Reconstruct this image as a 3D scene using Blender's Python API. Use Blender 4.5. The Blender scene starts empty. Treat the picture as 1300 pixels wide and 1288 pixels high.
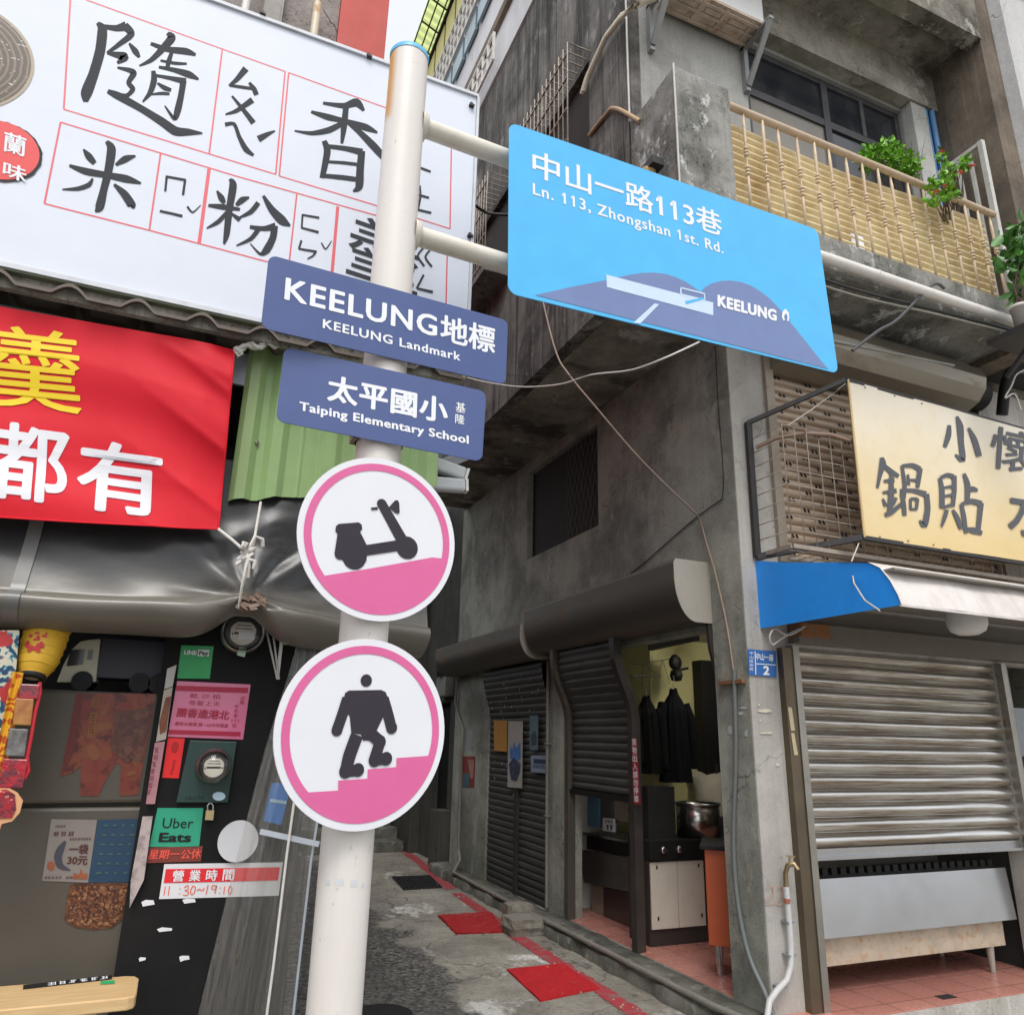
import bpy, bmesh, math, random
from math import radians, sin, cos, pi, sqrt
from mathutils import Vector, Matrix

sc = bpy.context.scene
COL = sc.collection
random.seed(7)

# ------------------------------------------------------------------ camera
F_PX, CX, CY = 954.6, 650.0, 644.0            # focal length and centre in photo pixels (1300 wide)
YAW, PITCH, ROLL = radians(22.92), radians(17.058), radians(1.303)
EYE = Vector((0, 0, 1.6))
fw = Vector((sin(YAW)*cos(PITCH), cos(YAW)*cos(PITCH), sin(PITCH)))
r0 = Vector((cos(YAW), -sin(YAW), 0))
u0 = r0.cross(fw)
RT = r0*cos(ROLL) + u0*sin(ROLL)
UP = -r0*sin(ROLL) + u0*cos(ROLL)
cam = bpy.data.cameras.new('camera')
cam_o = bpy.data.objects.new('camera', cam)
COL.objects.link(cam_o)
m = Matrix((RT, UP, -fw)).transposed().to_4x4()
m.translation = EYE
cam_o.matrix_world = m
cam.sensor_fit = 'HORIZONTAL'
cam.sensor_width = 36
cam.lens = 36*F_PX/1300
cam.clip_start, cam.clip_end = 0.05, 2000
sc.camera = cam_o

# ------------------------------------------------------------------ overcast sky, soft sun, exposure
SUN_EL, SUN_AZ = radians(58), radians(200)
w = bpy.data.worlds.new('World'); sc.world = w; w.use_nodes = True
nt = w.node_tree; nt.nodes.clear()
sky = nt.nodes.new('ShaderNodeTexSky'); sky.sky_type = 'NISHITA'
sky.sun_disc = False; sky.sun_elevation = SUN_EL; sky.sun_rotation = SUN_AZ
sky.dust_density = 6; sky.air_density = 1.0; sky.ozone_density = 1.0
hs = nt.nodes.new('ShaderNodeHueSaturation'); hs.inputs['Saturation'].default_value = 0.28
bg = nt.nodes.new('ShaderNodeBackground'); bg.inputs['Strength'].default_value = 0.15
out = nt.nodes.new('ShaderNodeOutputWorld')
nt.links.new(sky.outputs[0], hs.inputs['Color']); mx = nt.nodes.new('ShaderNodeMix'); mx.data_type = 'RGBA'; mx.inputs[0].default_value = .5; mx.inputs[7].default_value = (8.6, 8.9, 9.4, 1)   # even cloud cover over the clear sky
nt.links.new(hs.outputs[0], mx.inputs[6]); nt.links.new(mx.outputs[2], bg.inputs['Color'])
nt.links.new(bg.outputs[0], out.inputs['Surface'])
sd = bpy.data.lights.new('sun', 'SUN'); sd.energy = 1.25; sd.angle = radians(24); sd.color = (1, .97, .92)
so = bpy.data.objects.new('sun', sd); COL.objects.link(so)
sdir = Vector((sin(SUN_AZ)*cos(SUN_EL), cos(SUN_AZ)*cos(SUN_EL), sin(SUN_EL)))
so.rotation_euler = sdir.to_track_quat('Z', 'Y').to_euler()
sc.view_settings.view_transform = 'Standard'; sc.view_settings.look = 'None'
sc.view_settings.exposure = 0.22; sc.view_settings.gamma = 1
sc.view_settings.use_curve_mapping = False
sc.render.engine = 'CYCLES'
sc.cycles.use_denoising = True
sc.cycles.max_bounces = 8
sc.cycles.transparent_max_bounces = 16

# ------------------------------------------------------------------ where a photo pixel meets a plane of the place
def ray(x, y):
    return (RT*(x-CX) - UP*(y-CY) + fw*F_PX)/F_PX
def at(x, y, X=None, Y=None, Z=None):
    d = ray(x, y)
    t = (X-EYE.x)/d.x if X is not None else (Y-EYE.y)/d.y if Y is not None else (Z-EYE.z)/d.z
    return EYE + d*t
class PL:
    """a plane in the place, facing the viewer's side; yaw turns it about the vertical, lean about the horizontal"""
    def __init__(s, p0, yaw=0, lean=0):
        a, b = radians(yaw), radians(lean)
        s.p0 = Vector(p0)
        s.n = -Vector((sin(a)*cos(b), cos(a)*cos(b), sin(b)))
    def at(s, x, y, d=0):
        v = ray(x, y); t = s.n.dot(s.p0-EYE)/s.n.dot(v)
        return EYE + v*t + s.n*d
class PX(PL):
    def __init__(s, X): s.p0 = Vector((X, 0, 0)); s.n = Vector((-1, 0, 0))
class PY(PL):
    def __init__(s, Y): s.p0 = Vector((0, Y, 0)); s.n = Vector((0, -1, 0))

# ------------------------------------------------------------------ mesh builder
def lerp(a, b, t): return a + (b-a)*t
class MB:
    def __init__(s): s.v = []; s.f = []; s.sm = []; s.mi = []; s.cm = 0
    def add(s, vs, fs, smooth=False):
        n = len(s.v); s.v += [Vector(q) for q in vs]
        for f in fs: s.f.append([n+i for i in f]); s.sm.append(smooth); s.mi.append(s.cm)
        return s
    def poly(s, pts): return s.add(pts, [list(range(len(pts)))])
    def quad(s, a, b, c, d): return s.poly([a, b, c, d])
    def box(s, x0, x1, y0, y1, z0, z1):
        v = [(x, y, z) for z in (z0, z1) for y in (y0, y1) for x in (x0, x1)]
        return s.add(v, [[0,2,3,1],[4,5,7,6],[0,1,5,4],[2,6,7,3],[0,4,6,2],[1,3,7,5]])
    def obox(s, c, a, b, d):
        c, a, b, d = map(Vector, (c, a, b, d))
        v = [c+a*i+b*j+d*k for k in (-1, 1) for j in (-1, 1) for i in (-1, 1)]
        return s.add(v, [[0,2,3,1],[4,5,7,6],[0,1,5,4],[2,6,7,3],[0,4,6,2],[1,3,7,5]])
    def bar(s, p, q, w, h=None):
        """rectangular bar from p to q"""
        p, q = Vector(p), Vector(q); h = h or w; d = q-p
        L = d.length; d.normalize()
        up = Vector((0,0,1)) if abs(d.z) < .95 else Vector((0,1,0))
        a = d.cross(up).normalized(); b = a.cross(d)
        return s.obox((p+q)/2, d*(L/2), a*(w/2), b*(h/2))
    def prism(s, pts, vec):
        pts = [Vector(p) for p in pts]; vec = Vector(vec); n = len(pts)
        fs = [list(range(n))[::-1], list(range(n, 2*n))] + [[i, (i+1)%n, n+(i+1)%n, n+i] for i in range(n)]
        return s.add(pts + [p+vec for p in pts], fs)
    def tube(s, pts, r, n=8, rr=None):
        pts = [Vector(p) for p in pts]; k = len(pts); vs = []; fs = []; a = None
        for i, p in enumerate(pts):
            d = (pts[min(i+1, k-1)] - pts[max(i-1, 0)]).normalized()
            if a is None:
                up = Vector((0,0,1)) if abs(d.z) < .9 else Vector((1,0,0)); a = d.cross(up).normalized()
            else:
                a = (a - d*a.dot(d)).normalized()
            b = d.cross(a); q = rr[i] if rr else r
            vs += [p + (a*cos(2*pi*j/n) + b*sin(2*pi*j/n))*q for j in range(n)]
        for i in range(k-1):
            fs += [[i*n+j, i*n+(j+1)%n, (i+1)*n+(j+1)%n, (i+1)*n+j] for j in range(n)]
        s.add(vs, fs, True)
        s.poly([vs[j] for j in range(n)][::-1]); s.poly([vs[(k-1)*n+j] for j in range(n)])
        return s
    def cyl(s, p, q, r, r2=None, n=20): return s.tube([p, q], r, n, [r, r if r2 is None else r2])
    def grid(s, fn, nu, nv, smooth=True):
        vs = [fn(i/nu, j/nv) for j in range(nv+1) for i in range(nu+1)]
        fs = [[j*(nu+1)+i, j*(nu+1)+i+1, (j+1)*(nu+1)+i+1, (j+1)*(nu+1)+i] for j in range(nv) for i in range(nu)]
        return s.add(vs, fs, smooth)
    def lathe(s, c, prof, n=24, axis=(0,0,1)):
        c = Vector(c); ax = Vector(axis).normalized()
        t = Vector((1,0,0)) if abs(ax.x) < .9 else Vector((0,1,0)); a = ax.cross(t).normalized(); b = ax.cross(a)
        vs = []; k = len(prof)
        for (r, h) in prof: vs += [c + ax*h + (a*cos(2*pi*j/n)+b*sin(2*pi*j/n))*r for j in range(n)]
        fs = [[i*n+j, i*n+(j+1)%n, (i+1)*n+(j+1)%n, (i+1)*n+j] for i in range(k-1) for j in range(n)]
        return s.add(vs, fs, True)
    def wall(s, o, du, dv, U, V, holes, th):
        """wall sheet with openings: o origin, du/dv unit vectors, U,V extents, holes (u0,u1,v0,v1), th thickness vector"""
        o, du, dv, th = Vector(o), Vector(du), Vector(dv), Vector(th)
        us = sorted({U[0], U[1], *[h[i] for h in holes for i in (0, 1)]}); vs = sorted({V[0], V[1], *[h[i] for h in holes for i in (2, 3)]})
        us = [u for u in us if U[0] <= u <= U[1]]; vs = [v for v in vs if V[0] <= v <= V[1]]
        P = lambda u, v: o+du*u+dv*v
        solid = {}
        for i in range(len(us)-1):
            for j in range(len(vs)-1):
                cu, cv = (us[i]+us[i+1])/2, (vs[j]+vs[j+1])/2
                solid[i, j] = not any(h[0] < cu < h[1] and h[2] < cv < h[3] for h in holes)
        for (i, j), ok in solid.items():
            if not ok: continue
            a, b, c, d = P(us[i], vs[j]), P(us[i+1], vs[j]), P(us[i+1], vs[j+1]), P(us[i], vs[j+1])
            s.quad(a, b, c, d); s.quad(d+th, c+th, b+th, a+th)
            for (x, y), (e, f) in (((i, j-1), (a, b)), ((i+1, j), (b, c)), ((i, j+1), (c, d)), ((i-1, j), (d, a))):
                if not solid.get((x, y), False): s.quad(f, e, e+th, f+th)
        return s
    def build(s, name, mat, parent=None, origin=None, bevel=0, kind=None, label=None):
        me = bpy.data.meshes.new(name)
        o = Vector(origin) if origin is not None else (Vector(parent['_o']) if parent is not None else Vector((0,0,0)))
        me.from_pydata([tuple(q-o) for q in s.v], [], s.f)
        for p, q, k in zip(me.polygons, s.sm, s.mi): p.use_smooth = q; p.material_index = k
        for q in (mat if isinstance(mat, (list, tuple)) else [mat]): me.materials.append(q)
        me.validate()
        ob = bpy.data.objects.new(name, me); COL.objects.link(ob)
        ob['_o'] = tuple(o)
        if parent is not None: ob.parent = parent
        else: ob.location = o
        if bevel:
            bm = bmesh.new(); bm.from_mesh(me); bmesh.ops.remove_doubles(bm, verts=bm.verts, dist=1e-5)
            bmesh.ops.recalc_face_normals(bm, faces=bm.faces); bm.to_mesh(me); bm.free()
            md = ob.modifiers.new('bevel', 'BEVEL'); md.width = bevel; md.segments = 2; md.limit_method = 'ANGLE'
        if kind: ob['kind'] = kind
        if label: ob['label'] = label
        return ob

def thing(name, loc, label, cat, group=None):
    o = bpy.data.objects.new(name, None); COL.objects.link(o); o.location = loc; o['_o'] = tuple(loc)
    o.empty_display_size = .1
    return tag(o, label, cat, group)
def tag(o, label, cat, group=None):
    o['label'] = label; o['category'] = cat
    if group: o['group'] = group
    return o

# ------------------------------------------------------------------ lettering
_tc = {}
def glyphs(body, res=3, space=1.0):
    k = (body, res, space)
    if k in _tc: return _tc[k]
    c = bpy.data.curves.new('lettering', 'FONT'); c.body = body; c.resolution_u = res; c.space_character = space
    o = bpy.data.objects.new('lettering', c); COL.objects.link(o)
    dg = bpy.context.evaluated_depsgraph_get(); dg.update()
    me = o.evaluated_get(dg).to_mesh()
    r = ([(v.co.x, v.co.y) for v in me.vertices], [list(p.vertices) for p in me.polygons])
    for i, ch in enumerate(body):                        # the built-in face draws 1 as a bare bar: give it its flag
        if ch != '1': continue
        c.body = body[:i+1]; dg.update(); m2 = o.evaluated_get(dg).to_mesh()
        xr = max(v.co.x for v in m2.vertices); xl = xr-.085; H = .69
        n0 = len(r[0]); r[0].extend([(xl+.02, H), (xl-.105, H-.13), (xl-.105, H-.225), (xl+.02, H-.125)]); r[1].append([n0, n0+1, n0+2, n0+3])
        c.body = body
    dg.update()
    o.evaluated_get(dg).to_mesh_clear()
    bpy.data.objects.remove(o); bpy.data.curves.remove(c)
    _tc[k] = r
    return r
def txt(mb, body, pl, bl, br, tl, d=.0012, bold=0.0, mode='box', space=1.0, res=3):
    """fit lettering to the parallelogram bl, br, tl (photo pixels on plane pl); mode lat: bl-br is the baseline, tl the cap height"""
    vs, fs = glyphs(body, res, space)
    x0, x1 = min(v[0] for v in vs), max(v[0] for v in vs)
    y0, y1 = (0, .727) if mode == 'lat' else (min(v[1] for v in vs), max(v[1] for v in vs))
    A, B, Cc = pl.at(*bl, d=d), pl.at(*br, d=d), pl.at(*tl, d=d)
    text3(mb, vs, fs, A, B-A, Cc-A, (x0, x1, y0, y1), pl.n, bold)
def text3(mb, vs, fs, A, U, V, bb, n, bold):
    x0, x1, y0, y1 = bb
    sx, sy = U/(x1-x0), V/(y1-y0)
    offs = [(0, 0)]
    if bold: offs += [(bold, 0), (-bold, 0), (0, bold*.8), (0, -bold*.8), (bold*.7, bold*.6), (-bold*.7, bold*.6), (bold*.7, -bold*.6), (-bold*.7, -bold*.6)]
    for k, (ox, oy) in enumerate(offs):
        mb.add([A + sx*(x-x0+ox) + sy*(y-y0+oy) + n*(k*.00004) for x, y in vs], fs)
def stroke(mb, pts, fn, d=0.0025, sub=5):
    """a brush stroke: (x, y, width) knots, fn maps (x, y, d) to the place"""
    if len(pts) == 2: pts = [pts[0], tuple((a+b)/2 for a, b in zip(*pts)), pts[1]]
    P = [Vector(p) for p in pts]; Q = []
    for i in range(len(P)-1):
        a, b, c, e = P[max(i-1, 0)], P[i], P[i+1], P[min(i+2, len(P)-1)]
        for k in range(sub):
            t = k/sub; lin = b.lerp(c, t)
            cr = .5*((2*b)+(c-a)*t+(2*a-5*b+4*c-e)*t*t+(3*b-a-3*c+e)*t**3)
            q = lin.lerp(cr, .75); Q.append(q)
    Q.append(P[-1]); L = []; R = []
    for i, q in enumerate(Q):
        t = Q[min(i+1, len(Q)-1)] - Q[max(i-1, 0)]; t.z = 0
        t = t.normalized() if t.length > 0 else Vector((1, 0, 0))
        nn = Vector((-t.y, t.x, 0)); h = max(q.z, 1.5)/2
        L.append(q+nn*h); R.append(q-nn*h)
    vs = [fn(p.x, p.y, d) for p in L] + [fn(p.x, p.y, d) for p in R]; n = len(Q)
    mb.add(vs, [[i, i+1, n+i+1, n+i] for i in range(n-1)])

# ------------------------------------------------------------------ materials
_mats = {}
def new_mat(name):
    mt = bpy.data.materials.new(name); mt.use_nodes = True
    n = mt.node_tree; b = n.nodes['Principled BSDF']
    return mt, n, b
def N(n, t, **kw):
    x = n.nodes.new(t)
    for k, v in kw.items():
        if k in x.inputs: x.inputs[k].default_value = v
        else: setattr(x, k, v)
    return x
def noise(n, vec, scale, detail=5, rough=.6, stretch=None):
    if stretch:
        mp = N(n, 'ShaderNodeMapping'); mp.inputs['Scale'].default_value = stretch; n.links.new(vec, mp.inputs['Vector']); vec = mp.outputs[0]
    x = N(n, 'ShaderNodeTexNoise', Scale=scale, Detail=detail, Roughness=rough); n.links.new(vec, x.inputs['Vector'])
    return x.outputs['Fac']
def ramp(n, fac, a, b, ca=(0,0,0,1), cb=(1,1,1,1)):
    r = n.nodes.new('ShaderNodeValToRGB'); r.color_ramp.elements[0].position = a; r.color_ramp.elements[1].position = b
    r.color_ramp.elements[0].color = ca; r.color_ramp.elements[1].color = cb; n.links.new(fac, r.inputs[0]); return r.outputs[0]
def mix(n, fac, a, b, mode='MIX'):
    x = n.nodes.new('ShaderNodeMix'); x.data_type = 'RGBA'; x.blend_type = mode
    for s, v in ((0, fac), (6, a), (7, b)):
        if isinstance(v, (int, float)): x.inputs[s].default_value = v
        elif isinstance(v, tuple): x.inputs[s].default_value = v if len(v) == 4 else (*v, 1)
        else: n.links.new(v, x.inputs[s])
    return x.outputs[2]
def math_(n, op, a, b=None):
    x = n.nodes.new('ShaderNodeMath'); x.operation = op
    for s, v in ((0, a), (1, b)):
        if v is None: continue
        if isinstance(v, (int, float)): x.inputs[s].default_value = v
        else: n.links.new(v, x.inputs[s])
    return x.outputs[0]
def pos(n): return n.nodes.new('ShaderNodeNewGeometry').outputs['Position']
def bump(n, b, h, strength, dist=.01):
    x = N(n, 'ShaderNodeBump', Strength=strength, Distance=dist); n.links.new(h, x.inputs['Height']); n.links.new(x.outputs[0], b.inputs['Normal'])

def concrete(name, base, dark, light=None, streak=.6, mold=.0, rough=.85, bumpy=.35, patch=.5, scale=1.0, cracks=.5, grain=.5):
    if name in _mats: return _mats[name]
    mt, n, b = new_mat(name); p = pos(n)
    big = ramp(n, noise(n, p, 1.1*scale, 9, .68), .40, .60)
    col = mix(n, math_(n, 'MULTIPLY', big, patch), base, dark)
    if light:
        lt = ramp(n, noise(n, p, 2.3*scale, 9, .72, (1.3, 1.3, .8)), .56, .62)
        col = mix(n, math_(n, 'MULTIPLY', lt, .75), col, light)
    st = ramp(n, noise(n, p, 2.2*scale, 8, .7, (3.2, 3.2, .14)), .47, .66)
    col = mix(n, math_(n, 'MULTIPLY', st, streak), col, dark)
    st2 = ramp(n, noise(n, p, 7*scale, 6, .66, (3.0, 3.0, .1)), .54, .68)
    col = mix(n, math_(n, 'MULTIPLY', st2, streak*.55), col, tuple(min(1, q*1.5) for q in base[:3]))
    st3 = ramp(n, noise(n, p, 13*scale, 5, .7, (3.0, 3.0, .06)), .60, .70)
    col = mix(n, math_(n, 'MULTIPLY', st3, streak*.7), col, tuple(q*.45 for q in dark[:3]))
    # trowelled repair patches with their own tone
    vp = N(n, 'ShaderNodeTexVoronoi', Scale=.75*scale); vp.distance = 'CHEBYCHEV'; n.links.new(p, vp.inputs['Vector'])
    sp = n.nodes.new('ShaderNodeSeparateColor'); n.links.new(vp.outputs['Color'], sp.inputs[0])
    col = mix(n, math_(n, 'MULTIPLY', ramp(n, sp.outputs[0], .70, .72), .22*patch), col, tuple(min(1, q*1.35) for q in base[:3]))
    if mold:
        md = ramp(n, noise(n, p, 16*scale, 8, .78), .56, .60); mk = ramp(n, noise(n, p, 2.2, 3, .5), .38, .6)
        col = mix(n, math_(n, 'MULTIPLY', math_(n, 'MULTIPLY', md, mk), mold), col, tuple(q*.3 for q in dark[:3]))
    hole = N(n, 'ShaderNodeTexVoronoi', Scale=5.5); n.links.new(p, hole.inputs['Vector'])
    col = mix(n, math_(n, 'MULTIPLY', ramp(n, hole.outputs['Distance'], .035, .05, (1,1,1,1), (0,0,0,1)), .6*min(1, cracks*2)), col, tuple(q*.4 for q in dark[:3]))
    nz = N(n, 'ShaderNodeTexNoise', Scale=2.6, Detail=6.0); n.links.new(p, nz.inputs['Vector'])
    s1 = N(n, 'ShaderNodeVectorMath', operation='SCALE', Scale=.7); n.links.new(nz.outputs['Color'], s1.inputs[0])
    s2 = N(n, 'ShaderNodeVectorMath', operation='ADD'); n.links.new(p, s2.inputs[0]); n.links.new(s1.outputs[0], s2.inputs[1])
    cv = N(n, 'ShaderNodeTexVoronoi', Scale=.8, feature='DISTANCE_TO_EDGE'); n.links.new(s2.outputs[0], cv.inputs['Vector'])
    ck = math_(n, 'MULTIPLY', ramp(n, cv.outputs['Distance'], .0, .006, (1,1,1,1), (0,0,0,1)), ramp(n, noise(n, p, 1.7, 3), .48, .56))
    col = mix(n, math_(n, 'MULTIPLY', ck, cracks), col, tuple(q*.35 for q in dark[:3]))
    fine = noise(n, p, 70, 5, .75)
    col = mix(n, grain, col, ramp(n, fine, .3, .7, (.3,.3,.3,1), (.7,.7,.7,1)), 'OVERLAY')
    n.links.new(col, b.inputs['Base Color']); b.inputs['Roughness'].default_value = rough; b.inputs['Specular IOR Level'].default_value = .3
    hh = math_(n, 'SUBTRACT', math_(n, 'ADD', noise(n, p, 9, 8, .7), math_(n, 'MULTIPLY', fine, .4)), math_(n, 'MULTIPLY', ck, .8))
    bump(n, b, hh, bumpy, .014)
    _mats[name] = mt; return mt
def paint(name, col, rough=.5, dirt=.15, dirtcol=(.12,.1,.08), spec=.5, grime=3.0, metal=0, coat=0, streak=False):
    if name in _mats: return _mats[name]
    mt, n, b = new_mat(name); p = pos(n)
    d = ramp(n, noise(n, p, grime, 7, .68, (2, 2, .35) if streak else None), .45, .8)
    c = mix(n, math_(n, 'MULTIPLY', d, dirt), (*col, 1), (*dirtcol, 1))
    v = ramp(n, noise(n, p, grime*6, 4, .6), .25, .75, (.44,.44,.44,1), (.56,.56,.56,1))
    c = mix(n, .5, c, v, 'OVERLAY')
    n.links.new(c, b.inputs['Base Color'])
    rr = math_(n, 'ADD', rough-.06, math_(n, 'MULTIPLY', noise(n, p, grime*4, 4, .6), .16)); n.links.new(rr, b.inputs['Roughness'])
    b.inputs['Specular IOR Level'].default_value = spec; b.inputs['Metallic'].default_value = metal; b.inputs['Coat Weight'].default_value = coat
    bump(n, b, noise(n, p, 22, 4, .6), .06, .004)
    _mats[name] = mt; return mt
def metal(name, col, rough=.3, rust=.0, rustcol=(.16,.065,.025), scale=3.0, met=1.0, stretch=None, dirt=.2, dirtcol=(.1,.085,.06)):
    if name in _mats: return _mats[name]
    mt, n, b = new_mat(name); p = pos(n)
    c = mix(n, math_(n, 'MULTIPLY', ramp(n, noise(n, p, scale, 6, .65, stretch), .42, .75), dirt), (*col, 1), (*dirtcol, 1))
    rs = ramp(n, noise(n, p, scale*2.3, 8, .72, stretch), .70-.35*rust, .78-.28*rust)
    rf = math_(n, 'MULTIPLY', rs, min(1, rust*1.4))
    c = mix(n, rf, c, mix(n, noise(n, p, 40, 3), (*rustcol, 1), tuple(q*2.2 for q in rustcol)))
    n.links.new(c, b.inputs['Base Color'])
    n.links.new(math_(n, 'MULTIPLY', math_(n, 'SUBTRACT', 1.0, rf), met), b.inputs['Metallic'])
    n.links.new(math_(n, 'ADD', math_(n, 'ADD', rough-.08, math_(n, 'MULTIPLY', rf, .5)), math_(n, 'MULTIPLY', noise(n, p, scale*5, 5, .65, stretch), .2)), b.inputs['Roughness'])
    bump(n, b, noise(n, p, scale*8, 4), .05+.15*rust, .004)
    _mats[name] = mt; return mt
def glass(name, tint=(.02,.025,.03), rough=.06, dirt=.3):
    if name in _mats: return _mats[name]
    mt, n, b = new_mat(name); p = pos(n)
    d = ramp(n, noise(n, p, 3, 6, .65, (1,1,.5)), .4, .8)
    n.links.new(mix(n, math_(n, 'MULTIPLY', d, dirt), (*tint, 1), (.16,.16,.15,1)), b.inputs['Base Color'])
    n.links.new(math_(n, 'ADD', rough, math_(n, 'MULTIPLY', d, .25)), b.inputs['Roughness']); b.inputs['Specular IOR Level'].default_value = .6
    _mats[name] = mt; return mt

# ================================================================== palette
M_alley = concrete('alley plaster', (.40,.41,.355,1), (.15,.155,.135,1), (.43,.42,.34,1), streak=.22, mold=.3, patch=.8)
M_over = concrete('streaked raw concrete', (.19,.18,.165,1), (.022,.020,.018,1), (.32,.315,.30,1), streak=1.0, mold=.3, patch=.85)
M_street = concrete('pale street plaster', (.47,.45,.42,1), (.20,.185,.16,1), None, streak=.35, mold=.2, patch=.45, grain=.18, bumpy=.15)
M_pier = concrete('mottled mouldy concrete', (.30,.295,.27,1), (.10,.10,.088,1), (.66,.67,.65,1), streak=.4, mold=1.0, patch=.95, scale=2.0)
M_soffit = concrete('stained soffit concrete', (.33,.31,.265,1), (.085,.075,.06,1), (.44,.43,.38,1), streak=.15, mold=.5, patch=1.0, scale=1.2)
M_brownw = concrete('brown stained plaster', (.21,.17,.13,1), (.09,.075,.06,1), None, streak=.7, mold=.3, patch=.9)
M_whitew = concrete('white house paint', (.72,.72,.74,1), (.45,.45,.46,1), None, streak=.3, mold=.05, patch=.4, bumpy=.1)
M_rough = concrete('rough cast render', (.36,.32,.30,1), (.20,.17,.155,1), None, streak=.2, mold=.8, patch=.6, bumpy=.9, scale=2)
M_redw = paint('red wall paint', (.50,.055,.04), .6, .35, (.18,.04,.03), grime=2, streak=True)
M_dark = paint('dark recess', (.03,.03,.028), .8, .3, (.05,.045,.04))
M_black = paint('black paint', (.012,.012,.012), .55, .25, (.04,.037,.033), spec=.3)
M_kerb = concrete('mossy kerb concrete', (.20,.20,.17,1), (.06,.062,.05,1), (.34,.33,.30,1), streak=.2, mold=.5, patch=.8, scale=2)
M_steel = metal('stainless steel', (.55,.56,.58), .26, .0, dirt=.25, scale=1.2)
def brushed():
    mt, n, b = new_mat('brushed counter steel'); p = pos(n)
    n.links.new(mix(n, math_(n, 'MULTIPLY', ramp(n, noise(n, p, 2, 5, .6), .45, .8), .3), (.62,.64,.68), (.30,.29,.28)), b.inputs['Base Color'])
    b.inputs['Metallic'].default_value = 1.0
    n.links.new(math_(n, 'ADD', .12, math_(n, 'MULTIPLY', noise(n, p, 3, 4), .22)), b.inputs['Roughness']); bump(n, b, noise(n, p, 1.8, 2), .10, .04); return mt
M_brush = brushed()
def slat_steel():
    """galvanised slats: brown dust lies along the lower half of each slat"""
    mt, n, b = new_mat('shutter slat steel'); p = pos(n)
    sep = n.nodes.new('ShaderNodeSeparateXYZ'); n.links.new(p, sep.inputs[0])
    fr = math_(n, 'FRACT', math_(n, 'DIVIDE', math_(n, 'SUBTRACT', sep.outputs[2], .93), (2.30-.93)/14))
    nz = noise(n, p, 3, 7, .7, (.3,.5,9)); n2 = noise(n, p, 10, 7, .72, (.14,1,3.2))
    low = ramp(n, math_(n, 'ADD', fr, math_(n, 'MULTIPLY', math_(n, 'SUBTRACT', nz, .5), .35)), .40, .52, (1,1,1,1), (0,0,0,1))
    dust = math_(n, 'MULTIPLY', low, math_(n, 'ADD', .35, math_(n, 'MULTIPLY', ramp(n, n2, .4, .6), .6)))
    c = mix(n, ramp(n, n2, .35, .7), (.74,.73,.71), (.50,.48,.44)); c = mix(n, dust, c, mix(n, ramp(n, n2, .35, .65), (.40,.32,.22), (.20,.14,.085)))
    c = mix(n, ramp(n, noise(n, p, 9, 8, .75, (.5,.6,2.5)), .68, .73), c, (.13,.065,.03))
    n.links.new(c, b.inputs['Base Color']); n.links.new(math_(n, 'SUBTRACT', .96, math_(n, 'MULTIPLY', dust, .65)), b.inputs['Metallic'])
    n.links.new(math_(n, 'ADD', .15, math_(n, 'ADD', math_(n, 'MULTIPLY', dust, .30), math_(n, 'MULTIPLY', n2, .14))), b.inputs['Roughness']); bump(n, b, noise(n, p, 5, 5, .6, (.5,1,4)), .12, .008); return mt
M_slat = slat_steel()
M_slat2 = metal('old beige shutter steel', (.62,.50,.39), .42, .3, (.22,.11,.055), scale=2.0, met=.15, stretch=(.6,.6,4), dirt=.45, dirtcol=(.26,.18,.12))
M_slat3 = metal('dull grey shutter steel', (.085,.084,.076), .55, .2, (.07,.05,.03), scale=2.0, met=.3, stretch=(.6,.6,3), dirt=.7, dirtcol=(.028,.027,.024))
M_roll = metal('galvanised roll box', (.095,.088,.072), .5, .45, (.15,.075,.04), scale=1.6, met=.25, stretch=(.7,.7,1.6), dirt=.6, dirtcol=(.12,.105,.08))
M_rollcap = metal('pale roll box cap', (.40,.37,.32), .55, .25, (.2,.12,.07), scale=2, met=.1, dirt=.5)
M_rust = metal('rusty roll box', (.33,.30,.25), .36, .42, (.14,.08,.045), scale=1.4, met=.7, stretch=(.5,.5,2.5))
M_rustp = metal('rust speckled panel', (.55,.47,.36), .5, .5, (.30,.15,.06), scale=7, met=.1, dirt=.4)
M_galv = metal('galvanised sheet', (.33,.35,.38), .5, .08, scale=5, met=.5, dirt=.5, dirtcol=(.2,.21,.22))
M_iron = paint('black iron', (.022,.022,.024), .5, .25, (.10,.05,.03), grime=9)
M_grille = metal('rusting window bars', (.36,.31,.26), .5, .45, (.14,.07,.045), scale=9, met=.2)
M_frame = paint('dark window frame', (.045,.045,.05), .4, .5, (.14,.14,.14), grime=6)
M_glass = glass('dim window glass', (.02,.023,.03), .05, .25)
M_frost = glass('frosted pane', (.22,.20,.17), .22, .5)
M_pvc = paint('grey white pvc pipe', (.72,.70,.66), .4, .35, (.32,.24,.16), grime=5)
M_pipeg = paint('dull grey conduit', (.24,.23,.20), .5, .5, (.09,.08,.07), grime=6)
M_cable_b = paint('black cable', (.02,.02,.021), .5, .2)
M_cable_w = paint('dirty white cable', (.55,.53,.49), .5, .35, grime=8)
M_cable_br = paint('brown cable', (.30,.22,.17), .5, .6, (.36,.33,.30), grime=2)
M_cream = None

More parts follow.
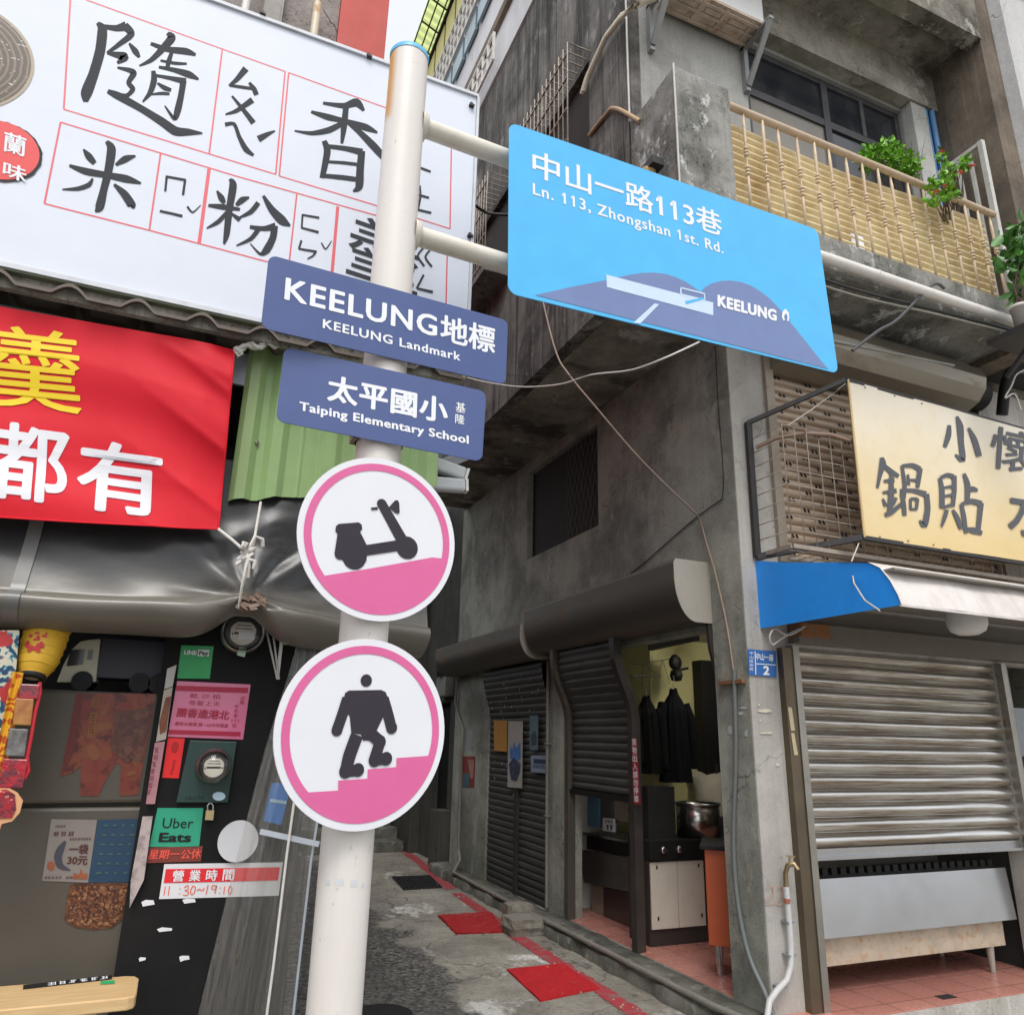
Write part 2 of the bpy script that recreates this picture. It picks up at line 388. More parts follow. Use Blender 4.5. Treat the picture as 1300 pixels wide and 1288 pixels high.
def tile_mat():
    mt, n, b = new_mat('pink floor tile'); p = pos(n)
    br = N(n, 'ShaderNodeTexBrick', Scale=1.0); br.offset = 0
    br.inputs['Brick Width'].default_value = .3; br.inputs['Row Height'].default_value = .3; br.inputs['Mortar Size'].default_value = .006
    n.links.new(p, br.inputs['Vector'])
    br.inputs['Color1'].default_value = (.56,.25,.20,1); br.inputs['Color2'].default_value = (.50,.21,.17,1); br.inputs['Mortar'].default_value = (.28,.14,.11,1)
    d = ramp(n, noise(n, p, 3.5, 6, .65), .45, .75)
    n.links.new(mix(n, math_(n, 'MULTIPLY', d, .35), br.outputs[0], (.22,.12,.10)), b.inputs['Base Color'])
    n.links.new(math_(n, 'ADD', .22, math_(n, 'MULTIPLY', d, .35)), b.inputs['Roughness'])
    return mt
M_tile = tile_mat()

def ground_mat():
    """asphalt on the lane's left and out on the street, worn pale cement along the right kerb"""
    mt, n, b = new_mat('lane asphalt and cement'); p = pos(n)
    sep = n.nodes.new('ShaderNodeSeparateXYZ'); n.links.new(p, sep.inputs[0])
    edge = math_(n, 'ADD', sep.outputs[0], math_(n, 'MULTIPLY', math_(n, 'SUBTRACT', noise(n, p, 1.3, 5, .6), .5), 1.2))
    cem = ramp(n, math_(n, 'MULTIPLY', edge, .25), .515, .54)          # x about 2.1 m and beyond
    grit = noise(n, p, 46, 6, .85); vor = N(n, 'ShaderNodeTexVoronoi', Scale=42); n.links.new(p, vor.inputs['Vector']); vs3 = N(n, 'ShaderNodeTexVoronoi', Scale=17); n.links.new(p, vs3.inputs['Vector'])
    spx = n.nodes.new('ShaderNodeSeparateColor'); n.links.new(vor.outputs['Color'], spx.inputs[0])
    asph = mix(n, ramp(n, spx.outputs[0], .0, 1.0), (.035,.034,.033,1), (.25,.24,.22,1))
    asph = mix(n, .75, asph, ramp(n, grit, .35, .65, (.2,.2,.2,1), (.8,.8,.8,1)), 'OVERLAY')
    asph = mix(n, math_(n, 'MULTIPLY', ramp(n, noise(n, p, 1.3, 7, .7), .4, .62), .6), asph, (.085,.08,.072,1))
    asph = mix(n, math_(n, 'MULTIPLY', ramp(n, vs3.outputs['Distance'], .06, .10, (1,1,1,1), (0,0,0,1)), ramp(n, noise(n, p, 1.1, 4), .45, .6)), asph, (.55,.53,.48,1))
    cc = mix(n, ramp(n, noise(n, p, 1.8, 7, .66), .35, .68), (.40,.375,.32,1), (.19,.175,.15,1))
    cc = mix(n, ramp(n, noise(n, p, 1.5, 5, .68, (1,.6,1)), .57, .63), cc, (.66,.65,.62,1))
    cc = mix(n, math_(n, 'MULTIPLY', ramp(n, noise(n, p, 26, 8, .8), .54, .62), .75), cc, (.10,.092,.08,1)); cc = mix(n, math_(n, 'MULTIPLY', ramp(n, noise(n, p, .9, 8, .75, (1,.5,1)), .5, .6), .55), cc, (.15,.135,.11,1))
    cc = mix(n, .6, cc, ramp(n, grit, .3, .7, (.3,.3,.3,1), (.7,.7,.7,1)), 'OVERLAY')
    crack = N(n, 'ShaderNodeTexVoronoi', Scale=1.1, feature='DISTANCE_TO_EDGE'); 
    wv = N(n, 'ShaderNodeVectorMath', operation='ADD'); nz = N(n, 'ShaderNodeTexNoise', Scale=3.0); n.links.new(p, nz.inputs['Vector'])
    sc_ = N(n, 'ShaderNodeVectorMath', operation='SCALE', Scale=.5); n.links.new(nz.outputs['Color'], sc_.inputs[0]); n.links.new(p, wv.inputs[0]); n.links.new(sc_.outputs[0], wv.inputs[1]); n.links.new(wv.outputs[0], crack.inputs['Vector'])
    ck = ramp(n, crack.outputs['Distance'], .0, .012, (1,1,1,1), (0,0,0,1))
    col = mix(n, cem, asph, cc)
    col = mix(n, math_(n, 'MULTIPLY', ck, .7), col, (.04,.038,.034,1))
    n.links.new(col, b.inputs['Base Color'])
    n.links.new(math_(n, 'ADD', .55, math_(n, 'MULTIPLY', noise(n, p, 2.4, 5), .35)), b.inputs['Roughness'])
    bump(n, b, math_(n, 'ADD', grit, math_(n, 'MULTIPLY', noise(n, p, 5, 5), 1.2)), .6, .012)
    return mt

GZ = -.12
# ================================================================== ground
MB().quad((-300,-300,GZ), (300,-300,GZ), (300,400,GZ), (-300,400,GZ)).build('ground', ground_mat(), kind='structure')
k = MB()
def kerb_pt(y, x, z): return Vector((x + .012*sin(y*7.3) + .01*sin(y*17.1), y, z + .008*sin(y*9.1)))
prof = [(3.36, GZ-.02), (3.36, -.035), (3.39, -.015), (3.615, -.008), (3.615, GZ-.02)]
ys = [4.32 + i*.09 for i in range(70)]
k.grid(lambda u, v: kerb_pt(ys[round(u*69)], *prof[round(v*4)]), 69, 4)
k.build('kerb', M_kerb, kind='structure')
rl = MB(); rr = random.Random(3)
cl = [(3.05,4.6), (3.055,5.0), (3.075,5.42), (3.09,6.14), (3.11,7.12), (3.19,8.1), (3.26,9.3), (3.41,10.7), (3.62,13.0), (3.80,15.0)]
L = []; R = []
for i in range(len(cl)-1):
    for q in range(14):
        t = q/14; x = lerp(cl[i][0], cl[i+1][0], t); y = lerp(cl[i][1], cl[i+1][1], t)
        L.append(Vector((x-.07+rr.uniform(-.012,.012), y, GZ+.004))); R.append(Vector((x+.07+rr.uniform(-.012,.012), y, GZ+.004)))
for i in range(len(L)-1):
    if 9.0 < L[i].y < 9.25: continue
    rl.quad(L[i], R[i], R[i+1], L[i+1])
mt, n, b = new_mat('worn red road paint'); p = pos(n)
n.links.new(mix(n, ramp(n, noise(n, p, 9, 7, .7), .5, .62), (.40,.045,.06), (.24,.16,.14)), b.inputs['Base Color']); b.inputs['Roughness'].default_value = .7
rl.build('red_road_line', mt, kind='structure')

# ================================================================== corner building
XW, YF, XO, YU = 3.62, 4.27, 2.68, 4.112
cb = thing('corner_building', (3.62, 4.27, 0), 'grey concrete corner building with overhanging upper floor, yellow balcony and steel shutters', 'building')
MB().wall((XW,0,0), (0,1,0), (0,0,1), (4.27,10.45), (-.14,4.9), [(4.63,6.97,-.005,2.42), (7.42,9.15,-.02,2.40), (6.33,8.08,3.656,4.76)], (.14,0,0)).build('alley_wall', M_alley, cb)
MB().wall((0,4.262,0), (1,0,0), (0,0,1), (3.623,7.9), (-.14,4.98), [(4.03,6.18,-.005,2.28), (6.34,7.7,-.005,2.28), (4.045,6.5,2.95,4.66)], (0,.13,0)).build('street_wall', M_street, cb)
# shop rooms: floor, ceiling, rear walls so that daylight only comes in by the openings
MB().box(3.63,7.9,4.06,7.4,-.14,0.0).build('shop_floor', M_tile, cb)
M_yel = paint('pale yellow wall paint', (.74,.70,.34), .6, .25, (.40,.36,.16), grime=2)
M_ceil = paint('shop ceiling paint', (.55,.52,.36), .7, .3, (.3,.26,.18))
s = MB(); s.box(4.42,7.8,6.66,6.76,0.0,2.75); s.box(4.40,4.419,6.665,7.35,0.0,2.62); s.build('rear_wall', M_yel, cb)
MB().box(3.77,7.8,4.40,7.35,2.625,2.745).build('shop_ceiling', M_ceil, cb)
M_wtile = paint('white wall tile', (.70,.68,.62), .35, .35, (.25,.27,.28), grime=2.5)
MB().box(3.765,4.6,7.36,7.40,0.0,2.75).build('side_wall', M_wtile, cb)
MB().box(7.8,7.9,4.40,10.45,-.1,9.7).build('end_wall', M_alley, cb)
MB().box(3.76,7.8,10.30,10.45,-.1,9.7).build('back_wall', M_alley, cb)
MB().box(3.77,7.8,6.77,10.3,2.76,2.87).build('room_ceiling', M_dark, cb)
# overhanging upper floors
MB().box(2.802,7.8,4.24,10.30,4.9,5.1).build('upper_floor_slab', M_soffit, cb)
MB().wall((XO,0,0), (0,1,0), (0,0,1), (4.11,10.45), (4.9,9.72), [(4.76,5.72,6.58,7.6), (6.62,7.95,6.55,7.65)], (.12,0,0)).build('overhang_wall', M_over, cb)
MB().wall((0,YU,0), (1,0,0), (0,0,1), (2.802,6.3), (4.93,9.7), [(3.93,5.92,5.3,7.76)], (0,.12,0)).build('balcony_rear_wall', concrete('smooth grey balcony wall', (.36,.36,.345,1), (.21,.205,.19,1), None, streak=.25, mold=.1, patch=.7, bumpy=.15), cb)
MB().box(2.81,7.8,4.24,10.3,9.6,9.75).build('roof', M_soffit, cb)
MB().box(2.66,6.3,4.14,10.44,9.751,13.25).build('penthouse_wall', M_whitew, cb)
MB().box(2.40,3.9,4.16,6.3,10.85,11.05).build('penthouse_ledge', M_brownw, cb)
MB().box(2.60,2.659,6.3,10.4,10.44,10.58).build('gutter', M_brownw, cb)
s = MB()
for i in range(9): s.bar((2.56,7.0+i*.19,9.8),(2.56,7.0+i*.19,10.25),.03)
for z in (9.8,10.02,10.25): s.bar((2.56,7.0,z),(2.56,8.52,z),.03)
s.build('white_grille', M_pvc, cb)
# window strip with lattice and the canopy above it
s = MB()
for i in range(24):
    y = 6.2+i*.19; s.bar((2.585,y,11.75),(2.585,y,12.45),.03)
for z in (11.75,11.98,12.2,12.45): s.bar((2.585,6.2,z),(2.585,10.6,z),.035)
s.build('white_lattice', M_pvc, cb)
s = MB()
for i in range(8): s.box(2.60,2.64,6.25+i*.55,6.72+i*.55,11.3,11.72)
s.build('pane', glass('sky blue pane', (.20,.30,.36), .08, .3), cb)
s = MB()
for i in range(8): s.box(2.59,2.64,6.22+i*.55,6.69+i*.55,12.52,13.12)
s.build('yellow_panel', paint('pale yellow sheet', (.70,.62,.26), .5, .2), cb)
s = MB(); s.box(2.60,2.655,6.1,10.7,12.47,13.2); s.box(2.55,2.60,6.1,10.7,13.13,13.2); s.build('dark_frame', M_black, cb)
s = MB(); s.grid(lambda u, v: Vector((2.6-.36*u, 6.4+v*4.4, 13.2+.14*u+.02*sin(v*2*pi*28))), 2, 220, False)
mt, n, b = new_mat('translucent green fibreglass'); o_ = [q for q in n.nodes if q.type == 'OUTPUT_MATERIAL'][0]
tl_ = N(n, 'ShaderNodeBsdfTranslucent'); tl_.inputs[0].default_value = (.62,.70,.30,1); ms = N(n, 'ShaderNodeMixShader'); ms.inputs[0].default_value = .75; b.inputs['Base Color'].default_value = (.4,.5,.12,1)
n.links.new(b.outputs[0], ms.inputs[1]); n.links.new(tl_.outputs[0], ms.inputs[2]); n.links.new(ms.outputs[0], o_.inputs[0])
s.build('green_canopy', mt, cb)
s = MB()
for i in range(10): s.bar((2.6,6.5+i*.47,13.17),(2.245,6.5+i*.47,13.325),.02)
for q in (.25,.6,.97): s.bar((2.6-.36*q,6.4,13.17+.14*q),(2.6-.36*q,10.8,13.17+.14*q),.02)
s.build('canopy_frame', M_black, cb)
# balcony
s = MB(); s.box(2.70,6.298,3.51,4.11,5.0,5.26); s.box(2.70,6.298,3.50,3.56,4.93,5.0); s.build('balcony_slab', M_pier, cb, bevel=.008)
MB().box(2.682,3.175,3.512,4.108,5.262,6.30).build('balcony_pier', M_pier, cb, bevel=.01)
s = MB(); s.box(3.93,6.298,3.6,4.11,8.3,8.5); s.box(2.7,6.298,3.44,3.598,8.19,9.5); s.build('upper_balcony', M_soffit, cb)
MB().box(3.92,6.298,3.98,4.11,7.80,8.298).build('window_beam', M_soffit, cb)
MB().box(5.93,6.14,4.0,4.11,5.265,7.795).build('window_pier', concrete('peeling pale pier', (.55,.55,.53,1), (.3,.3,.28,1), None, streak=.6, mold=.2), cb)
MB().box(6.30,6.53,3.46,4.26,4.93,9.5).build('balcony_end_wall', M_brownw, cb)
# balcony railing
rail = MB().tube([(3.17,3.53,6.16), (6.10,3.53,6.16)], .029, 12).build('balcony_railing', paint('peeling tan handrail paint', (.52,.40,.28), .5, .5, (.26,.16,.09), grime=6), cb)
M_spin = paint('tan baluster paint', (.60,.48,.34), .5, .45, (.24,.15,.09), grime=7)
pr = [(.0,0),(.011,0),(.011,.30)]
for c in (.33,.36,.39,.50,.53,.56): pr += [(.006,c-.013),(.006,c-.008),(.018,c-.007),(.018,c+.007),(.006,c+.008),(.006,c+.013)]
pr += [(.010,.60),(.0135,.75),(.008,.875),(0,.875)]
base = None
for i in range(17):
    x = 3.31 + i*.171 + (0, .004, -.006, .003, -.002)[i % 5]
    if base is None: base = MB().lathe((x,3.53,5.255), pr, 10).build('baluster', M_spin, rail, origin=(x,3.53,5.255)); base.location = Vector((x,3.53,5.255)) - Vector(rail['_o']); 
    else:
        c = base.copy(); COL.objects.link(c); c.parent = rail; c.rotation_euler = (0, (.012, -.016, .006, -.008)[i % 4], i*1.3); c.location = Vector((x,3.53,5.255)) - Vector(rail['_o'])
mt, n, b = new_mat('yellowed corrugated fibreglass'); p = pos(n)
c = mix(n, ramp(n, noise(n, p, 3, 6, .65, (1,1,.6)), .4, .72), (.80,.68,.42), (.50,.35,.16)); n.links.new(c, b.inputs['Base Color']); b.inputs['Roughness'].default_value = .38
b.inputs['Transmission Weight'].default_value = 0; b.inputs['Subsurface Weight'].default_value = .0
s = MB(); s.grid(lambda u, v: Vector((3.18+u*2.86, 3.615 - .030*abs(sin(v*pi*13)) + .012*0 + .006*sin(u*9+v*4), 5.262+v*(.83 - .03*sin(u*5)))), 60, 208)
s.build('corrugated_panel', mt, cb)
# balcony window
s = MB()
for x0, x1, z0, z1 in ((3.93,5.92,7.70,7.76),(3.93,5.92,7.20,7.28),(3.93,3.99,5.3,7.76),(5.86,5.92,5.3,7.76),(4.88,4.96,5.3,7.76),(5.38,5.43,7.28,7.70),(3.93,5.92,5.3,5.36)):
    e = .003 if z1-z0 > .5 or (z1-z0 > .4) else 0; s.box(x0+e*.4,x1-e*.4,4.15-e,4.20+e,z0+e*.3,z1-e*.3)
wf = s.build('balcony_window', M_frame, cb)
MB().box(3.99,4.88,4.17,4.18,5.36,7.20).build('frosted_pane', M_frost, wf)
s = MB(); s.box(4.96,5.86,4.17,4.18,5.36,7.20); s.box(3.99,4.88,4.17,4.18,7.28,7.70); s.box(4.96,5.38,4.17,4.18,7.28,7.70); s.box(5.43,5.86,4.17,4.18,7.28,7.70); s.build('pane', M_glass, wf)
s = MB()
for q in ((6.0,4.05),(6.08,4.03)): s.tube([(q[0]+.16,q[1]-.02,5.3),(q[0]+.16,q[1]-.02,7.9)], .03, 8)
s.build('blue_drainpipe', paint('faded blue pipe', (.10,.26,.50), .5, .3), cb)
# side gate of the balcony
s = MB()
s.bar((6.17,3.56,5.4),(6.17,3.56,7.02),.045); s.bar((6.17,3.56,7.0),(6.17,4.05,7.0),.035); s.bar((6.17,4.05,5.4),(6.17,4.05,7.0),.035)
for q in (3.68,3.8,3.92): s.bar((6.17,q,5.4),(6.17,q,6.99),.028)
s.build('side_fence', paint('weathered white iron', (.58,.58,.55), .5, .5, (.25,.17,.11), grime=8), cb)

# cages on the overhang windows
def cage(y0, y1, z0, z1, x0):
    s = MB(); nb = int((y1-y0)/.082)
    for i in range(nb+1):
        y = y0+(y1-y0)*i/nb
        s.tube([(XO,y,z1+.0),(x0,y,z1),(x0,y,z0),(XO,y,z0)], .007, 5)
    for z in (z0+.06, z0+.4, z0+.75, z1-.12):
        if z < z1: s.bar((x0,y0,z),(x0,y1,z),.018,.012)
    return s
g = cage(4.72,5.78,6.52,7.66,2.44).build('window_grille', M_grille, cb)
g = cage(6.6,8.0,6.5,7.72,2.40).build('window_grille', M_grille, cb)
for q in ((2.74,2.75,4.76,5.72,6.58,7.6),(2.74,2.75,6.62,7.95,6.55,7.65)): MB().box(*q).build('window_pane', paint('dark rusty window', (.022,.014,.011), .6, .4, (.07,.035,.02), spec=.2), cb)
s = MB(); s.box(2.38,2.679,6.55,8.0,6.40,6.47); s.build('window_ledge', M_over, cb)
# alley window with diamond mesh
wn = MB().box(3.70,3.71,6.33,8.08,3.656,4.76).build('alley_window', M_dark, cb)
s = MB()
for i in range(-9, 20):
    for sg in (1, -1):
        y0 = 6.33+i*.1; pts = []
        for j in range(2):
            z = (3.66, 4.755)[j]; y = y0 + sg*(z-3.66)*.42 + (0 if sg > 0 else .46)
            pts.append((y, z))
        (ya, za), (yb, zb) = pts
        lo, hi = 6.34, 7.12
        if ya > hi and yb > hi or ya < lo and yb < lo: continue
        def clip(y, z, y2, z2):
            yc = min(max(y, lo), hi); 
            return (yc, z if y == yc else z + (z2-z)*(yc-y)/(y2-y))
        a_ = clip(ya, za, yb, zb); b_ = clip(yb, zb, ya, za)
        s.tube([(3.66,a_[0],a_[1]),(3.66,b_[0],b_[1])], .004, 4)
s.build('diamond_mesh', paint('dull mesh wire', (.13,.12,.10), .6, .4, grime=9), wn)

# -------- roller shutters
def slats(mb, fn, v0, v1, pitch, prof):
    """fn(t, z, out): t 0..1 along the slat"""
    n = max(1, round((v1-v0)/pitch)); p = (v1-v0)/n
    for i in range(n):
        z = v0+i*p; k = len(prof); e = [(random.Random(i*7+q).uniform(-.0012,.0012), random.Random(i*5+q+99).uniform(-.05,.05)) for q in range(9)]
        NT = 8; vs = [fn(t/NT, z+a*p+e[t][0]*(0 < i), o*(1+e[t][1])+e[t][1]*.012) for t in range(NT+1) for a, o in prof]
        mb.add(vs, [[t*k+j, t*k+j+1, t*k+k+j+1, t*k+k+j] for t in range(NT) for j in range(k-1)], True)
    return mb
SR = random.Random(77)
P1 = [(0,-.016),(.035,-.014),(.05,.010),(.12,.020),(.26,.028),(.42,.031),(.58,.028),(.72,.020),(.84,.010),(.90,.003),(.915,-.016),(1,-.016)]
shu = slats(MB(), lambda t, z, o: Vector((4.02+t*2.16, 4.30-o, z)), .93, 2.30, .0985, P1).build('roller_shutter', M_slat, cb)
s = MB(); s.box(4.035,6.165,4.265,4.305,.865,.93); s.box(4.035,6.165,4.235,4.262,.862,.882); s.build('bottom_bar', M_steel, shu)
for q in ((3.975,4.03,4.195,4.262,-.02,2.28),(6.18,6.235,4.20,4.262,0.0,2.28)): MB().box(*q).build('guide_rail', metal('pale guide rail', (.42,.40,.36), .4, .2, dirt=.4), shu)
MB().box(3.885,3.974,4.205,4.262,-.12,2.26).build('door_frame', metal('brown steel frame', (.20,.165,.12), .45, .3, dirt=.5), shu)
MB().box(4.0,7.8,4.15,4.262,2.30,2.44).build('lintel_ledge', paint('brown grey ledge', (.15,.13,.105), .5, .4, grime=2), cb)
MB().box(4.03,7.8,4.235,4.262,2.442,2.93).build('lintel_panel', paint('brown grey lintel board', (.15,.13,.105), .5, .4, grime=2), cb)

P2 = [(0,-.014),(.04,-.012),(.06,.006),(.16,.015),(.36,.020),(.56,.018),(.74,.010),(.80,.004),(.82,-.014),(1,-.014)]
sh2 = slats(MB(), lambda t, z, o: Vector((4.046+t*2.45, 4.33-o, z)), 2.95, 4.66, .074, P2)
sh2.cm = 1; s = sh2
for i in range(23):
    for j in range(15):
        if (i+j) % 2: continue
        x = 4.12+j*.165+(i % 4)*.02; z = 2.95+i*.0743+.030
        for q in (0, .040): s.quad((x+q,4.305,z+.022),(x+q+.016,4.305,z+.030),(x+q+.036,4.305,z+.004),(x+q+.016,4.305,z-.004))
sh2 = sh2.build('upper_shutter', [M_slat2, M_black], cb)
for q in ((3.965,4.045,4.225,4.262,2.9,4.9),(6.5,6.56,4.23,4.262,2.9,4.7)): MB().box(*q).build('guide_rail', metal('tan guide rail', (.36,.31,.25), .5, .35, met=.4), sh2)
# rusty roll box under the balcony
s = MB()
pf = [(4.26,4.90),(4.0,4.88),(3.93,4.84),(3.90,4.74),(3.92,4.64),(4.0,4.55),(4.12,4.50),(4.26,4.49)]
s.prism([(4.02,y,z) for y, z in pf], (2.16,0,0))
s.build('roll_box', M_rust, cb)
s = MB()
s.cyl((6.30,4.19,4.74),(6.46,4.19,4.74),.15,n=28); s.build('roll_end_disc', M_black, cb)

def alley_shutter(y0, y1, zb, zt, kink):
    def fx(z):
        t = max(0, (z-1.78)/(2.35-1.78)); t = min(1, t); return XW+.03-kink*(t*t*(3-2*t))
    return fx, slats(MB(), lambda t, z, o: Vector((fx(z)-o, y0+t*(y1-y0), z)), zb, zt, .072, [(0,-.004),(.05,-.003),(.08,.004),(.3,.008),(.6,.008),(.84,.003),(.87,-.004),(1,-.004)])
fx, s = alley_shutter(5.84,6.97,1.145,2.46,.17); sh = s.build('half_shutter', M_slat3, cb)
MB().box(XW+.0,XW+.05,5.84,6.97,1.10,1.145).build('bottom_bar', M_black, sh)
def post(y0, y1, name, mat, par, z0, w=.06):
    s = MB(); zs = [z0, 1.0, 1.78, 1.88, 1.98, 2.08, 2.18, 2.28, 2.38, 2.48]
    vs = []
    for z in zs:
        x = fx(z)-.03
        vs += [(x-.02,y0,z),(x-.02,y1,z),(x+w,y1,z),(x+w,y0,z)]
    fs = [[i*4+j, i*4+(j+1)%4, i*4+4+(j+1)%4, i*4+4+j] for i in range(len(zs)-1) for j in range(4)] + [[0,3,2,1]]
    s.add(vs, fs); return s.build(name, mat, par)
M_post = paint('dark brown steel post', (.035,.03,.028), .45, .35, (.12,.10,.08))
post(5.76,5.84,'shutter_post', M_post, cb, -.02)
post(6.955,7.03,'guide_rail', M_roll, sh, -.005)
fx = lambda z: XW+.075-.06*max(0, min(1, (z-1.9)/.4))**2
post(4.632,4.66,'guide_rail', M_post, sh, 1.95, .03)
fx2, s = alley_shutter(7.42,9.15,-.02,2.40,.12); sh = s.build('alley_shutter', M_slat3, cb)
s = MB(); s.box(XW-.005,XW+.05,8.22,8.30,-.02,1.1); s.build('centre_post', M_post, sh)
s = MB(); rr = random.Random(5)
for _ in range(42):
    y = rr.uniform(7.5,9.05); z = rr.choice([rr.uniform(1.95,2.3), rr.uniform(.9,2.3)]); q = rr.uniform(.008,.018)
    x = fx2(z)-.022
    s.poly([(x,y,z+q),(x,y+q*.6,z+q*.2),(x,y+q*.3,z-q),(x,y-q*.5,z-q*.4)])
s.build('paper_remnant', paint('torn white paper', (.7,.7,.68), .8), sh)
def rollbox(y0, y1, xo, zt, zb, name):
    pf = [(XW-.001,zt),(xo+.02,zt),(xo,zt-.03),(xo,zt-.14)]
    for i in range(1, 20):
        a = i/19*pi/2; pf.append((XW-.14 - (XW-.14-xo)*cos(a), zt-.14-(zt-.14-zb)*sin(a)))
    pf.append((XW-.001, zb))
    s = MB(); v = [(x,y,z) for y in (y0,y1) for x,z in pf]; k = len(pf)
    s.add(v, [[i,(i+1)%k,k+(i+1)%k,k+i] for i in range(k)], False); s.poly([v[k+i] for i in range(k)])
    o = s.build(name, M_roll, cb)
    MB().poly([(x,y0,z) for x,z in pf]).prism([(x,y0-.006,z) for x,z in pf], (0,.005,0)).build('end_cap', M_rollcap, o)
    return o
rollbox(4.63,7.38,3.29,2.93,2.46,'shutter_box')
rollbox(7.46,10.44,3.28,2.80,2.42,'shutter_box')

# blue sided awning over the street shutter
pf = [(4.262,2.885),(3.9,2.80),(3.5,2.72),(3.27,2.67),(3.19,2.62),(3.13,2.53),(3.09,2.44),(3.075,2.385)]
aw = thing('awning', (3.76,4.26,2.4), 'shop awning with a bright blue side panel and curved white front', 'awning')
MB().prism([(3.752,y,z) for y,z in pf] + [(3.752,4.262,2.39)], (.006,0,0)).build('side_panel', paint('bright blue awning sheet', (.02,.33,1.0), .5, .12, (.1,.12,.16), grime=4), aw)
s = MB(); X1 = 7.7
pf2 = [(y,z+.004) for y,z in pf[2:]]
s.grid(lambda u, v: Vector((3.745+u*(X1-3.745), pf2[round(v*(len(pf2)-1))][0] - .004 + .006*sin(u*40)*(v > .3), pf2[round(v*(len(pf2)-1))][1] + .006*sin(u*26+1)*(v < .2))), 120, len(pf2)-1)
s.box(3.745,X1,3.068,3.082,2.375,2.39)
s.build('front_sheet', paint('dirty white awning sheet', (.66,.62,.59), .6, .55, (.30,.25,.20), grime=3, streak=True, spec=.25), aw)
s = MB(); s.box(3.76,X1,3.10,4.2,2.600,2.612); s.build('soffit_board', paint('dim soffit board', (.26,.24,.21), .6, .3), aw)
lamp = thing('ceiling_lamp', (5.2,3.75,2.6), 'round white dome lamp under the white awning', 'lamp')
MB().lathe((5.22,3.75,2.6), [(.0,-.21),(.07,-.205),(.115,-.18),(.135,-.13),(.135,-.06),(.12,0)], 28).build('dome_shade', paint('opal lamp glass', (.8,.79,.77), .3, .05), lamp)
MB().cyl((5.22,3.75,2.598),(5.22,3.75,2.612),.15,n=28).build('lamp_base', M_pvc, lamp)

# security cage in front of the upper shutter
s = MB(); X0, X1, Yc, Z0, Z1 = 3.80, 6.95, 3.93, 2.93, 3.86
for i in range(int((X1-X0)/.115)+1):
    x = X0+i*.115; s.tube([(x,4.258,Z0),(x,Yc,Z0),(x,Yc,Z1)], .0045, 5)
for j in range(9):
    z = Z0+j*.115; s.tube([(X0,4.258,z),(X0,Yc,z),(X1,Yc,z)], .0045, 5)
for y in (4.03,4.14): s.tube([(X0,y,Z0),(X1,y,Z0)], .004, 5)
s.bar((X0,Yc,Z0),(X1,Yc,Z0),.03); s.bar((X0,Yc,Z0),(X0,4.26,Z0),.03)
s.build('security_cage', M_grille, cb)

# shop next along: dim bay with an extractor hood
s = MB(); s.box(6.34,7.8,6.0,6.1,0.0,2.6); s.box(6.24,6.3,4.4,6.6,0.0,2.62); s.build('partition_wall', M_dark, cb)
hood = thing('range_hood', (6.9,4.7,1.5), 'dim stainless extractor hood beyond the shutter post', 'hood')
s = MB(); s.prism([(6.4,4.5,1.55),(7.4,4.5,1.55),(7.15,4.5,1.95),(6.65,4.5,1.95)], (0,.7,0)); s.build('canopy', M_galv, hood)
MB().cyl((6.9,4.85,1.95),(6.9,4.85,2.6),.16).build('duct', M_galv, hood)
ft = thing('steel_fryer', (6.9,4.75,0), 'dark steel stove body standing under the extractor hood', 'stove')
s = MB(); s.box(6.42,7.4,4.5,5.2,.12,.85); s.build('body', M_frame, ft)
s = MB()
for x in (6.46,7.36):
    for y in (4.55,5.15): s.cyl((x,y,0.0),(x,y,.12),.03,n=8)
s.build('foot', M_black, ft)

# neighbours
nb_ = thing('neighbouring_building', (8.5,4,0), 'pale plastered building with upright panel joints beyond the balcony', 'building')
M_nb = concrete('pale textured plaster', (.60,.60,.60,1), (.42,.42,.42,1), None, streak=.25, mold=.1, patch=.4, bumpy=.5)
s = MB(); s.box(6.535,6.98,3.34,9.0,6.3,14); s.box(6.995,12,3.30,9.0,6.3,14); s.build('upper_wall', M_nb, nb_)
MB().box(7.92,12,4.6,9.0,-.14,6.29).build('lower_wall', M_brownw, nb_)
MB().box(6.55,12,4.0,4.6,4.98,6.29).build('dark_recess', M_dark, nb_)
MB().box(6.9,9.0,2.6,3.29,9.5,9.62).build('canopy', M_dark, nb_)
lb = thing('lane_building', (3.7,13,0), 'dark plastered house further up the lane beside the red line', 'building')
s = MB(); s.wall((3.70,0,0),(0,1,0),(0,0,1),(10.47,12.2),(-.2,6.0),[(10.9,11.7,-.2,2.1)],(.2,0,0)); s.wall((3.55,0,0),(0,1,0),(0,0,1),(12.2,20),(-.2,7.0),[(13.2,14.2,.6,2.4)],(.2,0,0)); s.box(3.56,3.9,12.19,12.2,-.2,6)
M_lane = concrete('dark lane plaster', (.10,.10,.088,1), (.04,.04,.035,1), None, streak=.5, mold=.3)
s.build('wall', M_lane, lb)
MB().box(3.82,3.86,10.9,11.7,-.2,2.1).build('door', M_black, lb)
s = MB(); s.box(3.50,3.69,10.6,11.0,-.12,.62); s.build('plinth', M_lane, lb)
lf = thing('lane_end_building', (1.5,21,0), 'dark house closing the far end of the lane', 'building')
s = MB(); s.wall((-1,20.2,0),(1,0,0),(0,0,1),(0,8),(-.2,5.5),[(2.6,3.5,-.2,2.2)],(0,.3,0)); s.build('wall', M_lane, lf)
MB().box(1.6,2.5,20.4,20.44,-.2,2.2).build('door', M_black, lf)
lcp = thing('added_lane_canopy', (2.0,15,5.2), 'added dark sheet canopy to darken the far end of the lane', 'canopy')
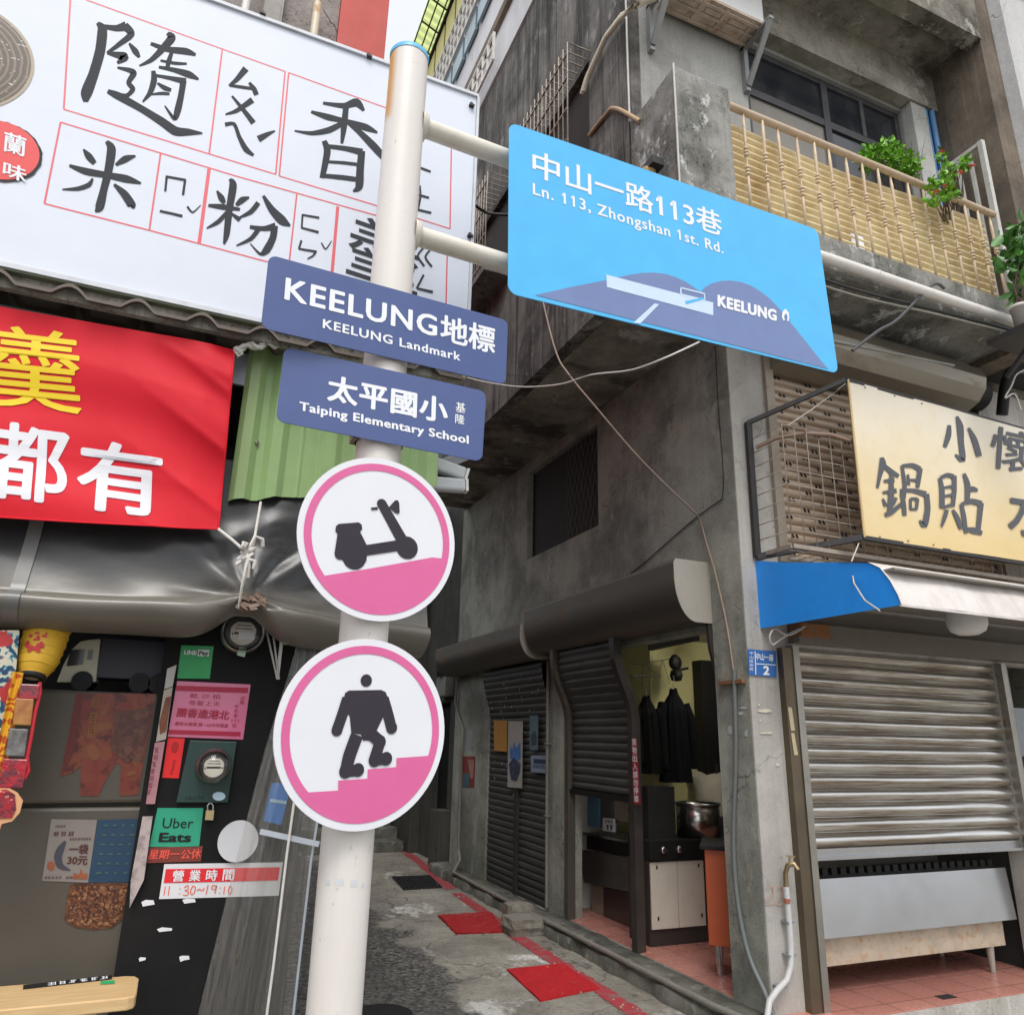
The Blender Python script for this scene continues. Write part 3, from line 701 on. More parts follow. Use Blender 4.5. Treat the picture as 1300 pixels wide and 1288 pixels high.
MB().box(.5,3.54,11.2,20.1,5.2,5.24).build('sheet', M_dark, lcp)  # guessed canopy, added to keep light off the far end of the lane
s = MB()
for i in range(6): s.bar((.5,11.3+i*1.7,5.16),(3.54,11.3+i*1.7,5.16),.06)
s.build('beam', M_iron, lcp)
st = MB()
for i in range(5): st.box(1.2,3.52,12.35+i*.42,16.5,GZ-.02 if i == 0 else GZ+.15*i,GZ+.15*(i+1))
st.build('lane_steps', M_kerb, kind='structure')


# ================================================================== street name pole and its signs
PXC, PYC, PR = .513, 2.40, .077
def pole_paint():
    mt, n, b = new_mat('cream pole paint'); p = pos(n)
    c = mix(n, math_(n, 'MULTIPLY', ramp(n, noise(n, p, 3, 8, .7, (2,2,.25)), .48, .7), .35), (.72,.68,.64,1), (.60,.54,.45,1))
    c = mix(n, math_(n, 'MULTIPLY', ramp(n, noise(n, p, 26, 7, .75), .62, .68), .6), c, (.46,.42,.37))
    c = mix(n, math_(n, 'MULTIPLY', ramp(n, noise(n, p, 38, 4, .7, (1,1,.5)), .70, .73), .7), c, (.25,.16,.09))
    sep = n.nodes.new('ShaderNodeSeparateXYZ'); n.links.new(p, sep.inputs[0])
    run = math_(n, 'MULTIPLY', ramp(n, math_(n, 'SUBTRACT', PXC-.055, sep.outputs[0]), .0, .018), ramp(n, math_(n, 'ADD', math_(n, 'MULTIPLY', sep.outputs[2], .25), math_(n, 'MULTIPLY', noise(n, p, 8, 4), .04)), .985, 1.06))
    c = mix(n, run, c, (.62,.30,.07))
    n.links.new(c, b.inputs['Base Color']); n.links.new(math_(n, 'ADD', .34, math_(n, 'MULTIPLY', noise(n, p, 12, 5), .2)), b.inputs['Roughness']); bump(n, b, noise(n, p, 15, 6, .7), .12, .006); return mt
M_pole = pole_paint()
pole = thing('sign_pole', (PXC, PYC, GZ), 'cream round sign pole with a sky blue cap and two side arms', 'pole')
MB().tube([(PXC,PYC,GZ),(PXC,PYC,4.245)], PR, 36).build('shaft', M_pole, pole)
s = MB(); s.lathe((PXC,PYC,4.225), [(PR+.002,.012),(PR+.003,.030),(PR-.004,.036),(0,.038)], 36); s.build('cap', paint('sky blue cap', (.10,.45,.75), .4, .1), pole)
M_arm = paint('cream arm paint', (.72,.68,.60), .4, .35, (.36,.28,.18), grime=7)
for z in (3.935, 3.425):
    s = MB(); s.tube([(PXC+.05,PYC,z),(2.25,PYC+.07,z)], .038, 20); s.lathe((PXC+PR-.012,PYC,z),[(.056,0),(.056,.022),(.046,.026)],20,(1,0,0)); s.build('arm', M_arm, pole)
# clamps behind the plates, bracket ears visible between the plates
s = MB()
for z in (3.0, 2.93, 2.62, 2.55, 2.2, 1.62):
    s.lathe((PXC,PYC,z), [(PR,0),(PR+.006,0),(PR+.006,.04),(PR,.04)], 28)
    s.box(PXC-PR-.02, PXC-PR+.004, PYC-.03, PYC+.03, z, z+.04)
s.build('clamp', metal('weathered clamp steel', (.40,.36,.30), .45, .3, met=.4), pole)
s = MB()
for z in (3.935, 3.425):
    for i in range(26): a = i/26*2*pi; s.lathe((PXC+PR+.002-.012*abs(cos(a))*.5, PYC+.05*cos(a), z+.05*sin(a)), [(0,-.006),(.008,0),(0,.006)], 6)
s.build('weld_bead', M_arm, pole)
rr = random.Random(2)
s = MB()
for (px, py, ww, hh) in ((418,1122,7,3),(432,1120,10,4),(450,1121,9,4),(462,1124,4,3)):
    a = at(px,py,Y=PYC-PR-.003); q = ww*.0022; h = hh*.0022
    th0 = math.asin(max(-.95, min(.95, (a.x-PXC)/PR)))
    pts = []
    for t in (th0-q/PR/2, th0+q/PR/2): pts.append((PXC+(PR+.001)*sin(t), PYC-(PR+.001)*cos(t)))
    s.quad((*pts[0],a.z-h),(*pts[1],a.z-h),(*pts[1],a.z+h),(*pts[0],a.z+h))
s.build('sticker_scrap', paint('faded blue sticker', (.62,.64,.66), .6), pole)

def plate(pl, c, r, th=.004, seg=8):
    """rounded plate from its four photo corners (tl, tr, br, bl) on plane pl"""
    P = [pl.at(*q) for q in c]; pts = []
    for i in range(4):
        p, a, b_ = P[i], P[i-1], P[(i+1)%4]
        da, db = (a-p).normalized(), (b_-p).normalized()
        for k in range(seg+1):
            t = k/seg*pi/2
            pts.append(p + da*(r*(1-sin(t))) + db*(r*(1-cos(t))))
    return pts
M_lett = paint('white lettering film', (.80,.82,.85), .55, .06, grime=4, spec=.25)
M_edge = paint('pale plate edge', (.55,.58,.62), .5, .2)
def sign_plate(name, pl, c, r, mat, label, cat, group):
    pts = plate(pl, c, r); base = sum(pts, Vector())/len(pts)
    t = thing(name, base, label, cat, group)
    s = MB(); s.prism(pts, pl.n*-.004); s.build('plate', mat, t)
    return t
G = 'signs on the cream pole'
# --- sky blue street name sign
M_sblue = paint('sky blue sign film', (.072,.455,.82), .30, .03, (.2,.4,.6), grime=1.2)
pb = PL((1.2,2.335,3.3), -1.5, 0)
bc = [(646.5,155),(1038,291.5),(1064.5,474),(645,372)]
t = sign_plate('street_name_sign', pb, bc, .04, M_sblue, 'large sky blue street name sign held by two cream arms', 'sign', G)
Z = lambda x, y: (600+x/2.7083, 120+y/2.7083)
PZ = lambda pts, d: [pb.at(*Z(x, y), d=d) for x, y in pts]
hill = [(215,690),(330,664),(452,640),(500,629),(548,619),(585,614),(625,613),(665,618),(700,629),(735,646),(768,668),(783,679),(798,664),(822,650),(850,642),(885,640),(920,645),(955,657),(990,678),(1025,706),(1060,743),(1095,787),(1140,843),(1185,900),(1222,944)]
MB().poly(PZ(hill, .0015)).build('hill_picture', paint('slate blue sign film', (.155,.215,.42), .42, .03, grime=1.2), t)
s = MB(); s.poly(PZ([(458,620),(826,716),(826,760),(461,663)], .0025)); s.poly(PZ([(625,719),(640,722),(575,789),(552,785)], .0025))
for q in ([(712,662),(798,684),(798,689),(712,667)],[(712,662),(717,663),(717,688),(712,687)],[(794,683),(798,684),(799,712),(795,711)],[(712,684),(798,706),(798,712),(712,690)]): s.poly(PZ(q, .0029))
s.build('railing_picture', paint('pale blue sign film', (.56,.70,.86), .45, .03), t)
MB().poly(PZ([(728,712),(796,697),(790,706),(733,722)], .0033)).build('blue_bar_picture', M_sblue, t)
s = MB()
txt(s, '中山一路113巷', pb, Z(207,281), Z(858,490), Z(207,190), bold=.016); s.build('lettering', M_lett, t); s = MB()
txt(s, 'Ln. 113, Zhongshan 1st. Rd.', pb, Z(208,343), Z(862,547), Z(207,303), bold=.02, mode='lat', space=1.12); s.build('lettering', M_lett, t); s = MB()
txt(s, 'KEELUNG', pb, Z(843,727), Z(1042,778), Z(843,689), d=.003, bold=.06, mode='lat', space=1.1)
for q in ([(1074,737),(1064,748),(1061,764),(1067,779),(1072,776),(1069,764),(1075,753),(1081,764),(1079,778),(1083,782),(1087,768),(1085,752)],): s.poly(PZ(q, .0032))
s.build('emblem_lettering', M_lett, t)
# --- two navy direction plates
M_navy = paint('navy sign film', (.056,.090,.245), .36, .05, (.2,.25,.42), grime=1.5)
pk = PL((.5,2.305,2.8), -4, 0)
t = sign_plate('direction_sign', pk, [(341.5,323),(645,407),(642,488),(331,416)], .028, M_navy, 'upper navy plate reading KEELUNG Landmark on the pole', 'sign', G)
Zk = lambda x, y: (320+x/3.578, 320+y/3.578)
s = MB()
txt(s, 'KEELUNG', pk, Zk(150,213), Zk(836,382), Zk(158,113), bold=.026, mode='lat', space=1.10); s.build('lettering', M_lett, t); s = MB()
txt(s, '地標', pk, Zk(856,402), Zk(1100,462), Zk(860,283), bold=.025); s.build('lettering', M_lett, t); s = MB()
txt(s, 'KEELUNG Landmark', pk, Zk(322,344), Zk(944,493), Zk(324,303), bold=.028, mode='lat', space=1.12)
s.build('lettering', M_lett, t)
ptp = PL((.5,2.305,2.6), 5, 0)
t = sign_plate('direction_sign', ptp, [(361,440),(617.5,497),(612,586),(350,534)], .028, M_navy, 'lower navy plate reading Taiping Elementary School on the pole', 'sign', G)
s = MB()
txt(s, '太平國小', ptp, Zk(344,672), Zk(884,778), Zk(352,558), bold=.035, space=1.06); s.build('lettering', M_lett, t); s = MB()
txt(s, 'Taiping Elementary School', ptp, Zk(216,717), Zk(982,870), Zk(218,678), bold=.036, mode='lat', space=1.08); s.build('lettering', M_lett, t); s = MB()
txt(s, '基', ptp, Zk(925,724), Zk(968,732), Zk(926,680), bold=.012)
txt(s, '隆', ptp, Zk(922,776), Zk(964,784), Zk(924,734), bold=.012)
s.build('lettering', M_lett, t)
# --- two round pictogram signs
M_signw = paint('white sign film', (.75,.76,.80), .5, .04, grime=1.2, spec=.3)
M_pink = paint('pink sign film', (.67,.125,.315), .5, .04, (.6,.2,.35), grime=1.2)
M_char = paint('charcoal sign film', (.040,.034,.045), .5, .03, spec=.2)
Zr = lambda x, y: (330+x/2.524, 560+y/2.524)
def round_sign(pl, cpx, name, label):
    cc = Vector(pl.p0); R = cpx; n = pl.n; ex = Vector((-n.y, n.x, 0)).normalized(); ey = Vector((0,0,1))
    t = thing(name, cc, label, 'sign', G)
    def circ(r, d, k=72): return [cc+ex*(r*cos(2*pi*i/k))+ey*(r*sin(2*pi*i/k))+n*d for i in range(k)]
    s = MB(); s.prism(circ(R, 0), n*-.005); s.build('plate', M_signw, t)
    return t, cc, ex, ey, n, R
def inside_arc(cc, ex, ey, n, r, a0, a1, d, k=40):
    return [cc+ex*(r*cos(lerp(a0,a1,i/k)))+ey*(r*sin(lerp(a0,a1,i/k)))+n*d for i in range(k+1)]
def ang(p, cc, ex, ey): v = p-cc; return math.atan2(v.dot(ey), v.dot(ex))
def ring_fill(t, pl, cc, ex, ey, n, R, ro, ri, top):
    """pink ring from ro to ri plus the fill under the px polyline top (left to right)"""
    s = MB(); k = 96
    for i in range(k):
        a, b_ = 2*pi*i/k, 2*pi*(i+1)/k
        P = lambda q, r: cc+ex*(r*cos(q))+ey*(r*sin(q))+n*.0015
        s.quad(P(a,ri), P(b_,ri), P(b_,ro), P(a,ro))
    T = [pl.at(*Zr(*q), d=.0017) for q in top]
    aL, aR = ang(T[0], cc, ex, ey), ang(T[-1], cc, ex, ey)
    if aL > 0: aL -= 2*pi
    T = T[1:-1]
    arc = inside_arc(cc, ex, ey, n, ri+.002, aL, aR, .0017)
    s.poly([arc[0]] + arc[1:-1] + [arc[-1]] + T[::-1]); s.build('pink_picture', M_pink, t)
def disc(s, pl, c, r, d, k=24):
    """flat dot round photo point c with radius r (zoomed pixels)"""
    o = pl.at(*Zr(*c), d=d); q = (pl.at(*Zr(c[0]+r, c[1]), d=d)-o).length; ex = Vector((-pl.n.y, pl.n.x, 0)).normalized(); ey = Vector((0,0,1))
    s.poly([o+ex*(q*cos(2*pi*i/k))+ey*(q*sin(2*pi*i/k)) for i in range(k)])
p1 = PL((.517,2.29,2.199), -8, 0)
t, cc, ex, ey, n, R = round_sign(p1, .264, 'pictogram_sign', 'upper round pink and white sign showing a scooter on a slope')
ring_fill(t, p1, cc, ex, ey, n, R, R*.925, R*.835, [(200,434),(350,408),(552,372),(584,376)])
s = MB(); fz = lambda x, y, d: p1.at(*Zr(x, y), d=d)
k_ = .0020
disc(s, p1, (302,373), 37, k_); disc(s, p1, (471,341), 34, k_+.0002); disc(s, p1, (390,201), 15.5, k_+.0003)
s.poly([fz(*q, k_+.0004) for q in [(377,207),(404,196),(468,305),(438,322)]])
s.poly([fz(*q, k_+.0005) for q in [(330,334),(445,316),(452,350),(330,368)]])
s.poly([fz(*q, k_+.0006) for q in [(243,272),(252,265),(315,260),(325,267),(327,282),(320,290),(345,340),(340,385),(270,385),(238,360),(248,296),(241,288)]])
disc(s, p1, (256,362), 17, k_+.0007)
s.poly([fz(*q, k_+.0008) for q in [(355,213),(376,211),(378,219),(356,221)]])
s.poly([fz(*q, k_+.0009) for q in [(412,212),(432,190),(440,189),(445,197),(447,228),(441,233),(432,229)]])
s.build('scooter_picture', M_char, t)
p2_ = PL((.515,2.29,1.609), -12, 0)
t, cc, ex, ey, n, R = round_sign(p2_, .270, 'pictogram_sign', 'lower round pink and white sign showing a figure climbing steps')
ring_fill(t, p2_, cc, ex, ey, n, R, R*.925, R*.835, [(150,1126),(250,1118),(250,1086),(344,1080),(345,1050),(436,1043),(437,1014),(541,1007)])
s = MB(); fz = lambda x, y, d: p2_.at(*Zr(x, y), d=d)
disc(s, p2_, (340,766), 18, k_)
st = lambda pts, d: stroke(s, [(x, y, w_) for x, y, w_ in pts], fz, d, 3)
s.poly([fz(*q, k_+.0002) for q in [(272,806),(284,798),(388,796),(402,803),(410,825),(395,880),(372,928),(398,948),(388,958),(330,958),(322,938),(292,935),(287,880),(262,850)]])
st([(280,822,34),(262,878,34),(246,924,34)], k_+.0004); disc(s, p2_, (246,925), 17.5, k_+.0005)
st([(396,820,30),(408,868,34),(420,916,34)], k_+.0006); disc(s, p2_, (421,917), 17.5, k_+.0007)
st([(310,940,40),(286,1005,40),(274,1055,38)], k_+.0008); disc(s, p2_, (274,1056), 21, k_+.0009); st([(274,1056,38),(312,1053,38)], k_+.0010); disc(s, p2_, (313,1052), 19.5, k_+.0011)
st([(352,935,40),(385,962,38)], k_+.0012); disc(s, p2_, (383,962), 19, k_+.0013); st([(383,962,34),(366,1018,36)], k_+.0014); disc(s, p2_, (367,1020), 20, k_+.0015); st([(367,1020,36),(402,1016,38)], k_+.0016); disc(s, p2_, (403,1016), 19, k_+.0017)
s.build('climber_picture', M_char, t)

def scrawl(s, pl, bl, br, tl, n_, d):
    """illegible small print: cells of short strokes"""
    A, B, C_ = pl.at(*bl, d=d), pl.at(*br, d=d), pl.at(*tl, d=d); U, V = (B-A)/n_, C_-A; r_ = random.Random(n_*31+int(bl[0]*7+bl[1]))
    for i in range(n_):
        o = A+U*i
        for j in range(4):
            y = .08+j*.25; x0, x1 = r_.uniform(.06,.3), r_.uniform(.6,.92); h = .10
            s.quad(o+U*x0+V*y, o+U*x1+V*y, o+U*x1+V*(y+h), o+U*x0+V*(y+h))
        for x in (r_.uniform(.15,.4), r_.uniform(.5,.8)):
            s.quad(o+U*x+V*.05+pl.n*.0003, o+U*(x+.10)+V*.05+pl.n*.0003, o+U*(x+.10)+V*.95+pl.n*.0003, o+U*x+V*.95+pl.n*.0003)

# ================================================================== left: noodle shop building
YB = 2.80
sb = thing('noodle_shop_building', (-1.5, 3.4, GZ), 'low shop building on the left with red and roughcast walls above the billboard', 'building')
xr = lambda px, Y, y=40: at(px, y, Y=Y).x
MB().box(xr(428,3.42,50), xr(489,3.42,60), 3.42, 9.5, 3.2, 7.2).build('red_wall', M_redw, sb)
MB().box(xr(356,3.45), xr(428,3.42,50)-.002, 3.45, 9.0, 3.2, 7.0).build('roughcast_wall', M_rough, sb)
MB().box(xr(330,3.40), xr(356,3.45)-.002, 3.40, 9.0, 3.2, 7.1).build('pilaster', M_street, sb)
s = MB(); s.box(-6, xr(330,3.40)-.002, 3.55, 9.0, 3.2, 6.8); s.build('left_wall', M_rough, sb)
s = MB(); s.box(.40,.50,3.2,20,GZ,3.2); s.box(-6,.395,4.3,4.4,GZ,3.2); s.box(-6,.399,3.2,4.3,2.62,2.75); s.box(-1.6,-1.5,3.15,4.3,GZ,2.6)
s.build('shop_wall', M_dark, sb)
s = MB(); s.cyl((xr(400,3.38,30),3.38,4.3),(xr(400,3.38,30),3.38,at(400,3,Y=3.38).z),.022,n=12); s.build('rusty_pipe', metal('rust streaked pale pipe', (.62,.55,.42), .5, .55, (.35,.16,.05), met=.1, scale=5), sb)
s = MB(); s.cyl((xr(312,3.36,6),3.36,4.3),(xr(312,3.36,6),3.36,6.4),.02,n=10); s.build('thin_pipe', M_pvc, sb)
MB().box(-6,.50,3.16,3.42,3.2,3.26).build('eave_board', M_dark, sb)

# corrugated eave below the billboard
ev = thing('corrugated_eave', (-.2, 2.95, 3.08), 'dark corrugated eave edge running under the white billboard', 'eave')
def evz(x): 
    t = (x % .222)/.222; return .038*max(0, cos((t-.5)*2*pi))**1.0 if abs(t-.5) < .25 else 0
s = MB(); NX = 330
s.grid(lambda u, v: Vector((-1.6+u*2.56, 2.79+.65*v, 3.085+evz(-1.6+u*2.56)+.02*v)), NX, 1, False)
s.grid(lambda u, v: Vector((-1.6+u*2.56, 2.79, 3.085+evz(-1.6+u*2.56)-.013*v)), NX, 1, False)
s.build('corrugated_sheet', metal('brown weathered eave sheet', (.13,.105,.085), .6, .3, met=.2, scale=6), ev)
MB().box(-1.6,.955,2.80,3.2,3.128,3.15).build('fascia_rail', paint('dim olive rail', (.16,.18,.11), .5, .4, grime=8), ev)
MB().box(-1.6,.95,2.83,2.86,3.075,3.13).build('filler_strip', concrete('speckled filler foam', (.42,.40,.34,1), (.10,.09,.08,1), None, mold=1.0, scale=3), ev)
MB().box(-1.6,.085,2.955,2.975,2.93,3.07).build('galvanised_strip', M_galv, ev)

# ---------------- white billboard
pw = PY(YB)
bb = thing('billboard', (-.2, YB, 3.16), 'big white billboard of brush characters in thin red boxes with a bowl picture', 'sign')
M_bill = paint('white billboard film', (.68,.72,.80), .45, .08, (.45,.47,.52), grime=.9, spec=.3)
s = MB(); s.box(-1.6,.945,YB,YB+.05,3.155,4.605); s.build('panel', M_bill, bb)
s = MB(); s.box(-1.6,.953,YB-.012,YB+.055,4.606,4.622); s.box(.946,.958,YB-.012,YB+.055,3.15,4.606); s.box(-1.6,.958,YB-.008,YB+.055,3.135,3.154); s.build('frame', paint('white painted trim', (.62,.64,.68), .5, .3, grime=8), bb)
s = MB()
for (x, y) in ((332,19),(467,73),(597,135),(595,300)): q = pw.at(x, y, .02); s.cyl(q, q+Vector((0,.03,0)), .009, n=8); s.cyl(q+Vector((.012,0,-.005)), q+Vector((.012,.03,-.005)), .006, n=8)
s.build('bolt', M_iron, bb)
def line(s, pts, w, d):
    for a, b_ in zip(pts[:-1], pts[1:]):
        A, B = pw.at(*a, d=d), pw.at(*b_, d=d); t = (B-A).normalized(); nn = t.cross(Vector((0,-1,0)))*w/2
        s.quad(A-nn, B-nn, B+nn, A+nn); d += .00001
s = MB(); W = .0064
for i, q in enumerate(([(93,-60),(81,139)],[(93,-60),(109,0),(282.3,62.5),(362,91)],[(282.3,62.5),(265.5,195.5)],[(81,139),(265.5,195.5),(350,221.5)],[(362,91),(350,221.5)],
          [(366.5,92.5),(354.5,223.5)],[(366.5,92.5),(486,135.7),(582,170.5)],[(354.5,223.5),(476,260.5),(571.5,290.5)],[(573,186),(571.3,290.5)],
          [(77,155.3),(204,194.5),(300,223.8),(476,273.2),(570,302)],[(77,155.3),(56.4,258.6)],[(56.4,258.6),(189.6,292.5),(341.6,333),(423,353),(566.5,390)],[(204,194.7),(189.6,292)],
          [(376.8,246.7),(366.5,339)],[(568.3,302),(566,390)],[(575,165),(573,186)])): line(s, q, W, .0006+i*.00001)
for q in ([(265.6,213.5),(252.8,309)],[(428.8,262.4),(421,352)]): line(s, q, W*2.0, .0009)
s.build('red_box_lines', paint('thin red print', (.72,.10,.12), .4, .02), bb)
fa = lambda x, y, d: pw.at(x/2.927, y/2.927, d)
fb = lambda x, y, d: pw.at(300+x/2.927, y/2.927, d)
CH = [ # brush characters, photo zoom coordinates
 (fa, [[(362,86,10),(380,112,28),(372,190,30),(348,275,30),(322,345,34),(318,380,14)],[(368,96,10),(430,106,18),(468,98,28)],[(462,96,24),(488,128,20),(440,168,14),(398,198,8)],[(398,198,8),(440,206,20),(462,214,26),(436,236,8)],[(480,162,6),(503,192,18),(518,214,8)],
  [(560,163,10),(620,184,16),(690,192,20),(727,205,8)],[(622,124,10),(638,142,24),(602,185,20),(562,224,14),(518,246,5)],[(596,226,8),(650,236,12),(694,238,8)],[(640,190,10),(628,226,14),(622,252,12)],[(590,250,8),(650,262,14),(702,278,20),(738,296,6)],
  [(570,264,12),(572,300,18),(558,345,15),(530,380,5)],[(572,280,8),(636,292,12),(690,304,20)],[(682,300,18),(672,360,18),(660,412,20),(648,442,12),(612,394,4)],[(585,310,6),(612,328,14),(636,336,10)],[(562,352,6),(600,348,12),(630,350,10)],
  [(436,252,6),(480,262,14),(497,274,18),(478,308,14),(494,332,14),(472,356,12),(440,352,10)],[(400,340,12),(440,358,22),(530,408,20),(600,452,24),(652,488,26),(700,492,20),(752,496,5)]]),
 (fa, [[(914,256,20),(880,296,14),(852,320,8)],[(852,318,10),(900,325,12),(948,332,10)],[(926,308,8),(944,332,14),(953,354,14)],[(862,358,6),(905,410,12),(942,458,16)],[(938,372,18),(880,412,12),(838,426,5)],[(836,464,12),(870,462,10),(890,512,12),(914,556,16),(942,578,8)],[(1022,487,4),(990,502,14),(960,518,20)]]),
 (fb, [[(322,384,8),(400,394,16),(446,382,24),(474,412,8)],[(408,394,16),(400,470,18),(392,534,8)],[(278,416,8),(340,436,18),(400,450,14),(480,474,20),(524,494,6)],[(400,456,14),(345,484,18),(280,496,12),(216,487,4)],[(408,452,8),(460,494,16),(510,544,22),(566,606,18)],
  [(326,524,14),(338,560,20),(328,620,18),(318,662,14)],[(334,544,12),(400,552,14),(468,566,20)],[(466,562,20),(460,630,22),(456,694,22),(434,712,6)],[(340,602,10),(400,606,12),(450,612,12)],[(326,654,12),(390,660,14),(450,668,14)]]),
 (fa, [[(396,526,10),(414,556,26),(402,640,24),(386,705,22),(370,770,26),(354,788,5)],[(258,616,8),(320,638,20),(400,652,18),(470,666,22),(524,682,6)],[(310,556,5),(330,582,20),(352,608,14)],[(504,580,5),(466,592,20),(430,614,8)],[(345,664,6),(330,688,14),(290,702,12),(232,705,4)],[(424,686,8),(462,722,22),(490,764,24),(488,772,6)]]),
 (fa, [[(620,654,9),(614,712,8)],[(618,657,8),(690,670,9)],[(688,668,9),(680,726,9)],[(594,785,9),(636,794,9),(678,804,10)],[(696,768,8),(716,790,6),(746,763,3)]]),
 (fa, [[(854,666,8),(866,690,22),(852,780,20),(842,870,18),(832,908,6)],[(774,764,8),(830,770,16),(892,779,8)],[(806,710,5),(822,736,18),(834,756,10)],[(926,734,5),(900,744,18),(878,764,10)],[(846,786,10),(812,824,13),(768,849,4)],[(862,796,7),(892,818,15)],[(960,754,14),(932,788,14),(884,812,4)],[(978,728,8),(1010,780,20),(1048,820,26),(1078,840,6)],[(928,844,10),(980,850,14),(1024,842,22)],[(1020,840,20),(1014,884,20),(990,930,22),(966,944,8),(930,906,3)],[(962,850,14),(932,888,12),(878,914,4)]]),
 (fa, [[(1186,810,8),(1122,799,7)],[(1124,798,7),(1121,848,7)],[(1120,847,7),(1184,864,9)],[(1120,894,8),(1110,926,7)],[(1110,925,7),(1176,936,9)],[(1174,934,9),(1164,950,7),(1142,963,5)],[(1194,903,5),(1210,926,5),(1232,896,3)]]),
 (fb, [[(660,616,6),(690,627,8),(722,639,8)],[(640,716,7),(680,726,8),(716,736,8)],[(682,690,6),(684,722,7)],[(670,735,8),(655,768,6),(640,790,4)],[(684,732,8),(674,780,9)],[(674,780,8),(724,792,8)],
  [(696,920,7),(674,952,7),(698,990,8)],[(724,924,7),(702,956,7),(726,992,8)],[(696,1022,8),(670,1072,8)],[(670,1072,8),(730,1086,10)]]),
]
dd = .0010; M_brushp = paint('dark grey print', (.045,.048,.055), .6, .05, spec=.15)
for f, sts in CH:
    s = MB()
    for q in sts:
        wm = max(k_[2] for k_ in q); g = 1.28 if wm >= 13 else 1.0
        stroke(s, [(k_[0], k_[1], k_[2]*g) for k_ in q], f, dd, 8); dd += .00002
    s.build('brush_lettering', M_brushp, bb)
s = MB()
txt(s, '羹', pw, (437,362), (530,392), (446,268), d=dd, bold=.0)
s.build('brush_lettering', paint('dark grey print', (.045,.048,.055), .6, .05, spec=.15), bb)
# bowl picture: flat rings on the billboard
cbw = pw.at(-57, 66); Rb = (pw.at(43, 92)-cbw).length
mt, n, b = new_mat('printed bowl picture'); p = pos(n)
vs_ = N(n, 'ShaderNodeVectorMath', operation='DISTANCE'); n.links.new(p, vs_.inputs[0]); vs_.inputs[1].default_value = tuple(cbw)
rad = math_(n, 'DIVIDE', vs_.outputs['Value'], Rb)
wav = math_(n, 'SINE', math_(n, 'MULTIPLY', math_(n, 'ADD', rad, math_(n, 'MULTIPLY', noise(n, p, 14, 3), .05)), 75))
c = mix(n, ramp(n, wav, .0, 1.0), (.055,.035,.022), (.20,.145,.09))
c = mix(n, ramp(n, noise(n, p, 30, 3, .7, (1,1,2.4)), .63, .66), c, (.70,.68,.66))
c = mix(n, ramp(n, rad, .95, .965), c, (.36,.29,.2)); n.links.new(c, b.inputs['Base Color']); b.inputs['Roughness'].default_value = .35
s = MB(); s.poly([cbw+Vector((Rb*cos(a*2*pi/72),-.002,Rb*sin(a*2*pi/72))) for a in range(72)]); s.build('bowl_picture', mt, bb)
ce = pw.at(-1, 191); Re = (pw.at(52, 207)-ce).length*.97
rr = random.Random(4)
def ell(r, d, jit=0, dx=0, dz=0): return [ce+Vector((dx+r*(1+rr.uniform(-jit,jit))*cos(a*2*pi/64),-d,dz+r*.98*(1+rr.uniform(-jit,jit))*sin(a*2*pi/64))) for a in range(64)]
MB().poly(ell(Re*1.02,.003,.016,.004,-.004)).build('label_edge', paint('dark grey print', (.055,.058,.065)), bb)
MB().poly(ell(Re*.975,.004)).build('red_label', paint('red label print', (.70,.05,.05), .4, .03), bb)
s = MB(); Ze = lambda x, y: (x/9.2, 120+y/9.2)
txt(s, '蘭', pw, Ze(42,668), Ze(292,745), Ze(62,440), d=.0055, bold=.018); txt(s, '味', pw, Ze(36,962), Ze(302,1042), Ze(52,790), d=.0055, bold=.018)
s.build('label_lettering', M_lett, bb)

# ---------------- red cloth banner
pr_ = PY(2.87)
bn = thing('banner', (-.4, 2.87, 2.3), 'red cloth banner with yellow and white characters tied up by white rope', 'banner')
def wr(x, z):
    a = .010*sin(3.2*x+7*z) + .007*sin(11*(z-2.6)+2.2*x) + .004*sin(26*z+5*x+sin(6*x))
    e = math.exp(-((x-.02)**2)/.05); a += e*.009*sin(22*z+14*x)
    c_ = math.exp(-abs((z-2.9)-(x-.0)*-.35)*22)*math.exp(-((x+.05)**2)/.05)*.010
    cr = .0016*(1-abs(sin(z*9+x*1.2)))**5 + .002*(1-abs(sin(x*4.4+.3)))**7 + e*.012*(1-abs(sin((z-2.4)*14+x*9)))**3
    return a + c_ + cr + .014
TLb, TRb, BRb, BLb = (-130,368), (297,445), (277,673), (-130,649)
def bpt(u, v, lift=0):
    a = (lerp(TLb[0],TRb[0],u), lerp(TLb[1],TRb[1],u)-7*sin(u*pi)*0); c_ = (lerp(BLb[0],BRb[0],u), lerp(BLb[1],BRb[1],u)+3*sin(u*pi))
    q = pr_.at(lerp(a[0],c_[0],v), lerp(a[1],c_[1],v)); q.y -= wr(q.x, q.z)+lift; return q
M_redc = paint('red banner cloth', (.66,.008,.022), .55, .05, (.4,.01,.03), grime=3, spec=.3)
s = MB(); s.grid(lambda u, v: bpt(u, v), 90, 60); s.build('cloth', M_redc, bn)
s = MB(); s.tube([bpt(1, i/24, .003) for i in range(25)], .004, 5); s.tube([bpt(i/24, 1, .003) for i in range(25)], .003, 5); s.build('hem', M_redc, bn)
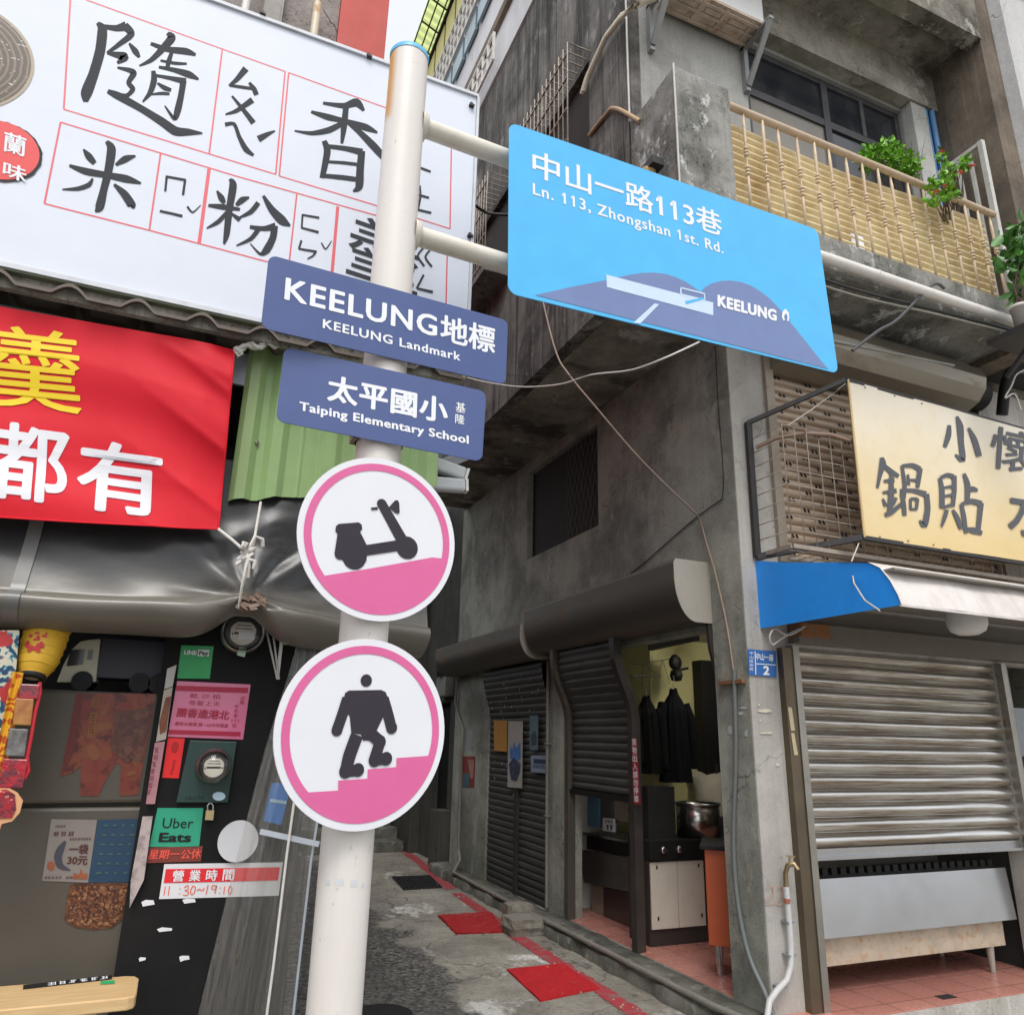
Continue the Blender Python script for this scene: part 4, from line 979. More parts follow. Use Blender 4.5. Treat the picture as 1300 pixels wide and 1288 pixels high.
def glyph_on_banner(body, bl, br, tl, mat, name, bold):
    s = MB(); txt(s, body, pr_, bl, br, tl, d=0, bold=bold)
    bm = bmesh.new()
    me = bpy.data.meshes.new('tmp'); me.from_pydata([tuple(v) for v in s.v], [], s.f); bm.from_mesh(me); bpy.data.meshes.remove(me)
    bmesh.ops.triangulate(bm, faces=bm.faces)
    bmesh.ops.subdivide_edges(bm, edges=[e for e in bm.edges if e.calc_length() > .02], cuts=5)
    bmesh.ops.triangulate(bm, faces=bm.faces)
    vs = []
    for v in bm.verts: q = Vector(v.co); q.y -= wr(q.x, q.z)+.0026; vs.append(q)
    for i, v in enumerate(bm.verts): v.index = i
    o = MB(); o.add(vs, [[v.index for v in f.verts] for f in bm.faces]); bm.free()
    return o.build(name, mat, bn)
Zb = lambda x, y: (x/2.927, 360+y/2.927)
M_yelc = paint('yellow cloth print', (.85,.62,.01), .55, .03)
M_whc = paint('white cloth print', (.74,.74,.78), .55, .05)
glyph_on_banner('羹', Zb(-45,452), Zb(300,484), Zb(-30,155), M_yelc, 'yellow_lettering', .010)
glyph_on_banner('都', Zb(-36,800), Zb(245,826), Zb(-20,515), M_whc, 'white_lettering', .024)
glyph_on_banner('有', Zb(288,838), Zb(590,872), Zb(304,578), M_whc, 'white_lettering', .024)
M_rope = paint('white cotton rope', (.72,.69,.64), .8, .2, (.4,.36,.3), grime=12)
def rope(pts, r=.006, twist=True):
    s = MB(); s.tube(pts, r, 6)
    return s
s = MB()
A = [pr_.at(297+i*68/12, 445-8*i/12+3*sin(i*1.5), .02) for i in range(13)]
for ph in (0, 1): s.tube([q+Vector((0,.009*cos(i*1.3+ph*pi),.009*sin(i*1.3+ph*pi))) for i, q in enumerate(A)], .009, 6)
s.tube([pr_.at(*q, .02) for q in ((297,447),(302,455),(307,452),(300,443))], .006, 6)
kn = pr_.at(312, 706, .06)
s.tube([pr_.at(277,673,.02), pr_.at(293,688,.045), kn], .006, 6)
rr = random.Random(1)
for i in range(9):
    a = kn+Vector((rr.uniform(-.02,.02), rr.uniform(-.02,.01), rr.uniform(-.03,.03)))
    s.tube([a, a+Vector((rr.uniform(-.025,.025),-.012,rr.uniform(-.02,.02))), a+Vector((rr.uniform(-.03,.03),.0,rr.uniform(-.03,.03)))], .007, 6)
s.tube([kn, kn+Vector((.02,-.02,.06)), kn+Vector((.045,-.01,.055)), kn+Vector((.05,0,.03))], .008, 6)
s.tube([kn, kn+Vector((.01,-.01,-.04)), kn+Vector((.012,0,-.09))], .008, 6)
s.build('rope', M_rope, bn)

# ---------------- green ribbed sheet
pg = PY(2.96)
gq = ((318,433),(558,470),(553,618),(289,637))
gn = thing('corrugated_screen', (.45, 2.96, 2.45), 'light green ribbed metal sheet hanging behind the pole signs', 'screen')
def gpt(u, v):
    a = tuple(lerp(gq[0][i], gq[1][i], u) for i in (0,1)); c_ = tuple(lerp(gq[3][i], gq[2][i], u) for i in (0,1))
    q = pg.at(lerp(a[0],c_[0],v), lerp(a[1],c_[1],v))
    r = 0
    for c0 in (.05,.20,.47,.74,.97):
        t = abs(u-c0)/.035; r = max(r, min(1, max(0, 1.7-t))*.026)
    for c0 in (.33,.60,.86): r = max(r, max(0, 1-abs(u-c0)/.012)*.006)
    q.y -= r; q.z += .004*sin(u*31)*(v > .99); return q
M_green = paint('light green sheet paint', (.30,.45,.19), .42, .4, (.25,.22,.10), grime=2.2, streak=True)
s = MB(); s.grid(gpt, 240, 16, False); s.build('ribbed_sheet', M_green, gn)
s = MB()
for q in ((325,563),(419,580),(538,560)): 
    a = pg.at(*q, .006); s.lathe(a, [(0,.012),(.006,.010),(.008,.004),(.012,.002),(.012,0)], 10, (0,-1,0))
s.build('screw', M_rust, gn)
# awning arms whose pale ends stick out beside the green sheet
for i, (a, b_, lab) in enumerate((((520,578),(590,603),'upper pale awning arm end sticking out beside the green sheet'), ((520,612),(590,617),'lower pale awning arm end sticking out beside the green sheet'))):
    A, B = at(*a, Y=3.05), at(*b_, Y=3.02)
    t = thing('folding_strut', A, lab.replace('awning arm', 'folding strut'), 'strut', 'struts beside the green sheet')
    s = MB(); s.bar(A, B, .055, .06); s.build('tube', paint('pale grey arm enamel', (.55,.58,.60), .4, .2), t, bevel=.012)
    MB().bar(B, B+(B-A).normalized()*.012, .05, .056).build('end_cap', M_pvc, t)
s = MB(); s.bar(at(560,590,Y=3.04), at(598,575,Y=3.3), .05, .04); tag(s.build('angle_bracket', M_galv, origin=at(560,590,Y=3.04)), 'dull metal awning bracket under the lower navy plate', 'bracket')

# ---------------- rolled plastic awning
mt, n, b = new_mat('grimy clear tarpaulin'); p = pos(n)
sep = n.nodes.new('ShaderNodeSeparateXYZ'); n.links.new(p, sep.inputs[0])
zz = math_(n, 'ADD', sep.outputs[2], math_(n, 'MULTIPLY', math_(n, 'SUBTRACT', noise(n, p, 2.2, 4, .6, (1,1,2)), .5), .22))
c = mix(n, ramp(n, math_(n, 'MULTIPLY', zz, .25), .505, .535), (.17,.155,.13), (.034,.035,.036))
c = mix(n, math_(n, 'MULTIPLY', ramp(n, noise(n, p, 6, 7, .75, (1,1,3)), .52, .72), .3), c, (.11,.10,.085))
n.links.new(c, b.inputs['Base Color'])
n.links.new(math_(n, 'ADD', .20, math_(n, 'MULTIPLY', noise(n, p, 9, 6, .75), .22)), b.inputs['Roughness']); b.inputs['Specular IOR Level'].default_value = .55
b.inputs['Coat Weight'].default_value = .0; b.inputs['Coat Roughness'].default_value = .18
bump(n, b, noise(n, p, 5, 3, .5, (1,1,1.6)), .16, .014)
M_tarp = mt
tp = thing('rolled_tarpaulin', (.0, 2.95, 1.95), 'rolled up glossy grey plastic tarpaulin awning below the red banner', 'tarpaulin')
TX = at(313,765,Y=2.9); 
def tarp(u, v):
    x = -1.3+u*2.17
    cin = math.exp(-((x-TX.x)/.10)**2); cin2 = math.exp(-((x-TX.x)/.3)**2)
    zb = 1.925+.012*sin(3*x) - .03*(x > TX.x)*min(1, (x-TX.x)*3) + .085*cin
    zt = 2.62
    rad = .10*(1-.45*cin)
    if v < .5: z = lerp(zt, zb+rad*1.1, v*2); y = 2.985-.09*(v*2)**2
    else:
        a = (v-.5)*2*pi*1.05; z = zb+rad-rad*sin(a/2+0)*0 + rad*(cos(a)-1)*.5 + .0; y = 2.895+.0 - rad*.75*sin(a) + .09*(1-cos(a))*.5; z = zb+rad*1.1*(1+cos(a))/2
    dx, dz = x-TX.x, z-(TX.z+.03)
    th = math.atan2(dz, dx); dist = sqrt(dx*dx+dz*dz)
    fall = math.exp(-dist*2.4)*min(1, dist*10)
    y -= fall*(.013*sin(th*5+.9+dist*3)+.006*sin(th*9+2+x*4)+.002*sin(th*17+dist*9))*(1.0 if z > TX.z-.02 else .35) + .006*sin(x*14+z*20)*math.exp(-dist)
    env = min(1, max(0, (2.44-z)*7))*math.exp(-((dx-.14)/.34)**2)*min(1, max(0, (z-TX.z+.06)*6))*(1-math.exp(-(dist/.12)**2)*.5)
    sl = dz*.86-dx*.50
    y -= env*(.024*(.5+.5*sin(sl*30+.9*sin(x*6)))**2 + .002*sin(sl*61+1+x*3))
    y -= .015*sin(x*2.2+1)*min(1, v*2) + .0012*sin(x*6+z*23+sin(x*9))
    z -= .05*math.exp(-dist*3.5)*min(1, dist*6)*sin(th*7)*.25
    return Vector((x, y, z))
s = MB(); s.grid(tarp, 260, 70); s.build('plastic_sheet', M_tarp, tp)
s = MB(); s.add([tarp(1, .5+.5*i/30) for i in range(31)] , [list(range(31))]); s.build('roll_end', M_tarp, tp)
s = MB(); um = (at(32,720,Y=2.9).x+1.3)/2.17
s.grid(lambda u, v: tarp(um-.010+.02*u-.006*v, v*.86)+Vector((0,-.006,0)), 2, 40)
s.build('welded_seam', paint('pale tarpaulin seam', (.17,.168,.16), .3, .4), tp)
s = MB(); s.tube([at(330,640,Y=2.9)+Vector((0,-.03,0)), at(322,690,Y=2.82), at(312,720,Y=2.79), at(307,745,Y=2.80), at(303,772,Y=2.86)], .0055, 6); s.build('tie_cord', M_rope, tp)
rr = random.Random(9); s = MB()
for i in range(26):
    a = TX+Vector((rr.uniform(-.03,.06), rr.uniform(-.07,-.02), rr.uniform(-.03,.03))); s.obox(a, (rr.uniform(.005,.018),0,rr.uniform(-.006,.006)), (0,.008,.003), (rr.uniform(-.004,.004),.002,.006))
s.build('crumpled_wad', paint('crumpled brown plastic', (.20,.13,.09), .4, .5), tp)

# ---------------- clear hanging curtain
mt, n, b = new_mat('clear pvc sheet'); p = pos(n)
o_ = [q for q in n.nodes if q.type == 'OUTPUT_MATERIAL'][0]
tr = N(n, 'ShaderNodeBsdfTransparent'); tr.inputs[0].default_value = (.86,.87,.85,1)
b.inputs['Base Color'].default_value = (.40,.365,.32,1); b.inputs['Roughness'].default_value = .1; b.inputs['Specular IOR Level'].default_value = .6
ms = N(n, 'ShaderNodeMixShader')
fz_ = ramp(n, noise(n, p, 11, 7, .75, (9, 9, .14)), .44, .68)
n.links.new(math_(n, 'ADD', .09, math_(n, 'MULTIPLY', fz_, .14)), ms.inputs[0]); n.links.new(tr.outputs[0], ms.inputs[1]); n.links.new(b.outputs[0], ms.inputs[2])
gs_ = N(n, 'ShaderNodeBsdfGlossy', Roughness=.07); gs_.inputs[0].default_value = (1,1,1,1); lw_ = N(n, 'ShaderNodeLayerWeight', Blend=.42); m2_ = N(n, 'ShaderNodeMixShader')
n.links.new(math_(n, 'ADD', .05, math_(n, 'MULTIPLY', lw_.outputs['Facing'], .40)), m2_.inputs[0]); n.links.new(ms.outputs[0], m2_.inputs[1]); n.links.new(gs_.outputs[0], m2_.inputs[2]); n.links.new(m2_.outputs[0], o_.inputs[0])
bp_ = N(n, 'ShaderNodeBump', Strength=.35, Distance=.01); n.links.new(fz_, bp_.inputs['Height']); n.links.new(bp_.outputs[0], gs_.inputs['Normal'])
M_clear = mt
ct = thing('plastic_curtain', (.35, 3.0, .3), 'clear plastic curtain hanging in folds beside the black board', 'curtain')
Lc = [(388,780),(365,860),(337,950),(303,1080),(252,1288),(215,1440)]; Rc = [(430,780),(424,880),(412,980),(394,1090),(371,1288),(352,1440)]
pc = PY(3.02)
def ipl(P, v):
    t = v*(len(P)-1); i = min(int(t), len(P)-2); f = t-i; return (lerp(P[i][0],P[i+1][0],f), lerp(P[i][1],P[i+1][1],f))
def cpt(u, v):
    a, c_ = ipl(Lc, v), ipl(Rc, v); q = pc.at(lerp(a[0],c_[0],u), lerp(a[1],c_[1],u))
    q.y += .018*sin(u*10+v*2)*(.4+.6*v) + .006*sin(u*27+v*3) + .0018*sin(u*67+v*3); return q
s = MB(); s.grid(cpt, 110, 60); s.build('clear_sheet', M_clear, ct)
s = MB(); s.tube([cpt(1, i/40) for i in range(41)], .005, 6); s.build('welded_edge', paint('blue grey pvc edge', (.42,.46,.52), .3, .2), ct)
s = MB(); s.tube([pc.at(376,980,.05), pc.at(362,1080,.05), pc.at(345,1220,.05), pc.at(334,1300,.05)], .0048, 6); s.build('pull_cord', M_rope, ct)
s = MB(); s.grid(lambda u, v: pc.at(lerp(lerp(330,345,v*0),404,u)-2*v, lerp(1050,1066,u)+7*v, .035), 4, 1); s.build('clear_tape', paint('pale tape', (.52,.56,.62), .3, .2), ct)

# ---------------- black notice board and what is stuck on it
YP = 3.14
pp = PY(YP)
bd = MB().box(-.075,.398,YP,YP+.05,GZ,2.6).build('black_board', paint('black board paint', (.010,.0095,.0095), .65, .3, (.03,.03,.029), grime=4, spec=.2), origin=(.2,YP,GZ))
tag(bd, 'tall black board covered with stickers and electricity meters', 'board')
ZA = lambda x, y: (180+x/5.417, 780+y/5.417)
ZB = lambda x, y: (180+x/4.471, 1000+y/4.471)
def sheet(name, pl, c, mat, label, cat, d=.003, group=None, th=.0015):
    P = [pl.at(*q, d=d) for q in c]
    t = thing(name, sum(P, Vector())/4, label, cat, group)
    MB().prism(P[::-1], pl.n*-th).build('sheet', mat, t)
    return t
t = sheet('payment_sticker', pp, [ZA(272,210),ZA(494,218),ZA(467,440),ZA(243,438)], paint('green sticker', (.02,.36,.10), .4, .05), 'small green sticker reading LINE Pay at the top of the black board', 'sticker')
s = MB(); txt(s, 'LINE', pp, ZA(292,272), ZA(374,276), ZA(296,244), d=.005, bold=.05, mode='lat'); s.poly([pp.at(*ZA(*q), d=.005) for q in ((388,240),(466,243),(460,288),(383,285))]); s.build('lettering', M_lett, t)
s = MB(); txt(s, 'Pay', pp, ZA(393,277), ZA(455,279), ZA(398,250), d=.007, bold=.04, mode='lat'); s.build('dark_lettering', paint('dark green print', (.01,.09,.03)), t)
M_pinkp = paint('glossy pink paper', (.66,.16,.29), .25, .08, (.7,.3,.45), grime=2, coat=.5)
M_crim = paint('crimson print', (.42,.01,.05), .4, .05)
t = sheet('pink_notice', pp, [ZA(243,456),ZA(748,480),ZA(696,858),ZA(178,838)], M_pinkp, 'glossy pink notice with crimson characters below the green LINE sticker', 'notice')
s = MB()
for (y0, y1, dx) in ((487,525,-10),(790,822,-62)): s.poly([pp.at(*ZA(*q), d=.0045) for q in ((248+dx,y0),(742+dx,y0+16),(738+dx,y1+14),(244+dx,y1-2))])
txt(s, '團香進港北', pp, ZA(238,700), ZA(594,722), ZA(252,640), d=.005, bold=.03)
txt(s, '懿 沙 柏', pp, ZA(328,572), ZA(538,580), ZA(332,540), d=.005); txt(s, '母聖上天', pp, ZA(322,620), ZA(534,630), ZA(327,588), d=.005, space=1.25)
txt(s, '羹粉米香隨 路一山中市隆基', pp, ZA(226,760), ZA(592,776), ZA(232,734), d=.005, bold=.01)
for i, q in enumerate('武龍'): txt(s, q, pp, ZA(676-4*i,586+30*i), ZA(706-4*i,587+30*i), ZA(680-4*i,560+30*i), d=.005)
for i, q in enumerate('寺約番'): txt(s, q, pp, ZA(637-4*i,642+32*i), ZA(664-4*i,643+32*i), ZA(640-4*i,616+32*i), d=.005)
txt(s, '111', pp, ZA(612,738), ZA(664,741), ZA(615,716), d=.005); txt(s, '號', pp, ZA(620,776), ZA(648,777), ZA(623,748), d=.005)
s.build('lettering', M_crim, t)
t = sheet('red_paper', pp, [ZA(180,845),ZA(296,850),ZA(254,1124),ZA(140,1120)], paint('fluorescent red paper', (.82,.02,.02), .5, .03), 'bright red paper slip beside the lower electricity meter', 'paper slip')
s = MB()
for i in range(4): scrawl(s, pp, ZA(204-6*i,1020+26*i), ZA(236-6*i,1021+26*i), ZA(208-6*i,998+26*i), 1, .005)
s.poly([pp.at(*ZA(228+24*cos(a/18*2*pi)-.12*38*sin(a/18*2*pi), 910+38*sin(a/18*2*pi)), d=.005) for a in range(18)])
s.build('lettering', paint('dark red print', (.45,.008,.01), .5), t)
# electricity meters
def meter(c, r, label, backplate):
    t = thing('electricity_meter', c, label, 'meter', 'electricity meters')
    if backplate:
        P = [pp.at(*ZA(*q), d=.02) for q in backplate]; MB().prism(P[::-1], (0,.018,0)).build('back_plate', paint('dark green enamel', (.018,.05,.042), .4, .2, (.08,.1,.09)), t, bevel=.004)
    y = -.02
    s = MB(); s.lathe(c, [(r*1.02,.0),(r*1.02,.03),(r*.96,.045),(r*.88,.05)], 36, (0,-1,0)); s.build('ring', metal('dull meter ring', (.35,.35,.33), .35, .1), t)
    s = MB(); s.lathe(c, [(r*.88,.045),(0,.045)], 36, (0,-1,0)); s.build('dark_dial', paint('dark dial', (.05,.048,.042), .4, .2), t)
    f = MB(); q = r*.62
    f.poly([c+Vector((q*cos(a)*.98, -.0475, -.004+q*.93*sin(a))) for a in [radians(x) for x in (205,225,250,270,290,315,335,20,40,62,118,140,160)]]); fp = f.build('face_plate', paint('cream meter face', (.60,.56,.47), .4, .1), t)
    s = MB()
    for (a0, a1, z0, z1) in ((-.4,.4,-.13,-.03),(-.5,-.44,-.16,-.08),(.44,.52,-.14,-.06),(-.38,.38,.12,.16),(-.3,.3,.28,.31)): s.quad(*[c+Vector((r*x, -.0485, r*z)) for x, z in ((a0,z0),(a1,z0),(a1,z1),(a0,z1))])
    s.build('register', M_black, t)
    s = MB(); s.lathe(c, [(r*.9,.045),(r*.88,.085),(r*.78,.105),(0,.112)], 36, (0,-1,0)); s.build('glass_cover', M_cover, t)
    return t
mt, n, b = new_mat('meter glass cover'); o_ = [q for q in n.nodes if q.type == 'OUTPUT_MATERIAL'][0]
tr = N(n, 'ShaderNodeBsdfTransparent'); gl = N(n, 'ShaderNodeBsdfGlossy', Roughness=.05); ms = N(n, 'ShaderNodeMixShader'); lw = N(n, 'ShaderNodeFresnel', IOR=1.45)
n.links.new(lw.outputs[0], ms.inputs[0]); n.links.new(tr.outputs[0], ms.inputs[1]); n.links.new(gl.outputs[0], ms.inputs[2]); n.links.new(ms.outputs[0], o_.inputs[0]); M_cover = mt
c2 = pp.at(*ZA(490,1035), d=.022); r2 = (pp.at(*ZA(608,1040), d=.022)-c2).length
t = meter(c2, r2, 'electricity meter with cream dial on a dark green back plate', [(330,862),(652,872),(590,1290),(235,1290)])
s = MB(); s.poly([pp.at(*ZA(528+44*cos(a/20*2*pi), 1244+30*sin(a/20*2*pi)), d=.024) for a in range(20)]); s.build('oval_tag', paint('pale blue tag', (.5,.68,.78), .3, .05), t)
s = MB(); scrawl(s, pp, ZB(240,64), ZB(355,60), ZB(240,44), 5, .0225); s.build('stamp', paint('faint dark stamp', (.01,.018,.016)), t)
c1 = pp.at(*ZA(690,130), d=.012); r1 = (pp.at(*ZA(840,130), d=.012)-c1).length
t = meter(c1, r1, 'electricity meter half hidden under the tarpaulin with white seal label', None)
s = MB(); P = [c1+Vector((r1*x, -.049, r1*z)) for x, z in ((-.2,-.36),(.5,-.33),(.5,.0),(-.2,-.03))]; s.poly(P); s.build('seal_label', paint('white seal label', (.7,.68,.72), .4, .05), t)
s = MB(); s.poly([pp.at(*ZA(*q), d=.065) for q in ((662,232),(712,240),(698,302),(645,288))]); s.build('seal_tag', paint('pale green seal', (.45,.58,.48), .4), t)
t = sheet('delivery_sticker', pp, [ZB(90,112),ZB(350,112),ZB(325,332),ZB(42,332)], paint('teal green sticker', (.025,.34,.20), .45, .06), 'teal green sticker reading Uber Eats on the black board', 'sticker')
s = MB(); txt(s, 'Uber', pp, ZB(114,225), ZB(288,225), ZB(124,165), d=.005, bold=.0, mode='lat'); txt(s, 'Eats', pp, ZB(98,302), ZB(274,302), ZB(106,250), d=.005, bold=.035, mode='lat'); s.build('lettering', M_black, t)
t = sheet('closing_day_strip', pp, [ZB(44,336),ZB(346,328),ZB(335,414),ZB(26,424)], paint('brown red strip', (.20,.035,.025), .5, .2), 'brown red strip with scarlet characters under the teal sticker', 'sticker')
s = MB(); txt(s, '星期一', pp, ZB(36,402), ZB(208,398), ZB(48,350), d=.005, bold=.02); txt(s, '公休', pp, ZB(218,402), ZB(332,396), ZB(228,348), d=.005, bold=.02); s.build('lettering', paint('scarlet print', (.85,.10,.07)), t)
t = sheet('opening_hours_sign', pp, [ZB(128,430),ZB(800,420),ZB(776,609),ZB(98,628)], paint('white plastic sign', (.72,.72,.74), .35, .08), 'white opening hours sign with a red heading partly behind the curtain', 'sign')
MB().poly([pp.at(*ZB(*q), d=.0045) for q in ((137,458),(784,447),(772,522),(124,537))]).build('red_heading', paint('red heading film', (.75,.02,.03), .4, .03), t)
s = MB()
for i, q in enumerate('營業時間'): txt(s, q, pp, ZB(172+95*i,528-2*i), ZB(234+95*i,526-2*i), ZB(180+95*i,466-2*i), d=.006, bold=.02)
s.build('heading_lettering', M_lett, t)
s = MB(); fz = lambda x, y, d: pp.at(*ZB(x, y), d=d)
for i, q in enumerate(([(134,556,5),(126,606,5)],[(158,554,5),(150,606,5)],[(218,566,6),(217,572,6)],[(214,594,6),(213,600,6)],[(240,562,5),(262,550,5),(262,572,5),(244,578,5),(266,588,5),(256,606,5),(234,602,5)],[(290,552,5),(276,580,5),(282,602,5),(298,590,5),(304,562,5),(290,552,5)],[(312,580,5),(328,570,5),(340,580,5),(356,566,5)],[(376,548,5),(364,602,5)],[(424,556,5),(404,548,5),(396,568,5),(416,572,5),(424,552,5),(414,598,5)],[(445,560,6),(444,566,6)],[(441,590,6),(440,596,6)],[(470,556,5),(464,600,5)],[(500,552,5),(490,580,5),(500,600,5),(512,570,5),(500,552,5)])): stroke(s, q, fz, .0046+i*.0001, 4)
s.build('handwriting', paint('orange red marker', (.80,.12,.05)), t)
# small things on the board
t = thing('padlock', pp.at(*ZB(385,150), d=.01), 'small brass padlock hanging below the green meter plate', 'padlock')
s = MB(); P = [pp.at(*ZB(*q), d=.006) for q in ((364,124),(410,124),(403,178),(358,177))]; s.prism(P[::-1], (0,-.016,0)); s.build('body', paint('brass', (.55,.43,.22), .35, .2, metal=.3), t)
s = MB(); s.tube([pp.at(*ZB(*q), d=.014) for q in ((374,126),(372,98),(382,84),(396,84),(404,98),(402,126))], .003, 6); s.build('shackle', M_steel, t)
t = thing('round_plate', pp.at(*ZB(545,300), d=.012), 'white round plate half covered by the clear curtain', 'plate')
c3 = pp.at(*ZB(545,298), d=.004); MB().cyl(c3, c3+Vector((0,-.012,0)), (pp.at(*ZB(430,298))-c3).length, n=48).build('disc', paint('white plastic disc', (.66,.66,.69), .4, .1), t)
M_scrap = paint('torn white tape', (.74,.74,.77), .7, .1)
rr = random.Random(12)
for (x, y, w_, h, lab) in ((36,652,38,18,'torn white tape scrap nearest the fridge below the hours sign'),(270,640,38,16,'torn white tape scrap just under the hours sign'),(131,803,42,13,'oblong white tape scrap in the middle of the bare black board'),(241,965,30,17,'lowest white tape scrap near the clear curtain'),(2,970,22,12,'lowest white tape scrap near the fridge')):
    pts = [(x-w_,y-h*.4),(x-w_*.4,y-h),(x+w_*.9,y-h*.9),(x+w_,y+h*.3),(x+w_*.2,y+h*.6),(x-w_*.8,y+h)]
    P = [pp.at(*ZB(a+rr.uniform(-3,3), c_+rr.uniform(-2,2)), d=.003) for a, c_ in pts]
    o = MB().prism(P[::-1], (0,.001,0)).build('tape_scrap', M_scrap, origin=P[0]); tag(o, lab, 'tape scrap', 'torn tape scraps on the black board')
t = sheet('blue_leaflet', PY(3.06), [ZB(738,-30),ZB(850,-30),ZB(790,208),ZB(690,186)], paint('bright blue leaflet', (.02,.20,.62), .4, .05), 'bright blue leaflet behind the curtain beside the round stair sign', 'leaflet')
MB().poly([PY(3.06).at(*ZB(*q), d=.0045) for q in ((730,60),(822,72),(818,90),(726,78))]).build('pale_band', paint('pale blue band', (.4,.6,.75)), t)
s = MB(); s.tube([at(338,800,Y=3.1), at(345,830,Y=3.08), at(352,862,Y=3.08)], .004, 5); s.tube([at(346,800,Y=3.1), at(350,830,Y=3.08), at(354,862,Y=3.08)], .004, 5)
s.tube([at(365,808,Y=3.05)+Vector((.0+.028*cos(a),0,.028*sin(a))) for a in [i/14*2*pi for i in range(15)]], .004, 5)
tag(s.build('wire_loop', M_cable_w, origin=at(350,820,Y=3.08)), 'pale wires and a loop hanging from the tarpaulin beside the upper meter', 'wire')
s = MB(); s.bar(at(359,800,Y=3.09), at(352,860,Y=3.09), .012); tag(s.build('white_stick', M_pvc, origin=at(356,830,Y=3.09)), 'short white plastic stick next to the hanging wires', 'stick')

# ---------------- fridge with papers
YFR = 3.17; pf_ = PY(YFR)
fr = thing('refrigerator', (-.40, 3.4, GZ), 'old olive grey two door refrigerator covered with posters', 'refrigerator')
M_fr = paint('olive grey fridge enamel', (.088,.076,.059), .35, .4, (.042,.036,.029), grime=1.6)
xr_ = pf_.at(208,882).x; xl_ = xr_-.60; zs_ = pf_.at(100,1022).z; zt_ = pf_.at(130,877).z
MB().box(xl_+.005, xr_-.005, YFR+.06, YFR+.62, GZ+.06, zt_-.005).build('cabinet', M_fr, fr)
MB().box(xl_, xr_, YFR, YFR+.055, zs_+.006, zt_).build('freezer_door', M_fr, fr, bevel=.012)
MB().box(xl_, xr_, YFR, YFR+.055, .12, zs_-.006).build('fridge_door', M_fr, fr, bevel=.012)
s = MB(); s.box(xl_+.02, xr_-.02, YFR+.01, YFR+.1, GZ, .11); s.build('kick_plate', M_black, fr)
Zf = lambda x, y: (x/4.6, 780+y/4.6); Zg = lambda x, y: (x/4.473, 1000+y/4.473)
mt, n, b = new_mat('faded red gold calendar print'); p = pos(n)
c = mix(n, ramp(n, noise(n, p, 9, 5, .6), .38, .62), (.17,.022,.016), (.20,.05,.02)); c = mix(n, ramp(n, noise(n, p, 17, 5, .65), .52, .62), c, (.075,.014,.012)); n.links.new(c, b.inputs['Base Color']); b.inputs['Roughness'].default_value = .4
MP_cal = mt
t = thing('red_calendar', pf_.at(120,930), 'torn red and gold poster on the freezer door', 'poster')
P = [pf_.at(*Zf(*q), d=.003) for q in ((445,458),(912,462),(805,1052),(700,1056),(706,880),(680,862),(600,1000),(575,1058),(470,1056),(472,880),(430,920),(350,945),(400,700))]
MB().poly(P).prism([q+Vector((0,.0014,0)) for q in P], (0,-.001,0)).build('sheet', MP_cal, t)
s = MB(); s.poly([pf_.at(*Zf(*q), d=.0055) for q in ((452,470),(484,470),(432,800),(372,930),(358,930))]); s.build('dark_border', paint('dark maroon print', (.13,.02,.02)), t)
s = MB()
for i in range(3): scrawl(s, pf_, Zf(522-12*i,545+88*i), Zf(588-12*i,548+88*i), Zf(530-12*i,478+88*i), 1, .0056)
s.build('gold_lettering', paint('dull gold print', (.22,.09,.02)), t)
s = MB(); s.poly([pf_.at(*Zf(*q), d=.0052) for q in ((660,570),(880,540),(860,700),(840,790),(720,790),(640,760),(670,660))]); s.build('dark_figure_print', paint('dull maroon print', (.085,.028,.022), .4, .5, (.2,.07,.05), grime=20), t)
t = sheet('price_flyer', pf_, [Zg(292,175),Zg(552,180),Zg(500,535),Zg(240,525)], paint('dim white flyer', (.24,.21,.19), .4, .25, (.2,.16,.13)), 'pale flyer reading 30 yuan a bag on the fridge door', 'flyer')
s = MB(); txt(s, '一袋', pf_, Zg(392,372), Zg(498,372), Zg(398,318), d=.005, bold=.03); txt(s, '30元', pf_, Zg(382,432), Zg(494,432), Zg(388,385), d=.005, bold=.03)
scrawl(s, pf_, Zg(296,272), Zg(425,270), Zg(300,245), 3, .005); scrawl(s, pf_, Zg(312,222), Zg(372,222), Zg(314,208), 5, .005); scrawl(s, pf_, Zg(394,296), Zg(518,294), Zg(396,280), 8, .005); scrawl(s, pf_, Zg(250,514), Zg(350,514), Zg(254,498), 5, .005); scrawl(s, pf_, Zg(370,514), Zg(450,512), Zg(374,498), 4, .005)
s.build('lettering', paint('dark brown print', (.08,.015,.015)), t)
s = MB(); fz = lambda x, y, d: pf_.at(*Zg(x, y), d=d)
stroke(s, [(372,300,14),(345,345,40),(330,390,44),(345,440,36),(400,465,6)], fz, .0051); s.build('ink_figure', paint('ink blue print', (.05,.05,.07)), t)
s = MB(); s.poly([fz(290+22*cos(a/16*2*pi), 440+26*sin(a/16*2*pi), .0052) for a in range(16)]); s.poly([fz(*q, .0052) for q in ((410,512),(420,480),(450,490),(460,455),(475,490),(496,480),(496,515))]); s.build('orange_print', paint('rust orange print', (.30,.08,.03)), t)
t = sheet('blue_timetable', pf_, [Zg(556,180),Zg(800,172),Zg(750,530),Zg(500,536)], paint('deep blue timetable', (.016,.048,.095), .35, .2, (.06,.12,.16)), 'deep blue printed sheet beside the pale flyer on the fridge', 'leaflet')
s = MB(); rr = random.Random(8)
for i in range(6):
    for j in range(4):
        x, y = 590+j*52-i*9, 205+i*54; s.poly([fz(x+q[0], y+q[1], .005) for q in ((0,0),(rr.randint(14,30),-2),(rr.randint(12,28),10),(0,12))])
